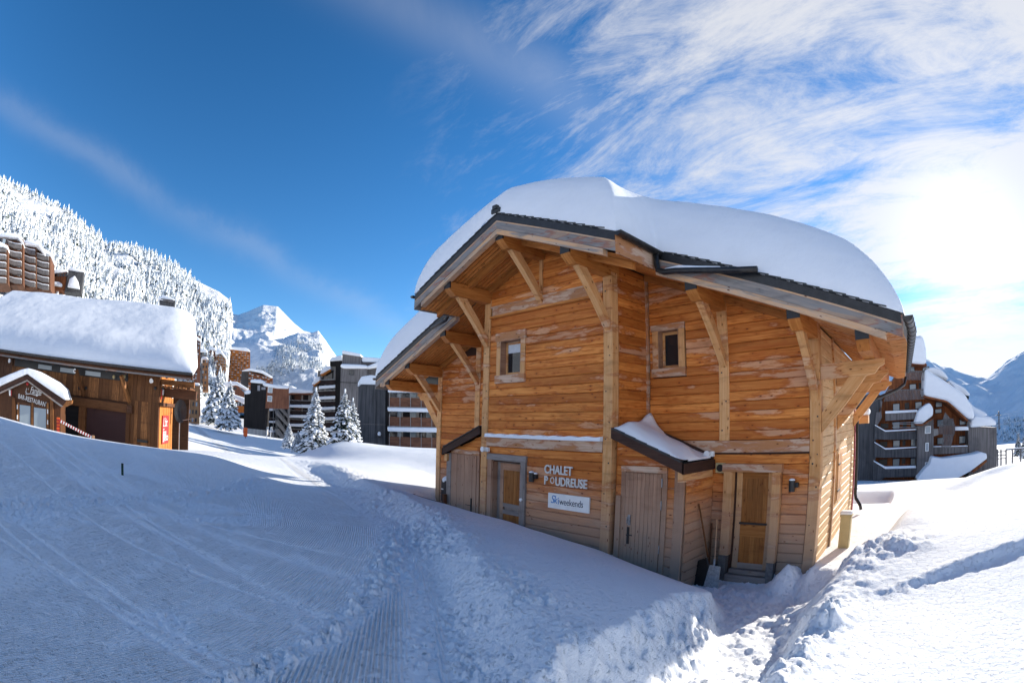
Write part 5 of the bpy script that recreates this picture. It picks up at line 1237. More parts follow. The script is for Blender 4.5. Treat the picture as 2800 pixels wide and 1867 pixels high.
def rest_snow():
    nu, nw = 150, 90; vs = []; us = np.linspace(0, 1, nu); ws = np.linspace(0, 1, nw)
    Wg, Ug = np.meshgrid(ws, us, indexing='ij')
    w = -1.02+Wg*9.4; uL = -2.25+ (np.clip(w, 0, 8)/8)*2.1; u = uL+(17-uL)*Ug
    d = np.minimum.reduce([(w+1.02)*1.0, (u-uL)*1.0]); d2 = (u-uL)
    t = np.clip((w+1.02)/1.5, 0, 1); t2 = np.clip(d2/2.3, 0, 1); prof = (1-(1-t)**2.2)**.6*(1-(1-t2)**2.3)**.5
    z = 1.70+(w+1.02)*.478+1.02*prof+.10*fbm2(u+3, w, .25, 3)+.015*fbm2(u, w, 2.2, 3)-1.1*np.clip(w-7.2, 0, 3)**2*.3
    zb = 1.66+(w+1.02)*.470-.0*w; zb = np.where(w > 7.5, zb-1.2, zb)
    P = np.array(RC)[None, :]+u.ravel()[:, None]*np.array(RU)+w.ravel()[:, None]*np.array(RW_)
    A = P.copy(); A[:, 2] = z.ravel(); B = P.copy(); B[:, 2] = np.minimum(zb, z-.01).ravel(); n = nu*nw; F = []
    for j in range(nw-1):
        for i in range(nu-1): a = j*nu+i; F.append((a, a+nu, a+nu+1, a+1))
    for i in range(nu-1): F.append((i, i+1, i+1+n, i+n)); a = (nw-1)*nu+i; F.append((a+1, a, a+n, a+1+n))
    for j in range(nw-1): a = j*nu; F.append((a+nu, a, a+n, a+nu+n)); a = j*nu+nu-1; F.append((a, a+nu, a+nu+n, a+n))
    me = bpy.data.meshes.new('roof_snow'); co = np.r_[A, B]-np.array(rest.location); me.from_pydata(co.tolist(), [], F); me.materials.append(snow('restaurant_roof_snow', .28)); me.polygons.foreach_set('use_smooth', [True]*len(me.polygons)); me.update()
    if me.polygons[nu*30].normal.z < 0: me.flip_normals()
    link('roof_snow', me, rest)
rest_snow()
def globe(px, py, off=.75):
    p = RFc.pt(px, py, off); mb = MB(); mb.tube([p, p+RW_*.12+RU*-.05], [.135, .09], 14); mb.build('spot_lamp', M_WHITE, rest)
globe(25, 986); globe(204, 1014); globe(413, 1041, .5)
for px in (311, 340):
    p = RFc.pt(px, 1030, .3); mb = MB(); mb.ball(p, .09, 8, (1, 1, 1.3)); mb.build('hanging_lamp', M_TAN, rest)
for px in (217, 235, 344, 424, 445): 
    p = RFc.pt(px, 1061, .06); mb = MB(); mb.ball(p, .10, 8); mb.build('iron_boss', M_BLACK, rest)
# entrance hut with its own snowy gable
HF = Facade(0, 29.2, 160, 28.4, 1120); HO = 1.0
hut = empty('entrance_porch', tuple(HF.pt(85, 1165)), 'small gabled wooden entrance porch with white bar restaurant lettering in front of the long building', 'porch')
HF.poly('porch_front', W_REST2, hut, [(-20, 1200), (166, 1230), (166, 1112), (74, 1034), (-20, 1080)], 0, 2.2)
apex = (74, 1022)
HF.poly('barge_board', W_BROWN, hut, [(-30, 1072), (74, 1024), (182, 1095), (170, 1112), (74, 1040), (-30, 1088)], .35, .9)
HF.poly('barge_strip', W_FASC, hut, [(-30, 1086), (74, 1038), (172, 1110), (168, 1113), (74, 1042), (-30, 1091)], .40, .1)
snowcap(HF, hut, [(-30, 1069), (74, 1022), (178, 1094), (182, 1092), (172, 1062), (150, 1042), (92, 1010), (76, 1006), (58, 1010), (-30, 1046)], .40, 2.6, .10)
HF.poly('eave_end', W_REST, hut, [(170, 1098), (197, 1094), (196, 1103), (180, 1112), (170, 1112)], .3, .5)
for x0, x1 in ((33, 42), (137, 146)): HF.poly('post', W_REST, hut, [(x0, 1085), (x1, 1088), (x1, 1200), (x0, 1195)], .18, .2, g=(0, 0, 1))
dl = HF.poly('door', W_REST2, hut, [(46, 1097), (134, 1112), (134, 1200), (46, 1190)], .06, .1)
for x0, y0, x1, y1, sy in ((54, 1106, 83, 1110, 1), (93, 1113, 126, 1118, 1)):
    HF.poly('door_pane', M_PANE, dl, [(x0, y0), (x1, y1), (x1, 1190), (x0, 1185)], .09, .03)
for x0 in (47, 86, 128):
    HF.poly('door_stile', W_REST, dl, [(x0, 1100), (x0+5, 1101), (x0+5, 1190), (x0, 1190)], .11, .05, g=(0, 0, 1))
for x0, y0 in ((46, 1106), (46, 1134), (129, 1119), (129, 1148)): HF.poly('hinge', M_WHITE, dl, [(x0, y0), (x0+2.5, y0), (x0+2.5, y0+12), (x0, y0+12)], .14, .03)
HF.poly('flag', M_WHITE, hut, [(24, 1065), (29, 1066), (29, 1082), (25, 1081)], .2, .02); HF.poly('flag', M_RED, hut, [(29.5, 1066), (32, 1066), (32, 1082), (29.5, 1082)], .2, .02)
mb = MB(); p = HF.pt(75, 1049, .2); mb.ball(p, .09, 8); mb.build('red_bulb', M_RED, hut)
def htext(body, px, py, size, parent, mat=M_WHITE, sh=.25, xs=.9, off=.05, F=HF, slope=-.045, name='lettering', sp=1.0):
    u, z = F.uz(px, py, off); return text_mesh(body, size, .004, mat, name, F.w(u, z, off), F.u+Vector((0, 0, slope)), (0, 0, 1), parent, shearv=sh, xscale=xs, spacing=sp)
su = HF.u
HFflip = HF.uz(100, 1100)[0] < HF.uz(50, 1100)[0]
htext("L'", 69, 1073, .34, hut, xs=.7, slope=-.06); htext('Fangle', 82, 1073, .46, hut, sh=.35, xs=.62, slope=-.07)
mb = MB(); mb.tube([HF.pt(70, 1077, .05), HF.pt(84, 1076, .05), HF.pt(97, 1080, .05), HF.pt(110, 1080, .05)], .018, 6); mb.build('lettering', M_WHITE, hut)
htext('BAR-RESTAURAN', 49, 1088, .33, hut, sh=.12, xs=.69, slope=-.12, off=.07); htext('.', 125, 1101, .33, hut, slope=0, off=.07)
htext('T', 0, 1004, .45, hut, F=RFc if False else HF, off=-.3) if False else None
# striped rope barrier post and ramp rail
t = empty('striped_post', tuple(HF.pt(160, 1180, .8)), 'red and white striped post at the corner of the entrance porch', 'post')
for k in range(9):
    y0 = 1141+k*4.6; HF.poly('stripe', M_RED if k % 2 else M_ORANGE, t, [(155, y0), (162, y0+.6), (162, y0+4.6), (155, y0+4)], .8, .14)
t = empty('candy_cane_rail', tuple(HF.pt(256, 1200, .6)), 'sloping red and white striped rope rail in front of the dark shutters', 'rail')
p, q = HF.pt(163, 1150, .8), HF.pt(250, 1195, .8); n = 26
for k in range(n):
    a = p+(q-p)*(k/n); b = p+(q-p)*((k+1)/n); mb = MB(); mb.beam(a, b, .09, .13); mb.build('stripe', M_WHITE if k % 2 else M_RED, t)
mb = MB(); q2 = HF.pt(255, 1190, .8); mb.box(tuple(q2-Vector((.07, .07, .5))), tuple(q2+Vector((.07, .07, .0)))); mb.build('end_post', W_POST, t)
# satellite dish on the gable
t = empty('satellite_dish', tuple(at(493, 1160, 33)), 'dark round dish on a mast behind the corner of the restaurant', 'dish')
c = at(493, 1124, 33); mb = MB(); nn = 18; rr = (.62*.45, .95)
vs = [c]+[c+Vector((0, math.cos(2*math.pi*k/nn)*.42, math.sin(2*math.pi*k/nn)*.72))+Vector((.12, 0, 0)) for k in range(nn)]
vs2 = [v-Vector((.05, 0, 0)) for v in vs]; mb.add(vs+vs2, [(0, 1+k, 1+(k+1) % nn) for k in range(nn)]+[(nn+1, nn+2+(k+1) % nn, nn+2+k) for k in range(nn)]+[(1+k, nn+2+k, nn+2+(k+1) % nn, 1+(k+1) % nn) for k in range(nn)]); mb.build('dish_bowl', M_BLACK, t)
mb = MB(); mb.tube([c, c-Vector((.3, 0, 0)), Vector((c.x-.3, c.y, -3))], .04, 8); mb.build('mast', M_STEEL, t)
mb = MB(); mb.tube([c+Vector((0, -.1, -.6)), c+Vector((.3, .9, -.35))], .025, 6); mb.build('feed_arm', M_STEEL, t)

# ------------------------------------------------------------------ balcony building half hidden by the chalet (right of the centre trees)
F7 = Facade(1055, 68, 1215, 66)
b7 = root_at('apartment_building', F7, 1130, 1228, 'grey building with brown slatted balconies and white snow bands beside the chalet', 'building')
F7.poly('facade_wall', C_PALE, b7, [(1058, 1240), (1300, 1240), (1300, 1040), (1058, 1040)], -1.4, 8)
rows7 = [(1070, 1085, 1111, 1111, 1127), (1128, 1138, 1164, 1164, 1182), (1181, 1192, 1222, 1222, 1235)]
snowcap(F7, b7, [(1060, 1060), (1300, 1060), (1300, 1071), (1060, 1072)], .6, 2, .1)
for i, (yw0, yr0, yr1, ys0, ys1) in enumerate(rows7):
    bal = F7.poly('balcony', C_BALC, b7, g=tuple(F7.u), pts= [(1063, yr0+1), (1300, yr0+6), (1300, yr1+6), (1063, yr1+1)], off=.0, depth=.06)
    for k in range(5):
        yy = yr0+3+k*(yr1-yr0-4)/5; F7.poly('slat', C_BALC, bal, [(1063, yy), (1300, yy+5), (1300, yy+8.2), (1063, yy+3.2)], .05, .03)
    for x in range(1064, 1290, 29):
        F7.poly('upright', M_STEEL, bal, [(x, yw0+3), (x+1.2, yw0+3), (x+1.2, yr1+3), (x, yr1+3)], .10, .05)
    F7.poly('balcony_floor', C_PALE, b7, [(1060, ys0), (1300, ys0+5), (1300, ys0+10), (1060, ys0+4)], .05, 1.6)
    snowcap(F7, b7, [(1058, ys0+3), (1190, ys0+5), (1300, ys0+8), (1300, ys1+3), (1190, ys1), (1060, ys1-3)], .95, 1.1, .12, 'balcony_snow')
    for x in (1068, 1102, 1146, 1180):
        u, z = F7.uz(x, yw0+15, -1.35); win(F7, b7, u, z, .95, 1.6, -1.3, M_GLASS, 'balcony_window')
    for x in (1080, 1120, 1160):
        u, z = F7.uz(x, yw0+16, -1.35); win(F7, b7, u, z, .9, 1.5, -1.32, M_PANE, 'balcony_window')
# tall blue-grey clad block
F6 = Facade(978, 70, 1058, 69)
b6 = root_at('apartment_building', F6, 1020, 1222, 'blue grey clad block with rounded snow on top and one small wall lamp', 'building')
F6.poly('clad_wall', C_DARKCLAD, b6, [(976, 1225), (1054, 1225), (1054, 1050), (981, 1048)], 0, 9)
F6.poly('wall_joint', C_GREYCLAD, b6, [(978, 1158), (1054, 1160), (1054, 1161.5), (978, 1159.5)], .04, .05); F6.poly('wall_joint', C_BLACKCLAD, b6, [(1028, 1050), (1029, 1050), (1029, 1225), (1028, 1225)], .04, .05)
F6.poly('side_return', C_BLACKCLAD, b6, [(1054, 1225), (1064, 1228), (1064, 1052), (1054, 1052)], -.05, 1.5)
snowcap(F6, b6, [(977, 1058), (978, 1045), (988, 1029), (1012, 1025), (1064, 1030), (1064, 1052), (984, 1050)], .5, 8, .35)
p = F6.pt(1037, 1192, .2); mb = MB(); mb.box(tuple(p-Vector((.15, .15, .2))), tuple(p+Vector((.15, .15, .1)))); o = mb.build('wall_lamp', M_BLACK, b6)
mb = MB(); mb.ball(p+Vector((0, 0, .28)), .25, 8, (1, 1, 1.3)); mb.build('lamp_snow', S_CAP, b6, smooth=True)

# ------------------------------------------------------------------ stepped apartment house with balconies in the middle distance
F5 = Facade(760, 121, 935, 118)
b5 = root_at('apartment_building', F5, 880, 1215, 'stepped apartment house with white balcony bands and outside stair behind the spruces', 'building')
F5.poly('dark_wall', C_BLACKCLAD, b5, [(915, 1225), (935, 1225), (938, 980), (902, 985), (902, 1000), (918, 1000)], -.2, 10)
F5.poly('plaster_wall', C_PALE, b5, [(792, 1230), (918, 1230), (918, 995), (904, 993), (902, 1010), (880, 1022), (876, 1042), (858, 1050), (852, 1075), (792, 1075)], -1.6, 8)
snowcap(F5, b5, [(758, 1078), (795, 1060), (855, 1066), (855, 1074), (830, 1075), (795, 1074), (762, 1083)], .6, 6, .3)
F5.poly('roof_edge', C_REDCLAD, b5, [(762, 1084), (795, 1073), (856, 1075), (856, 1079), (795, 1078), (764, 1087)], .4, 4)
snowcap(F5, b5, [(851, 1050), (860, 1035), (874, 1028), (874, 1040), (858, 1052)], .6, 5, .3); F5.poly('roof_edge', C_ORANGE, b5, [(854, 1052), (874, 1040), (876, 1043), (858, 1056)], .3, 4)
snowcap(F5, b5, [(873, 1022), (885, 1004), (903, 1000), (904, 1008), (880, 1022)], .6, 5, .3); F5.poly('roof_edge', C_ORANGE, b5, [(875, 1024), (903, 1009), (903, 1014), (880, 1028)], .3, 4)
snowcap(F5, b5, [(900, 986), (906, 977), (935, 970), (936, 984), (904, 987)], .8, 8, .3)
for i, y in enumerate((1054, 1084, 1113, 1141, 1170, 1198)):
    xl = 858 if i == 0 else 853; xl2 = 872 if i == 0 else xl
    snowcap(F5, b5, [(xl2, y+1), (916, y-2), (915, y+6), (xl2-1, y+9)], .5, 1.5, .1, 'balcony_snow')
    bal = F5.poly('balcony', C_DARKBAND, b5, [(xl+5, y-13), (917, y-15), (917, y-3), (xl+5, y-2)], .0, .1)
    F5.poly('balcony_rail', M_STEEL, bal, [(xl+5, y-16), (917, y-18), (917, y-17), (xl+5, y-15)], .05, .06)
    for x in (868, 892):
        u, z = F5.uz(x, y-17, -1.55); win(F5, b5, u, z, 1.5, 2.0, -1.5, M_GLASS, 'balcony_window')
    for x in (882, 908):
        u, z = F5.uz(x, y-17, -1.55); win(F5, b5, u, z, .25, 2.1, -1.4, C_BLACKCLAD, 'divider')
for i, y in enumerate((1106, 1134, 1158, 1184)):
    snowcap(F5, b5, [(792, y), (850, y), (850, y+9), (790, y+7)], .5, 1.5, .1, 'balcony_snow')
    bal = F5.poly('balcony', C_DARKBAND, b5, [(793, y-10), (850, y-9), (850, y-1), (793, y-2)], .0, .1); F5.poly('balcony_rail', M_STEEL, bal, [(793, y-13), (850, y-12), (850, y-11), (793, y-12)], .05, .06)
    for x in (796, 809, 828):
        u, z = F5.uz(x, y-12, -1.55); win(F5, b5, u, z, 1.3, 2.0, -1.5, M_GLASS, 'balcony_window')
for x, w_ in ((787, 6), (852, 6)): F5.poly('pilaster', C_PALE, b5, [(x, 1225), (x+w_, 1225), (x+w_, 1068), (x, 1072)], .1, 2)
F5.poly('stair_shaft', C_BLACKCLAD, b5, [(760, 1210), (788, 1225), (788, 1080), (763, 1088)], -1.5, 4)
st = F5.poly('stair_landing', C_PALE, b5, [(748, 1100), (764, 1098), (764, 1118), (749, 1122)], .6, 2)
snowcap(F5, b5, [(748, 1100), (752, 1090), (762, 1088), (764, 1096)], .8, 2, .15)
for i, y in enumerate((1098, 1122, 1148, 1172, 1196)):
    fl = F5.poly('stair_flight', C_PALE, b5, [(752, y), (762, y), (786, y+34), (786, y+44), (752, y+8)], .7, .25); F5.poly('stair_rail', M_BLACK, fl, [(762, y-5), (786, y+27), (786, y+30), (762, y-2)], .9, .1); F5.poly('stair_rail', M_STEEL, fl, [(758, y+1), (786, y+38), (786, y+40), (758, y+3)], .92, .1)
F5.poly('low_wing_wall', C_PALE, b5, [(727, 1205), (750, 1205), (750, 1122), (729, 1122)], -.8, 5); snowcap(F5, b5, [(724, 1121), (728, 1115), (748, 1114), (749, 1122), (732, 1123)], .5, 5, .2)
for y in (1150, 1176):
    F5.poly('balcony', C_DARKBAND, b5, [(727, y-8), (750, y-7), (750, y-1), (727, y-1)], 0, .1); snowcap(F5, b5, [(727, y), (751, y), (751, y+6), (727, y+5)], .3, 1.5, .1, 'balcony_snow')
    for x in (731, 742): u, z = F5.uz(x, y-9, -.75); win(F5, b5, u, z, 1.0, 1.7, -.72, M_GLASS, 'balcony_window')
for x in (747, 755, 776): F5.poly('stair_post', M_STEEL, b5, [(x, 1100), (x+1.2, 1100), (x+1.2, 1212), (x, 1208)], 1.0, .12)
# grey clad tower right of it
F4 = Facade(925, 104.5, 1005, 103.5)
b4 = root_at('apartment_building', F4, 960, 1215, 'tall weathered grey timber clad tower with flat snow ledges', 'building')
F4.poly('clad_wall', C_GREYCLAD, b4, [(928, 1225), (985, 1225), (1000, 1060), (1003, 1008), (932, 1006)], 0, 9); F4.poly('upper_wall', C_GREYCLAD, b4, [(935, 1000), (987, 1002), (988, 975), (936, 966)], -.8, 8)
F4.poly('right_wall', C_GREYCLAD, b4, [(985, 1100), (1060, 1100), (1060, 990), (988, 990)], -1.6, 8)
F4.poly('dark_joint', C_BLACKCLAD, b4, [(928, 1044), (985, 1046), (985, 1047.5), (928, 1045.5)], .05, .05)
snowcap(F4, b4, [(934, 963), (937, 957), (985, 967), (988, 975), (936, 967)], -.3, 8, .25); snowcap(F4, b4, [(929, 1003), (932, 994), (985, 996), (1004, 998), (1004, 1007), (940, 1007)], .6, 9, .35)
snowcap(F4, b4, [(988, 984), (990, 975), (1030, 978), (1060, 980), (1060, 990), (990, 989)], -1.0, 8, .3); snowcap(F4, b4, [(1000, 1002), (1040, 986), (1062, 984), (1062, 998), (1004, 1008)], -.2, 7, .3)
u, z = F4.uz(955, 1024); win(F4, b4, u, z, .9, .9, .03, M_GLASS, 'window', C_DARKCLAD)

# ------------------------------------------------------------------ black gable block with brown wing
F3 = Facade(664, 103, 732, 102.6)
b3 = root_at('apartment_building', F3, 700, 1178, 'black windowless end wall of an apartment block with a grey concrete base', 'building')
F3.poly('black_wall', C_BLACKCLAD, b3, [(666, 1170), (726, 1177), (731, 1062), (724, 1060), (722, 1047), (686, 1043), (684, 1076), (669, 1076)], 0, 12)
F3.poly('concrete_base', C_PALE, b3, [(664, 1186), (726, 1193), (726, 1176), (664, 1169)], .1, 10)
snowcap(F3, b3, [(684, 1045), (686, 1037), (712, 1037), (724, 1042), (728, 1049), (722, 1049)], .5, 10, .3); snowcap(F3, b3, [(668, 1078), (669, 1068), (685, 1066), (685, 1076)], .5, 4, .3)
sg3 = F3.poly('wall_panel', plain('grey_panel', (.28, .28, .30), .6, .2, 0, 0, 3, .1), b3, [(704, 1054), (711, 1053), (711, 1068), (704, 1068)], .08, .06); F3.poly('wall_panel', plain('grey_panel', (.28, .28, .30), .6, .2, 0, 0, 3, .1), b3, [(715, 1058), (726, 1059), (726, 1065), (715, 1065)], .08, .06)
F3b = Facade(730, 102.6, 800, 104.5)
F3b.poly('brown_wall', C_REDCLAD, b3, [(726, 1116), (790, 1118), (790, 1060), (731, 1055)], 0, 9); snowcap(F3b, b3, [(722, 1052), (724, 1046), (760, 1052), (790, 1056), (790, 1063), (760, 1062), (728, 1056)], .6, 9, .25)
for x, y in ((733, 1070), (732, 1094)):
    u, z = F3b.uz(x, y+2, .0); win(F3b, b3, u, z, .8, .95, .04, M_PANE, 'window', M_WHITE)

# ------------------------------------------------------------------ small lodges in front of the orange tower
FL = Facade(625, 150, 680, 150)
b = root_at('lodge', FL, 650, 1100, 'small red brown lodge with a sagging snow roof left of the black wall', 'lodge')
FL.poly('lodge_wall', C_REDCLAD, b, [(628, 1090), (668, 1095), (668, 1074), (645, 1050), (628, 1056)], 0, 8); snowcap(FL, b, [(605, 1052), (628, 1042), (648, 1043), (680, 1063), (678, 1066), (646, 1053), (626, 1056)], .6, 8, .3)
for x in (636, 640): u, z = FL.uz(x, 1065); win(FL, b, u, z, .7, .7, .05, M_GLASS)
FM = Facade(625, 138, 680, 138)
b = root_at('lodge', FM, 650, 1125, 'low lodge with orange balcony front under a sloping white roof', 'lodge')
FM.poly('lodge_wall', C_ORANGE, b, [(628, 1128), (668, 1128), (668, 1106), (650, 1094), (628, 1096)], 0, 8); snowcap(FM, b, [(616, 1066), (640, 1078), (672, 1088), (668, 1106), (648, 1094), (620, 1096)], .5, 8, .3)
for k in range(8): u, z = FM.uz(632+k*4.4, 1109); win(FM, b, u, z, .9, 1.0, .05, M_PANE if k % 2 else M_GLASS)
FM.poly('balcony', C_ORANGE, b, [(628, 1118), (668, 1119), (668, 1111), (628, 1109)], .8, .1)

# ------------------------------------------------------------------ distant resort towers
def tower(name_label, x0, x1, d0, d1, ybase, ytop, rows, cols, mat, bmat, snow_pts=None, ytopr=None, cat='apartment tower', depth=20, dx=0., wfrac=.5, hfrac=.5, balc=True, wmat=None):
    F = Facade(x0, (d0+d1)/2, x1, (d0+d1)/2); ytopr = ytop if ytopr is None else ytopr
    r = root_at('apartment_tower', F, (x0+x1)/2, ybase, name_label, cat, 'resort towers')
    F.poly('tower_wall', mat, r, [(x0, ybase), (x1, ybase), (x1, ytopr), (x0, ytop)], 0, depth)
    u0, zt0 = F.uz(x0, ytop); u1, zt1 = F.uz(x1, ytopr); _, zb = F.uz((x0+x1)/2, ybase); lo, hi = sorted((u0, u1)); L = hi-lo
    for i in range(rows):
        for j in range(cols):
            uu = lo+L*(j+.25)/cols; f = (uu-lo)/L; zt = zt0+(zt1-zt0)*(f if u0 < u1 else 1-f); H = (zt-zb)/rows; z = zb+H*i
            if (i*7+j*3) % 5 or cols < 5: win(F, r, uu, z+H*.35, L/cols*wfrac, H*hfrac, .06, wmat or (M_PANE if (i+j) % 3 == 0 else M_GLASS), back=.3)
            if balc and (i+j) % 2 == 0: F.boxuz('balcony', bmat, r, uu-L/cols*.12, uu+L/cols*.62, z+H*.02, z+H*.34, .9, .9); F.boxuz('balcony_snow', S_CAP, r, uu-L/cols*.12, uu+L/cols*.62, z+H*.34, z+H*.44, .95, .9)
    if snow_pts: snowcap(F, r, snow_pts, 1.5, depth, .5)
    return r, F
tower('tall bright orange wooden tower block below the peak', 590, 684, 440, 400, 1048, 948, 14, 12, C_ORANGE, C_ORANGE, [(588, 950), (592, 945), (640, 949), (672, 950), (684, 958), (684, 962), (640, 956), (600, 954)], 956)
F_, _ = None, None
tower('darker brown stepped tower left of the orange tower', 571, 590, 360, 350, 1040, 956, 11, 3, C_REDCLAD, C_BROWNCLAD, [(569, 956), (571, 948), (588, 950), (592, 958)])
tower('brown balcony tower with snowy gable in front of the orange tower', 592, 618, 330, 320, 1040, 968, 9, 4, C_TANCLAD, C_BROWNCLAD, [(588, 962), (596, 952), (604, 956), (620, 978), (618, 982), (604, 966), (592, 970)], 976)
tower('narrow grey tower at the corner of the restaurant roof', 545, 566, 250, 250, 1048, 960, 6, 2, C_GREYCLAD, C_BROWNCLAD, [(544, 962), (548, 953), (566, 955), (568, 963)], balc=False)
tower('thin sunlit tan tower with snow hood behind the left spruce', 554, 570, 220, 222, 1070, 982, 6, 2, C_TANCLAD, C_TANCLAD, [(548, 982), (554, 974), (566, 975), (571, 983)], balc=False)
tower('tall mottled brown tower rising right behind the white restaurant roof', 531, 549, 195, 195, 1140, 918, 16, 3, C_REDCLAD, C_GREYCLAD, [(531, 925), (537, 918), (549, 927), (550, 934)])
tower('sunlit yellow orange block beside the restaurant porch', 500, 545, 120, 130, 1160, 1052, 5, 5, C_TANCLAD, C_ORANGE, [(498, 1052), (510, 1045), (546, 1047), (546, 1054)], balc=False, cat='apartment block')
tower('curved brown apartment block with flat snow roof in front of the forest', 680, 746, 300, 280, 1062, 1016, 4, 9, C_BROWNCLAD, C_TANCLAD, [(660, 1013), (682, 1006), (716, 1012), (746, 1030), (742, 1034), (716, 1020), (684, 1013)], 1034, cat='apartment block')
FE = Facade(659, 296, 681, 296); r_ = root_at('apartment_tower', FE, 670, 1066, 'dark grey end wall of the curved brown apartment block', 'apartment block'); FE.poly('end_wall', C_DARKCLAD, r_, [(658, 1062), (678, 1066), (682, 1013), (661, 1013)], 1, 12)

# ------------------------------------------------------------------ tower blocks high on the left slope
C_HILL = clad('dark_timber_block', (.17, .075, .04), (.09, .042, .026), 3.)
def hill_house(label, x0, x1, d, ytl, ytr, yb, rows, cols, roof):
    F = Facade(x0, d, x1, d-.8); r = root_at('hillside_building', F, (x0+x1)/2, yb, label, 'apartment block', 'apartment blocks on the left slope')
    F.poly('block_wall', C_HILL, r, [(x0, yb+25), (x1, yb+25), (x1, ytr), (x0, ytl)], 0, 14)
    for i in range(rows):
        for j in range(cols):
            f0 = j/cols; f1 = (j+.86)/cols; xa = x0+(x1-x0)*f0; xb = x0+(x1-x0)*f1; yt = ytl+(ytr-ytl)*f0; y = yt+14+i*(yb+10-yt)/rows
            b_ = F.poly('balcony', C_GREYCLAD, r, [(xa, y), ((xa+xb)/2, y+6), (xb, y+8), (xb, y+19), ((xa+xb)/2, y+18), (xa, y+12)], 1.6, 1.5)
            F.poly('balcony_snow', S_CAP, b_, [(xa, y-1.5), ((xa+xb)/2, y+4), (xb, y+6), (xb, y+8), ((xa+xb)/2, y+6), (xa, y)], 1.7, 1.4)
            u, z = F.uz(xa+(xb-xa)*.3, y-3); win(F, r, u, z, 1.4, 1.6, .1, M_GLASS); u, z = F.uz(xa+(xb-xa)*.7, y-1); win(F, r, u, z, 1.0, 1.6, .1, M_PANE)
    snowcap(F, r, roof, 2.4, 14, .5); return r
hill_house('leftmost balcony block on the slope, cut off by the picture edge', -20, 22, 160, 655, 668, 750, 5, 1, [(-25, 655), (0, 660), (22, 672), (20, 678), (-25, 665)])
hill_house('grey and orange balcony tower with peaked roof on the slope', 22, 64, 165, 646, 655, 755, 5, 1, [(-5, 640), (20, 634), (52, 640), (64, 662), (60, 664), (48, 650), (-5, 648)])
hill_house('second peaked balcony tower on the slope, right of the taller one', 66, 100, 170, 662, 672, 762, 5, 1, [(62, 662), (72, 655), (100, 658), (112, 668), (124, 690), (120, 694), (104, 672), (66, 668)])
hill_house('right end of the balcony row on the slope', 100, 138, 172, 678, 690, 768, 5, 1, [(98, 676), (110, 672), (136, 688), (142, 694), (138, 698), (110, 684)])
FK = Facade(150, 188, 228, 187); r = root_at('hillside_building', FK, 200, 785, 'dark grey tower house with a conical snow drift below the forest', 'house', 'apartment blocks on the left slope')
FK.poly('tower_wall', C_DARKCLAD, r, [(176, 800), (222, 800), (230, 742), (188, 736)], 0, 8); FK.poly('wing_wall', C_BROWNCLAD, r, [(136, 790), (180, 795), (182, 744), (138, 746)], -1, 8)
snowcap(FK, r, [(184, 738), (196, 730), (226, 738), (230, 744), (210, 742)], .5, 6, .3); snowcap(FK, r, [(134, 748), (138, 738), (182, 736), (183, 742)], .3, 6, .3); snowcap(FK, r, [(184, 784), (190, 762), (204, 753), (214, 770), (218, 790)], 2.0, 1.5, .3, 'snow_drift')
snowcap(FK, r, [(130, 768), (160, 770), (170, 776), (168, 782), (130, 776)], 1.2, 3, .3)
for x in range(142, 178, 7): u, z = FK.uz(x, 756, -1); win(FK, r, u, z, .8, 1.1, -.9, M_GLASS)
FC = Facade(420, 90, 480, 90); r = root_at('snowy_hut_roof', FC, 455, 826, 'tangle of snowy roof boards peeping over the long restaurant roof', 'hut')
FC.poly('hut_wall', C_DARKCLAD, r, [(436, 845), (478, 850), (479, 822), (452, 815), (436, 818)], 0, 3); snowcap(FC, r, [(430, 814), (446, 806), (462, 810), (480, 820), (470, 822), (440, 820)], .4, 4, .15)
for k in range(4): FC.poly('roof_board', C_GREYCLAD, r, [(440+k*6, 816+k*2), (474, 820+k*2), (474, 822+k*2), (440+k*6, 818+k*2)], .6, .3)

# ------------------------------------------------------------------ big apartment chalet on the right
F8 = Facade(2340, 73, 2728, 76)
b8 = root_at('apartment_chalet', F8, 2520, 1310, 'large grey and brown apartment chalet with many balconies and snowy roofs behind the right field', 'building')
cx = lambda x: 2280+x/3.0154; cy = lambda y: 880+y/3.0154
def q(pts): return [(cx(x), cy(y)) for x, y in pts]
def P8(name, mat, pts, off=0, depth=.5, parent=None, **k): return F8.poly(name, mat, parent or b8, q(pts), off, depth, **k)
P8('back_wall', C_BROWNCLAD, [(150, 1340), (1110, 1340), (1110, 830), (940, 650), (800, 560), (760, 340), (560, 340), (400, 640), (150, 700)], -2.0, 10)
P8('left_wall', C_DARKCLAD, [(100, 1400), (335, 1400), (345, 850), (400, 620), (330, 560), (100, 700)], 0, 6)
P8('right_wall', C_GREYCLAD, [(1108, 1300), (1340, 1300), (1342, 868), (1110, 872)], .6, 8)
P8('centre_bay', C_GREYCLAD, [(680, 1330), (812, 1330), (822, 790), (690, 840)], 1.2, 4)
par = [[(335, 840), (425, 905), (682, 900), (682, 968), (420, 970), (335, 965)], [(330, 985), (425, 1050), (682, 1045), (682, 1115), (420, 1118), (330, 1115)], [(325, 1145), (425, 1212), (682, 1205), (682, 1275), (420, 1282), (325, 1340)], [(425, 755), (672, 745), (672, 800), (425, 815)]]
for i, pp in enumerate(par):
    b_ = P8('balcony', C_DARKCLAD if i < 3 else C_GREYCLAD, pp, .8, .4)
snow_b = [[(340, 845), (425, 893), (682, 880), (682, 890), (425, 905), (336, 852)], [(336, 988), (425, 1040), (682, 1028), (682, 1036), (425, 1052), (332, 994)], [(330, 1142), (425, 1192), (678, 1184), (678, 1204), (425, 1212), (328, 1150)], [(425, 735), (688, 722), (690, 742), (425, 755)], [(1000, 862), (1110, 862), (1112, 892), (1000, 895)], [(820, 1022), (1105, 1018), (1105, 1026), (820, 1032)]]
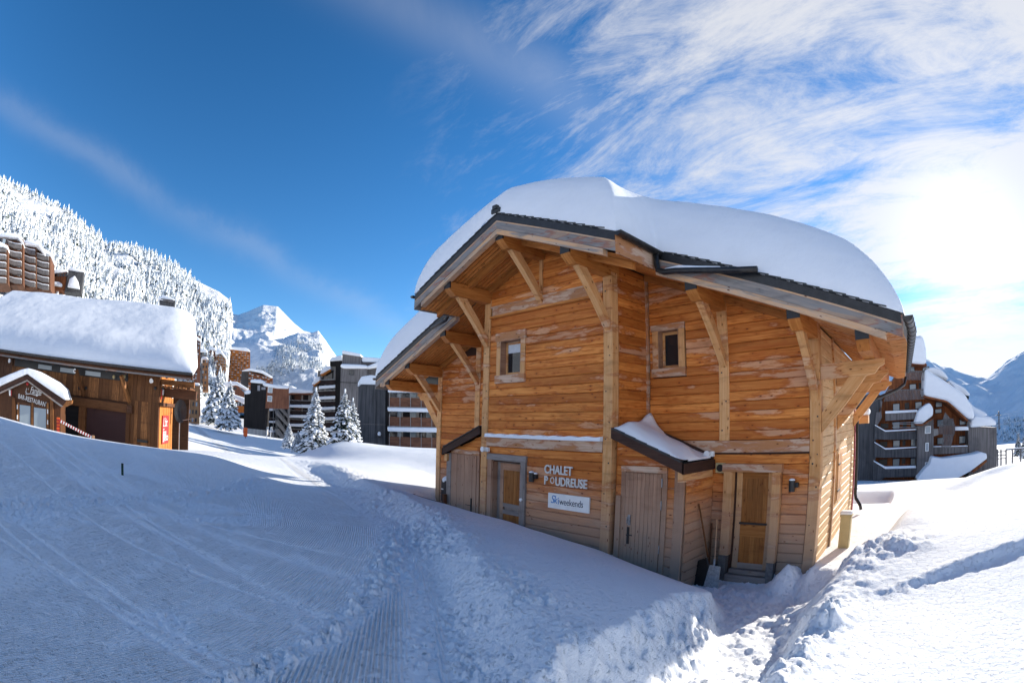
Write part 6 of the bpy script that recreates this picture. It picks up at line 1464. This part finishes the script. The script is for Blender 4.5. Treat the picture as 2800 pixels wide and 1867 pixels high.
for s_ in snow_b: snowcap(F8, b8, q(s_), .95, .8, .06, 'balcony_snow')
P8('balcony', C_PALE, [(815, 880), (862, 880), (862, 930), (815, 945)], .8, .3); P8('balcony', C_GREYCLAD, [(818, 1035), (1105, 1030), (1105, 1078), (818, 1092)], .8, .3); P8('base_band', C_BROWNCLAD, [(820, 1092), (1108, 1080), (1108, 1120), (820, 1125)], .0, .3)
wins = [(498, 676, 514, 730), (682, 662, 698, 715), (498, 826, 512, 880), (645, 820, 660, 870), (498, 978, 514, 1030), (645, 968, 662, 1022), (495, 1128, 512, 1185), (642, 1122, 658, 1175), (635, 515, 652, 555), (622, 365, 636, 410), (742, 375, 754, 402),
        (850, 660, 880, 700), (862, 808, 876, 860), (1046, 788, 1060, 846), (862, 956, 878, 1006), (1042, 942, 1058, 1000), (845, 720, 858, 750), (1125, 820, 1133, 850)]
for x0, y0, x1, y1 in wins:
    (ua, zb), (ub, za) = F8.uz(cx(x0), cy(y1), -1.9), F8.uz(cx(x1), cy(y0), -1.9); win(F8, b8, min(ua, ub)-.15, zb, .95 if abs(ub-ua) < .9 else abs(ub-ua), za-zb, -1.85, M_PANE, 'window', C_DARKBAND)
for x0, y0, x1, y1 in ((755, 862, 795, 915), (758, 1000, 778, 1060), (755, 1160, 775, 1200)):
    (ua, zb), (ub, za) = F8.uz(cx(x0), cy(y1), 1.25), F8.uz(cx(x1), cy(y0), 1.25); win(F8, b8, min(ua, ub), zb, abs(ub-ua), za-zb, 1.3, M_PANE, 'window', M_WHITE)
for x0, y0, x1, y1 in ((585, 665, 620, 720), (570, 675+145, 600, 870+5), (565, 975, 590, 1020), (560, 1125, 590, 1170), (380, 985, 440, 1030), (370, 1130, 440, 1180), (700, 500, 745, 550), (385, 835, 450, 880)):
    (ua, zb), (ub, za) = F8.uz(cx(x0), cy(y1), -1.9), F8.uz(cx(x1), cy(y0), -1.9); win(F8, b8, min(ua, ub), zb, abs(ub-ua), za-zb, -1.8, M_BLACK, 'dark_door')
# slanted wooden slat screens
def screen(pts, n, off=1.5):
    (x0, y0), (x1, y1), (x2, y2), (x3, y3) = pts            # top-left, top-right, bottom-right, bottom-left
    s = P8('slat_frame', C_GREYCLAD, [(x0, y0-4), (x1, y1-4), (x1, y1+4), (x0, y0+4)], off, .1)
    for k in range(n):
        f = (k+.5)/n; xa = x0+(x1-x0)*f; ya = y0+(y1-y0)*f; xb = x3+(x2-x3)*f; yb = y3+(y2-y3)*f; w = .28*(x1-x0)/n
        P8('slat', C_GREYCLAD, [(xa-w, ya), (xa+w, ya), (xb+w, yb), (xb-w, yb)], off+.05, .08, s)
screen([(600, 405), (752, 408), (748, 480), (560, 478)], 16); screen([(440, 560), (750, 558), (748, 636), (412, 655)], 30); screen([(905, 800), (985, 800), (1000, 850), (870, 850)], 12, 2.0); screen([(870, 850), (1000, 850), (1000, 925), (862, 925)], 14, 2.0); screen([(900, 930), (990, 930), (965, 1040), (885, 1040)], 10, 2.0)
P8('canopy_gable', C_GREYCLAD, [(900, 800), (918, 745), (990, 830), (985, 850), (905, 850)], 1.6, .2)
for x in (560, 610, 640, 700): pass
P8('corner_post', C_GREYCLAD, [(750, 380), (760, 380), (752, 620), (744, 620)], 1.2, .3); P8('roof_fascia', C_BROWNCLAD, [(620, 336), (768, 348), (768, 358), (620, 346)], 1.8, 6)
P8('roof_fascia', C_BROWNCLAD, [(745, 608), (940, 648), (1110, 812), (1102, 820), (930, 662), (745, 622)], 2.2, 5); P8('roof_fascia', C_BROWNCLAD, [(668, 838), (728, 842), (830, 788), (822, 800), (728, 856), (670, 850)], 2.6, 2)
P8('roof_fascia', C_BLACKCLAD, [(822, 444), (940, 512), (940, 490), (822, 440)], 1.0, 2); P8('roof_fascia', C_BLACKCLAD, [(1045, 590), (1115, 612), (1112, 640), (1050, 600)], 1.0, 2)
for s_, off, dp_, bv in (([(625, 335), (630, 180), (650, 120), (735, 105), (752, 170), (766, 230), (768, 345), (700, 345)], 2.4, 7, .5), ([(745, 605), (755, 380), (830, 430), (900, 470), (1000, 540), (1090, 600), (1160, 740), (1165, 800), (1110, 800), (940, 650)], 2.6, 6, .45),
                         ([(760, 395), (800, 372), (880, 385), (930, 430), (950, 475), (860, 455), (830, 442)], -1.0, 6, .4), ([(945, 485), (960, 478), (1080, 545), (1125, 595), (1118, 606), (1040, 588)], -1.0, 6, .35), ([(1090, 630), (1160, 700), (1250, 745), (1272, 768), (1160, 800)], -1.5, 6, .4),
                         ([(1130, 872), (1135, 820), (1170, 770), (1290, 782), (1340, 815), (1345, 850), (1240, 862)], 1.2, 8, .4), ([(668, 838), (700, 730), (760, 680), (790, 662), (822, 710), (820, 770), (730, 838)], 3.0, 3, .35), ([(690, 1285), (760, 1200), (790, 1180), (812, 1110), (900, 1125), (1150, 1090), (1215, 1072), (1262, 1085), (1266, 1125), (1130, 1230), (1000, 1300), (690, 1310)], 3.6, 3, .4)):
    snowcap(F8, b8, q(s_), off, dp_, bv)
P8('lean_to_roof', C_BROWNCLAD, [(1130, 1228), (1262, 1136), (1262, 1150), (1190, 1215), (1150, 1240)], 3.4, 3)
P8('balcony_side', C_GREYCLAD, [(340, 840), (350, 745), (385, 740), (402, 655), (385, 650), (395, 790), (360, 850)], 1.0, .3)
# field fence, lift cables, pylon, trees on the right edge
FX_ = Facade(2720, 62, 2800, 60)
t = root_at('wooden_fence', FX_, 2760, 1262, 'snowy timber rail fence beside the right building', 'fence')
for x in (2727, 2736, 2750, 2767, 2790): FX_.poly('fence_post', C_GREYCLAD, t, [(x-1.2, 1228), (x+1.2, 1228), (x+1.2, 1275), (x-1.2, 1275)], 0, .2)
for y in (1234, 1244, 1253): FX_.poly('fence_rail', C_GREYCLAD, t, [(2724, y), (2752, y-2), (2752, y+.5), (2724, y+2.5)], .1, .1)
FX_.poly('fence_rail', C_GREYCLAD, t, [(2750, 1228), (2830, 1222), (2830, 1225), (2750, 1231)], .1, .1); FX_.poly('fence_snow', S_CAP, t, [(2750, 1226), (2830, 1220), (2830, 1222), (2750, 1228)], .12, .15)
t = empty('lift_pylon', tuple(at(2732, 1190, 260)), 'thin chairlift pylon against the shaded mountain on the right', 'pylon')
p0 = at(2732, 1175, 260); p1 = at(2731, 1124, 260); mb = MB(); mb.tube([p0, p1], .35, 8); mb.build('mast', M_GUTTER, t); mb = MB(); mb.beam(at(2724, 1135, 260), at(2738, 1135, 260), .4, .4); mb.build('crossarm', M_GUTTER, t)
for i, (xa, ya, xb, yb, da, db) in enumerate(((2440, 1156, 2850, 1081, 60, 300), (2440, 1168, 2850, 1112, 60, 300), (2440, 1160, 2850, 1090, 60, 300))):
    o = MB(); a, b = at(xa, ya, da), at(xb, yb, db); pts = [a+(b-a)*(k/12)-Vector((0, 0, 3*math.sin(math.pi*k/12))) for k in range(13)]; o.tube(pts, .035, 5)
    o = o.build('lift_cable', M_STEEL); tag(o, ('uppermost', 'lowest', 'middle')[i]+' of three thin chairlift cables crossing before the right building and mountain', 'cable', 'chairlift cables')
# orange slope marker and white goal posts
t = empty('slope_marker', tuple(at(671, 1186, 62)), 'bright orange padded slope marker standing in snow before the black wall', 'marker')
p = at(671, 1186, 62); q_ = at(671, 1169, 62); mb = MB(); mb.box((p.x-.22, p.y-.22, p.z-.3), (p.x+.22, p.y+.22, q_.z)); mb.build('marker_pad', M_ORANGE, t, bevel=.06); mb = MB(); mb.tube([(p.x, p.y, p.z-.5), (p.x, p.y, q_.z+.15)], .05, 6); mb.build('pole', M_BLACK, t)
for px, lab in ((729, 'white hooked pole in the snow, left of a pair'), (739, 'white hooked pole in the snow, right of a pair')):
    t = empty('hooked_pole', tuple(at(px, 1200, 75)), lab+' before the stair', 'pole', 'white poles before the stair'); mb = MB(); mb.tube([at(px, 1205, 75), at(px+1.5, 1168, 75), at(px+4, 1166, 75), at(px+5, 1176, 75)], .06, 6); mb.build('pole_tube', M_WHITE, t)

# ------------------------------------------------------------------ mountains
def mountain_mat(name, rock_amt, rock=(.13, .11, .10), sc=.012, band=False):
    t = NT(name); p = t.pos(); geo = t.n('ShaderNodeNewGeometry'); sz = t.n('ShaderNodeSeparateXYZ'); t.l(geo.outputs['Normal'], sz.inputs[0])
    n = t.noise(t.mapping(p, (1, 1, 2.2)), sc, 10, .68, .6); n2 = t.noise(p, sc*6, 8, .7)
    v = t.math('ADD', t.math('MULTIPLY', n, .6), t.math('ADD', t.math('MULTIPLY', n2, .45), t.math('MULTIPLY', sz.outputs[2], -.30)))
    m = t.rng(v, .50-rock_amt, .56-rock_amt); rc = t.mix(t.rng(n2, .35, .65), rock, tuple(x*2.0 for x in rock))
    t.base(t.mix(m, (.88, .90, .92, 1), rc), .85, .1); t.normal(t.bump(n2, .8, 6.)); return t.m
def sheet(name, azs, els, r0, r1, z0, mat, label, na=240, nr=70, relief=12, bow=1.1, back=True, rs=None, cl=None):
    """mountain flank rising from r0 to its skyline at r1, then dropping away behind"""
    az = np.linspace(azs[0], azs[-1], na); el = np.interp(az, azs, els); R0 = np.interp(az, azs, r0) if hasattr(r0, '__len__') else np.full(na, r0); R1 = np.interp(az, azs, r1) if hasattr(r1, '__len__') else np.full(na, r1)
    t = np.r_[np.linspace(0, 1, nr), [1.08, 1.2, 1.5, 2.0]]; A, Tt = np.meshgrid(az, t); Ra = np.interp(A, az, R0); Rb = np.interp(A, az, R1); r = Ra+(Rb-Ra)*Tt
    zt = Rb*np.tan(np.radians(np.interp(A, az, el))); z = z0+(zt-z0)*np.clip(Tt, 0, 1)**bow; z = np.where(Tt > 1, zt-(Tt-1)*(zt-z0)*.9, z)
    x = np.sin(np.radians(A))*r; y = np.cos(np.radians(A))*r
    s = relief; fade = np.clip(np.minimum(Tt, 1.0)*6, 0, 1)*np.clip((1.02-Tt)*7, .12, 1)
    z = z+fade*s*(fbm2(x.ravel(), y.ravel(), .9/s/9, 6, .55).reshape(x.shape)*1.2+fbm2(x.ravel()+99, y.ravel(), 1.6/s/9, 5, .55, True).reshape(x.shape)*.7)
    nA = na; nT = len(t); co = np.c_[x.ravel(), y.ravel(), z.ravel()]; base = np.array([co[:, 0].mean(), co[:, 1].mean(), co[:, 2].min()])
    i = np.arange(nT-1)[:, None]*nA; j = np.arange(nA-1)[None, :]; f = np.stack([i+j, i+j+1, i+nA+j+1, i+nA+j], -1).reshape(-1, 4)
    me = bpy.data.meshes.new(name); me.from_pydata((co-base).tolist(), [], f.tolist()); me.materials.append(mat); me.polygons.foreach_set('use_smooth', [True]*len(me.polygons)); me.update()
    if me.polygons[nA*20].normal.z < 0: me.flip_normals()
    o = link(name, me, None, base); tag(o, kind='structure')
    def height(a, tt):
        return float(np.interp(a, az, el)), a, tt
    o_data = (az, t, x, y, z)
    return o, o_data
mt_l, HL = sheet('forest_hillside', [-150, -125, -112, -106.7, -101.4, -95.8, -93, -88.7, -83.9, -81.6, -80.2, -79.5], [17, 18.2, 18.6, 18.2, 17.5, 15.2, 15.2, 14.5, 13.0, 12.4, 11.6, 9.0], [70, 70, 75, 80, 100, 130, 150, 190, 230, 250, 255, 260], [900, 860, 820, 800, 760, 720, 700, 690, 660, 640, 630, 620], -4, mountain_mat('forest_slope_ground', -.02, (.10, .085, .075), .02), '', 420, 90, 9)
mt_p, HP = sheet('snow_peak', [-84, -80.5, -79, -78, -77.07, -76.3, -74.6, -73.8, -72.7, -71.4, -70.3, -69.7, -69.0, -67.4, -65, -60, -52, -40, -25], [9.5, 10.3, 10.15, 10.6, 11.07, 11.45, 11.50, 10.9, 10.04, 9.17, 9.05, 9.35, 8.6, 6.7, 5.0, 3.2, 2.0, 1.5, 1.2], 520, 1700, 2, mountain_mat('peak_snow_and_rock', .03, (.13, .12, .11), .008), '', 520, 110, 26, 1.2)
mt_f, HF_ = sheet('near_spur', [-78.5, -77, -75, -73.4, -72, -70.5, -69.4, -68.7, -67.6, -66.5, -64, -58], [4.5, 5.6, 6.9, 8.3, 8.9, 8.9, 9.0, 8.3, 6.6, 5.2, 3.6, 2.2], 480, 1100, 0, mountain_mat('spur_snow_and_rock', .035, (.14, .135, .13), .018), '', 300, 90, 17, 1.15)
mt_r, HR = sheet('shaded_mountain', [-45, -30, -20, -12, -6, -2.5, -.4, 1.5, 2.43, 4.5, 6.84, 8.2, 9.3, 11.6, 14, 20, 30, 45, 60], [1.5, 2.5, 4, 5.2, 6.2, 5.6, 5.35, 4.6, 4.35, 3.5, 2.9, 3.6, 4.3, 5.0, 6, 7.5, 8, 8, 7], 1000, 1480, -66, mountain_mat('shaded_rock_and_snow', .005, (.06, .06, .07), .007), '', 420, 100, 28, 1.0)

# ------------------------------------------------------------------ trees
def mat_needles(name, c, c2): 
    t = NT(name); n = t.noise(t.pos(), 3., 4, .6); t.base(t.mix(t.rng(n, .35, .65), c, c2), .8, .15); return t.m
N_DARK = mat_needles('dark_spruce_needles', (.018, .035, .022), (.045, .06, .04)); N_FROST = mat_needles('frosted_needles', (.68, .72, .74), (.90, .92, .94)); N_GREY = mat_needles('half_frosted_needles', (.12, .15, .15), (.40, .44, .45)); M_BARK = plain('bark', (.07, .05, .04), .9, .1)
def spruce(px, ybase, ytop, dist, label, width=.36, seed=1, snowy=.6, base_px=None, lean=0.):
    """conifer of drooping boughs with snow loads: trunk, boughs, bough_snow"""
    rnd = random.Random(seed); b = at(px, ybase, dist); h = at(px, ytop, dist).z-b.z
    t = empty('snowy_spruce', tuple(b), label, 'tree', 'snow laden spruces'); g = MB(); s = MB(); 
    mb = MB(); mb.tube([b, b+Vector((0, 0, h*.5)), b+Vector((0, 0, h*.97))], [h*.018, h*.012, h*.003], 7); mb.build('trunk', M_BARK, t)
    Rm = h*width*.5; nl = 30; 
    def tri(m, a, c, d): m.add([a, c, d], [(0, 1, 2)])
    for l in range(nl):
        f = l/(nl-1); z = h*(.05+.93*f**.95); R_ = Rm*((1-f)**.85)*(1 if f > .1 else .75+2.5*f)+h*.012; nb = max(5, int(12*(1-f)+5)); ph = rnd.uniform(0, 6)
        for k in range(nb):
            a = ph+2*math.pi*k/nb+rnd.uniform(-.25, .25); L = R_*rnd.uniform(.68, 1.15); dr = rnd.uniform(.28, .5)*L*(1-f*.7); d = Vector((math.cos(a), math.sin(a), 0)); sd = Vector((-d.y, d.x, 0))
            p0 = b+Vector((0, 0, z)); seg = 5; w0 = L*.24+h*.008
            def pt(q): return p0+d*(L*q)+Vector((0, 0, -dr*q**1.6+.1*L*math.sin(q*3)))
            for i in range(seg):
                qa, qb = i/seg, (i+1)/seg; a_, b_ = pt(qa), pt(qb); wd = w0*(1.25-qa)*(.55+.9*math.sin(min(1, qa*1.4+.2)*math.pi*.6))
                for sg_ in (-1, 1):
                    tip = b_+sd*sg_*wd*rnd.uniform(.9, 1.5)+d*wd*.35-Vector((0, 0, wd*rnd.uniform(.35, .8))); g.add([a_, b_, tip, a_+sd*sg_*wd*.5-Vector((0, 0, wd*.5))], [(0, 1, 2), (0, 2, 3)])
                if rnd.random() < snowy+.10:
                    up = Vector((0, 0, h*.006+wd*.18)); lo = .85*rnd.uniform(.8, 1.2)
                    q1, q2 = a_+sd*wd*lo-Vector((0, 0, wd*.12)), a_-sd*wd*lo-Vector((0, 0, wd*.12)); r1, r2 = b_+sd*wd*lo*.95-Vector((0, 0, wd*.22)), b_-sd*wd*lo*.95-Vector((0, 0, wd*.22))
                    s.add([q1+up*.2, a_+up*1.5, q2+up*.2, r1+up*.2, b_+up*1.5, r2+up*.2], [(0, 1, 4, 3), (1, 2, 5, 4), (0, 3, 5, 2)])
            e = pt(1.0)
            if rnd.random() < snowy: s.ball(e+Vector((0, 0, w0*.06)), w0*rnd.uniform(.35, .62), 6, (1.25, 1.25, .6))
    s.ball(b+Vector((0, 0, h*.99)), h*.018, 8, (1, 1, 2.2))
    tag(g.build('boughs', N_DARK, t), kind='stuff'); tag(s.build('bough_snow', S_CAP, t), kind='stuff'); return t
spruce(592, 1150, 1018, 78, 'leftmost broad spruce heavy with snow beside the restaurant', .72, 3, .75)
spruce(624, 1166, 1042, 70, 'second snowy spruce, just right of the leftmost one', .62, 4, .75)
spruce(858, 1240, 1062, 52, 'tallest snow covered spruce before the stepped apartment house', .50, 5, .8)
spruce(789, 1222, 1158, 55, 'small fully white spruce left of the tallest one', .62, 6, .95)
spruce(814, 1232, 1178, 53, 'smallest round spruce between the white one and the tall one', .75, 7, .7)
spruce(938, 1228, 1066, 50, 'dark slender spruce with a white tip before the grey tower', .52, 8, .5)
spruce(961, 1226, 1090, 54, 'sunlit narrower spruce touching the dark slender one', .48, 9, .6)
spruce(2783, 1245, 1184, 75, 'dark spruce at the right edge of the picture before the fence', .55, 10, .35)
spruce(2802, 1250, 1176, 78, 'outermost spruce cut by the right picture edge', .55, 11, .35)

# frosted trees covering the left slope
def frosted(seed):
    rnd = random.Random(seed); mb = MB(); h = 1.0; n = 5
    for l in range(n):
        f = l/n; z0 = .02+f*.80; R_ = .19*(1-f)**.8+.02; k = 8; ph = rnd.uniform(0, 6); top = (rnd.uniform(-.01, .01), rnd.uniform(-.01, .01), min(1.0, z0+.34*(1-.3*f)))
        ring = []
        for i in range(k):
            rr = R_*(rnd.uniform(.6, 1.15) if i % 2 else rnd.uniform(.9, 1.35)); a = ph+2*math.pi*i/k; ring.append((math.cos(a)*rr, math.sin(a)*rr, z0-rnd.uniform(0, .07)))
        for i in range(k):
            mb.mi = 0 if rnd.random() < .76 else (1 if rnd.random() < .80 else 2); mb.add([ring[i], ring[(i+1) % k], top], [(0, 1, 2)])
        mb.mi = 2; mb.add(ring, [tuple(range(k-1, -1, -1))])
    return mb
FT = [frosted(100+i) for i in range(6)]; FTM = [m.mesh('frosted_conifer', [N_FROST, N_GREY, N_DARK], uv=False) for m in FT]
def forest():
    rnd = random.Random(5); az, t, X, Y, Z = HL; nA = len(az); pts = []
    for _ in range(15000):
        i = rnd.uniform(0, nA-2); a = np.interp(i, range(nA), az)
        if a < -115: continue
        tt = rnd.uniform(.03, 1.0)**.8; j = np.interp(tt, t, range(len(t))); i0, j0 = int(i), int(j); fi, fj = i-i0, j-j0
        def s(G): return (G[j0, i0]*(1-fi)+G[j0, i0+1]*fi)*(1-fj)+(G[j0+1, i0]*(1-fi)+G[j0+1, i0+1]*fi)*fj
        x, y, z = s(X), s(Y), s(Z); dens = vnoise(np.array([x*.012]), np.array([y*.012]))[0]+.5
        gl = vnoise(np.array([x*.03+50]), np.array([y*.03]))[0]+.5
        if a > -88 and tt < .55 and dens < .55: continue
        if dens < .22 or gl < .16: continue
        r = math.hypot(x, y)
        if r < 175 and a < -96: continue
        h = (5.0+10*rnd.random()**1.7)*(1.0 if tt < .9 else .95)*(r/640)**.35
        pts.append((h/r, x, y, z, h, rnd.randrange(6), rnd.uniform(0, 6.28), rnd.uniform(.85, 1.25)))
        if len(pts) > 5200: break
    pts.sort(reverse=True)
    for k, (_, x, y, z, h, m, ro, wd) in enumerate(pts[:300]):
        o = bpy.data.objects.new('frosted_conifer', FTM[m]); COL.objects.link(o); o.location = (x, y, z-.3); o.rotation_euler = (0, 0, ro); o.scale = (h*wd, h*wd, h); tag(o, 'white frosted conifer standing on the steep forested left slope', 'tree', 'frosted conifers on the left slope')
    big = MB(); V = []; Fc = []; Mi = []; nb = 0
    tm = [(np.array(m.v), m.f, m.m) for m in FT]
    for (_, x, y, z, h, m, ro, wd) in pts[300:]:
        v, f, mi = tm[m]; c, s_ = math.cos(ro), math.sin(ro); w = np.c_[(v[:, 0]*c-v[:, 1]*s_)*h*wd+x, (v[:, 0]*s_+v[:, 1]*c)*h*wd+y, v[:, 2]*h+z-.3]; V.append(w); Fc += [tuple(i+nb for i in q) for q in f]; Mi += mi; nb += len(v)
    V = np.concatenate(V); b = np.array([V[:, 0].mean(), V[:, 1].mean(), V[:, 2].min()]); me = bpy.data.meshes.new('frosted_forest'); me.from_pydata((V-b).tolist(), [], Fc)
    for m_ in (N_FROST, N_GREY, N_DARK): me.materials.append(m_)
    me.polygons.foreach_set('material_index', Mi); me.update(); o = link('frosted_forest', me, None, b); tag(o, 'dense white frosted forest covering the left mountainside', 'forest', kind='stuff')
    # thin woods on the spur below the peak and along the valley side
    V = []; Fc = []; Mi = []; nb = 0
    for H_, n, amin, amax, t0, t1, hh in ((HF_, 1700, -77, -66.5, .08, .80, 8), (HP, 500, -79, -72, .05, .22, 10), (HR, 500, -3, 14, .02, .20, 11)):
        az, t, X, Y, Z = H_; nA = len(az)
        for _ in range(n):
            a = rnd.uniform(amin, amax); i = np.interp(a, az, range(nA)); tt = rnd.uniform(t0, t1); j = np.interp(tt, t, range(len(t))); i0, j0 = int(i), int(j)
            x, y, z = X[j0, i0]+rnd.uniform(-6, 6), Y[j0, i0]+rnd.uniform(-6, 6), Z[j0, i0]
            if vnoise(np.array([x*.010]), np.array([y*.010]))[0] < .0: continue
            v, f, mi = tm[rnd.randrange(6)]; h = rnd.uniform(.7, 1.2)*hh; w = np.c_[v[:, 0]*h+x, v[:, 1]*h+y, v[:, 2]*h+z]; V.append(w); Fc += [tuple(q+nb for q in qq) for qq in f]; Mi += mi; nb += len(v)
    V = np.concatenate(V); b = np.array([V[:, 0].mean(), V[:, 1].mean(), V[:, 2].min()]); me = bpy.data.meshes.new('valley_woods'); me.from_pydata((V-b).tolist(), [], Fc)
    for m_ in (N_FROST, N_GREY, N_DARK): me.materials.append(m_)
    me.polygons.foreach_set('material_index', Mi); me.update(); o = link('valley_woods', me, None, b); tag(o, 'thin frosted woods on the lower slopes of the far mountains', 'forest', kind='stuff')
forest()
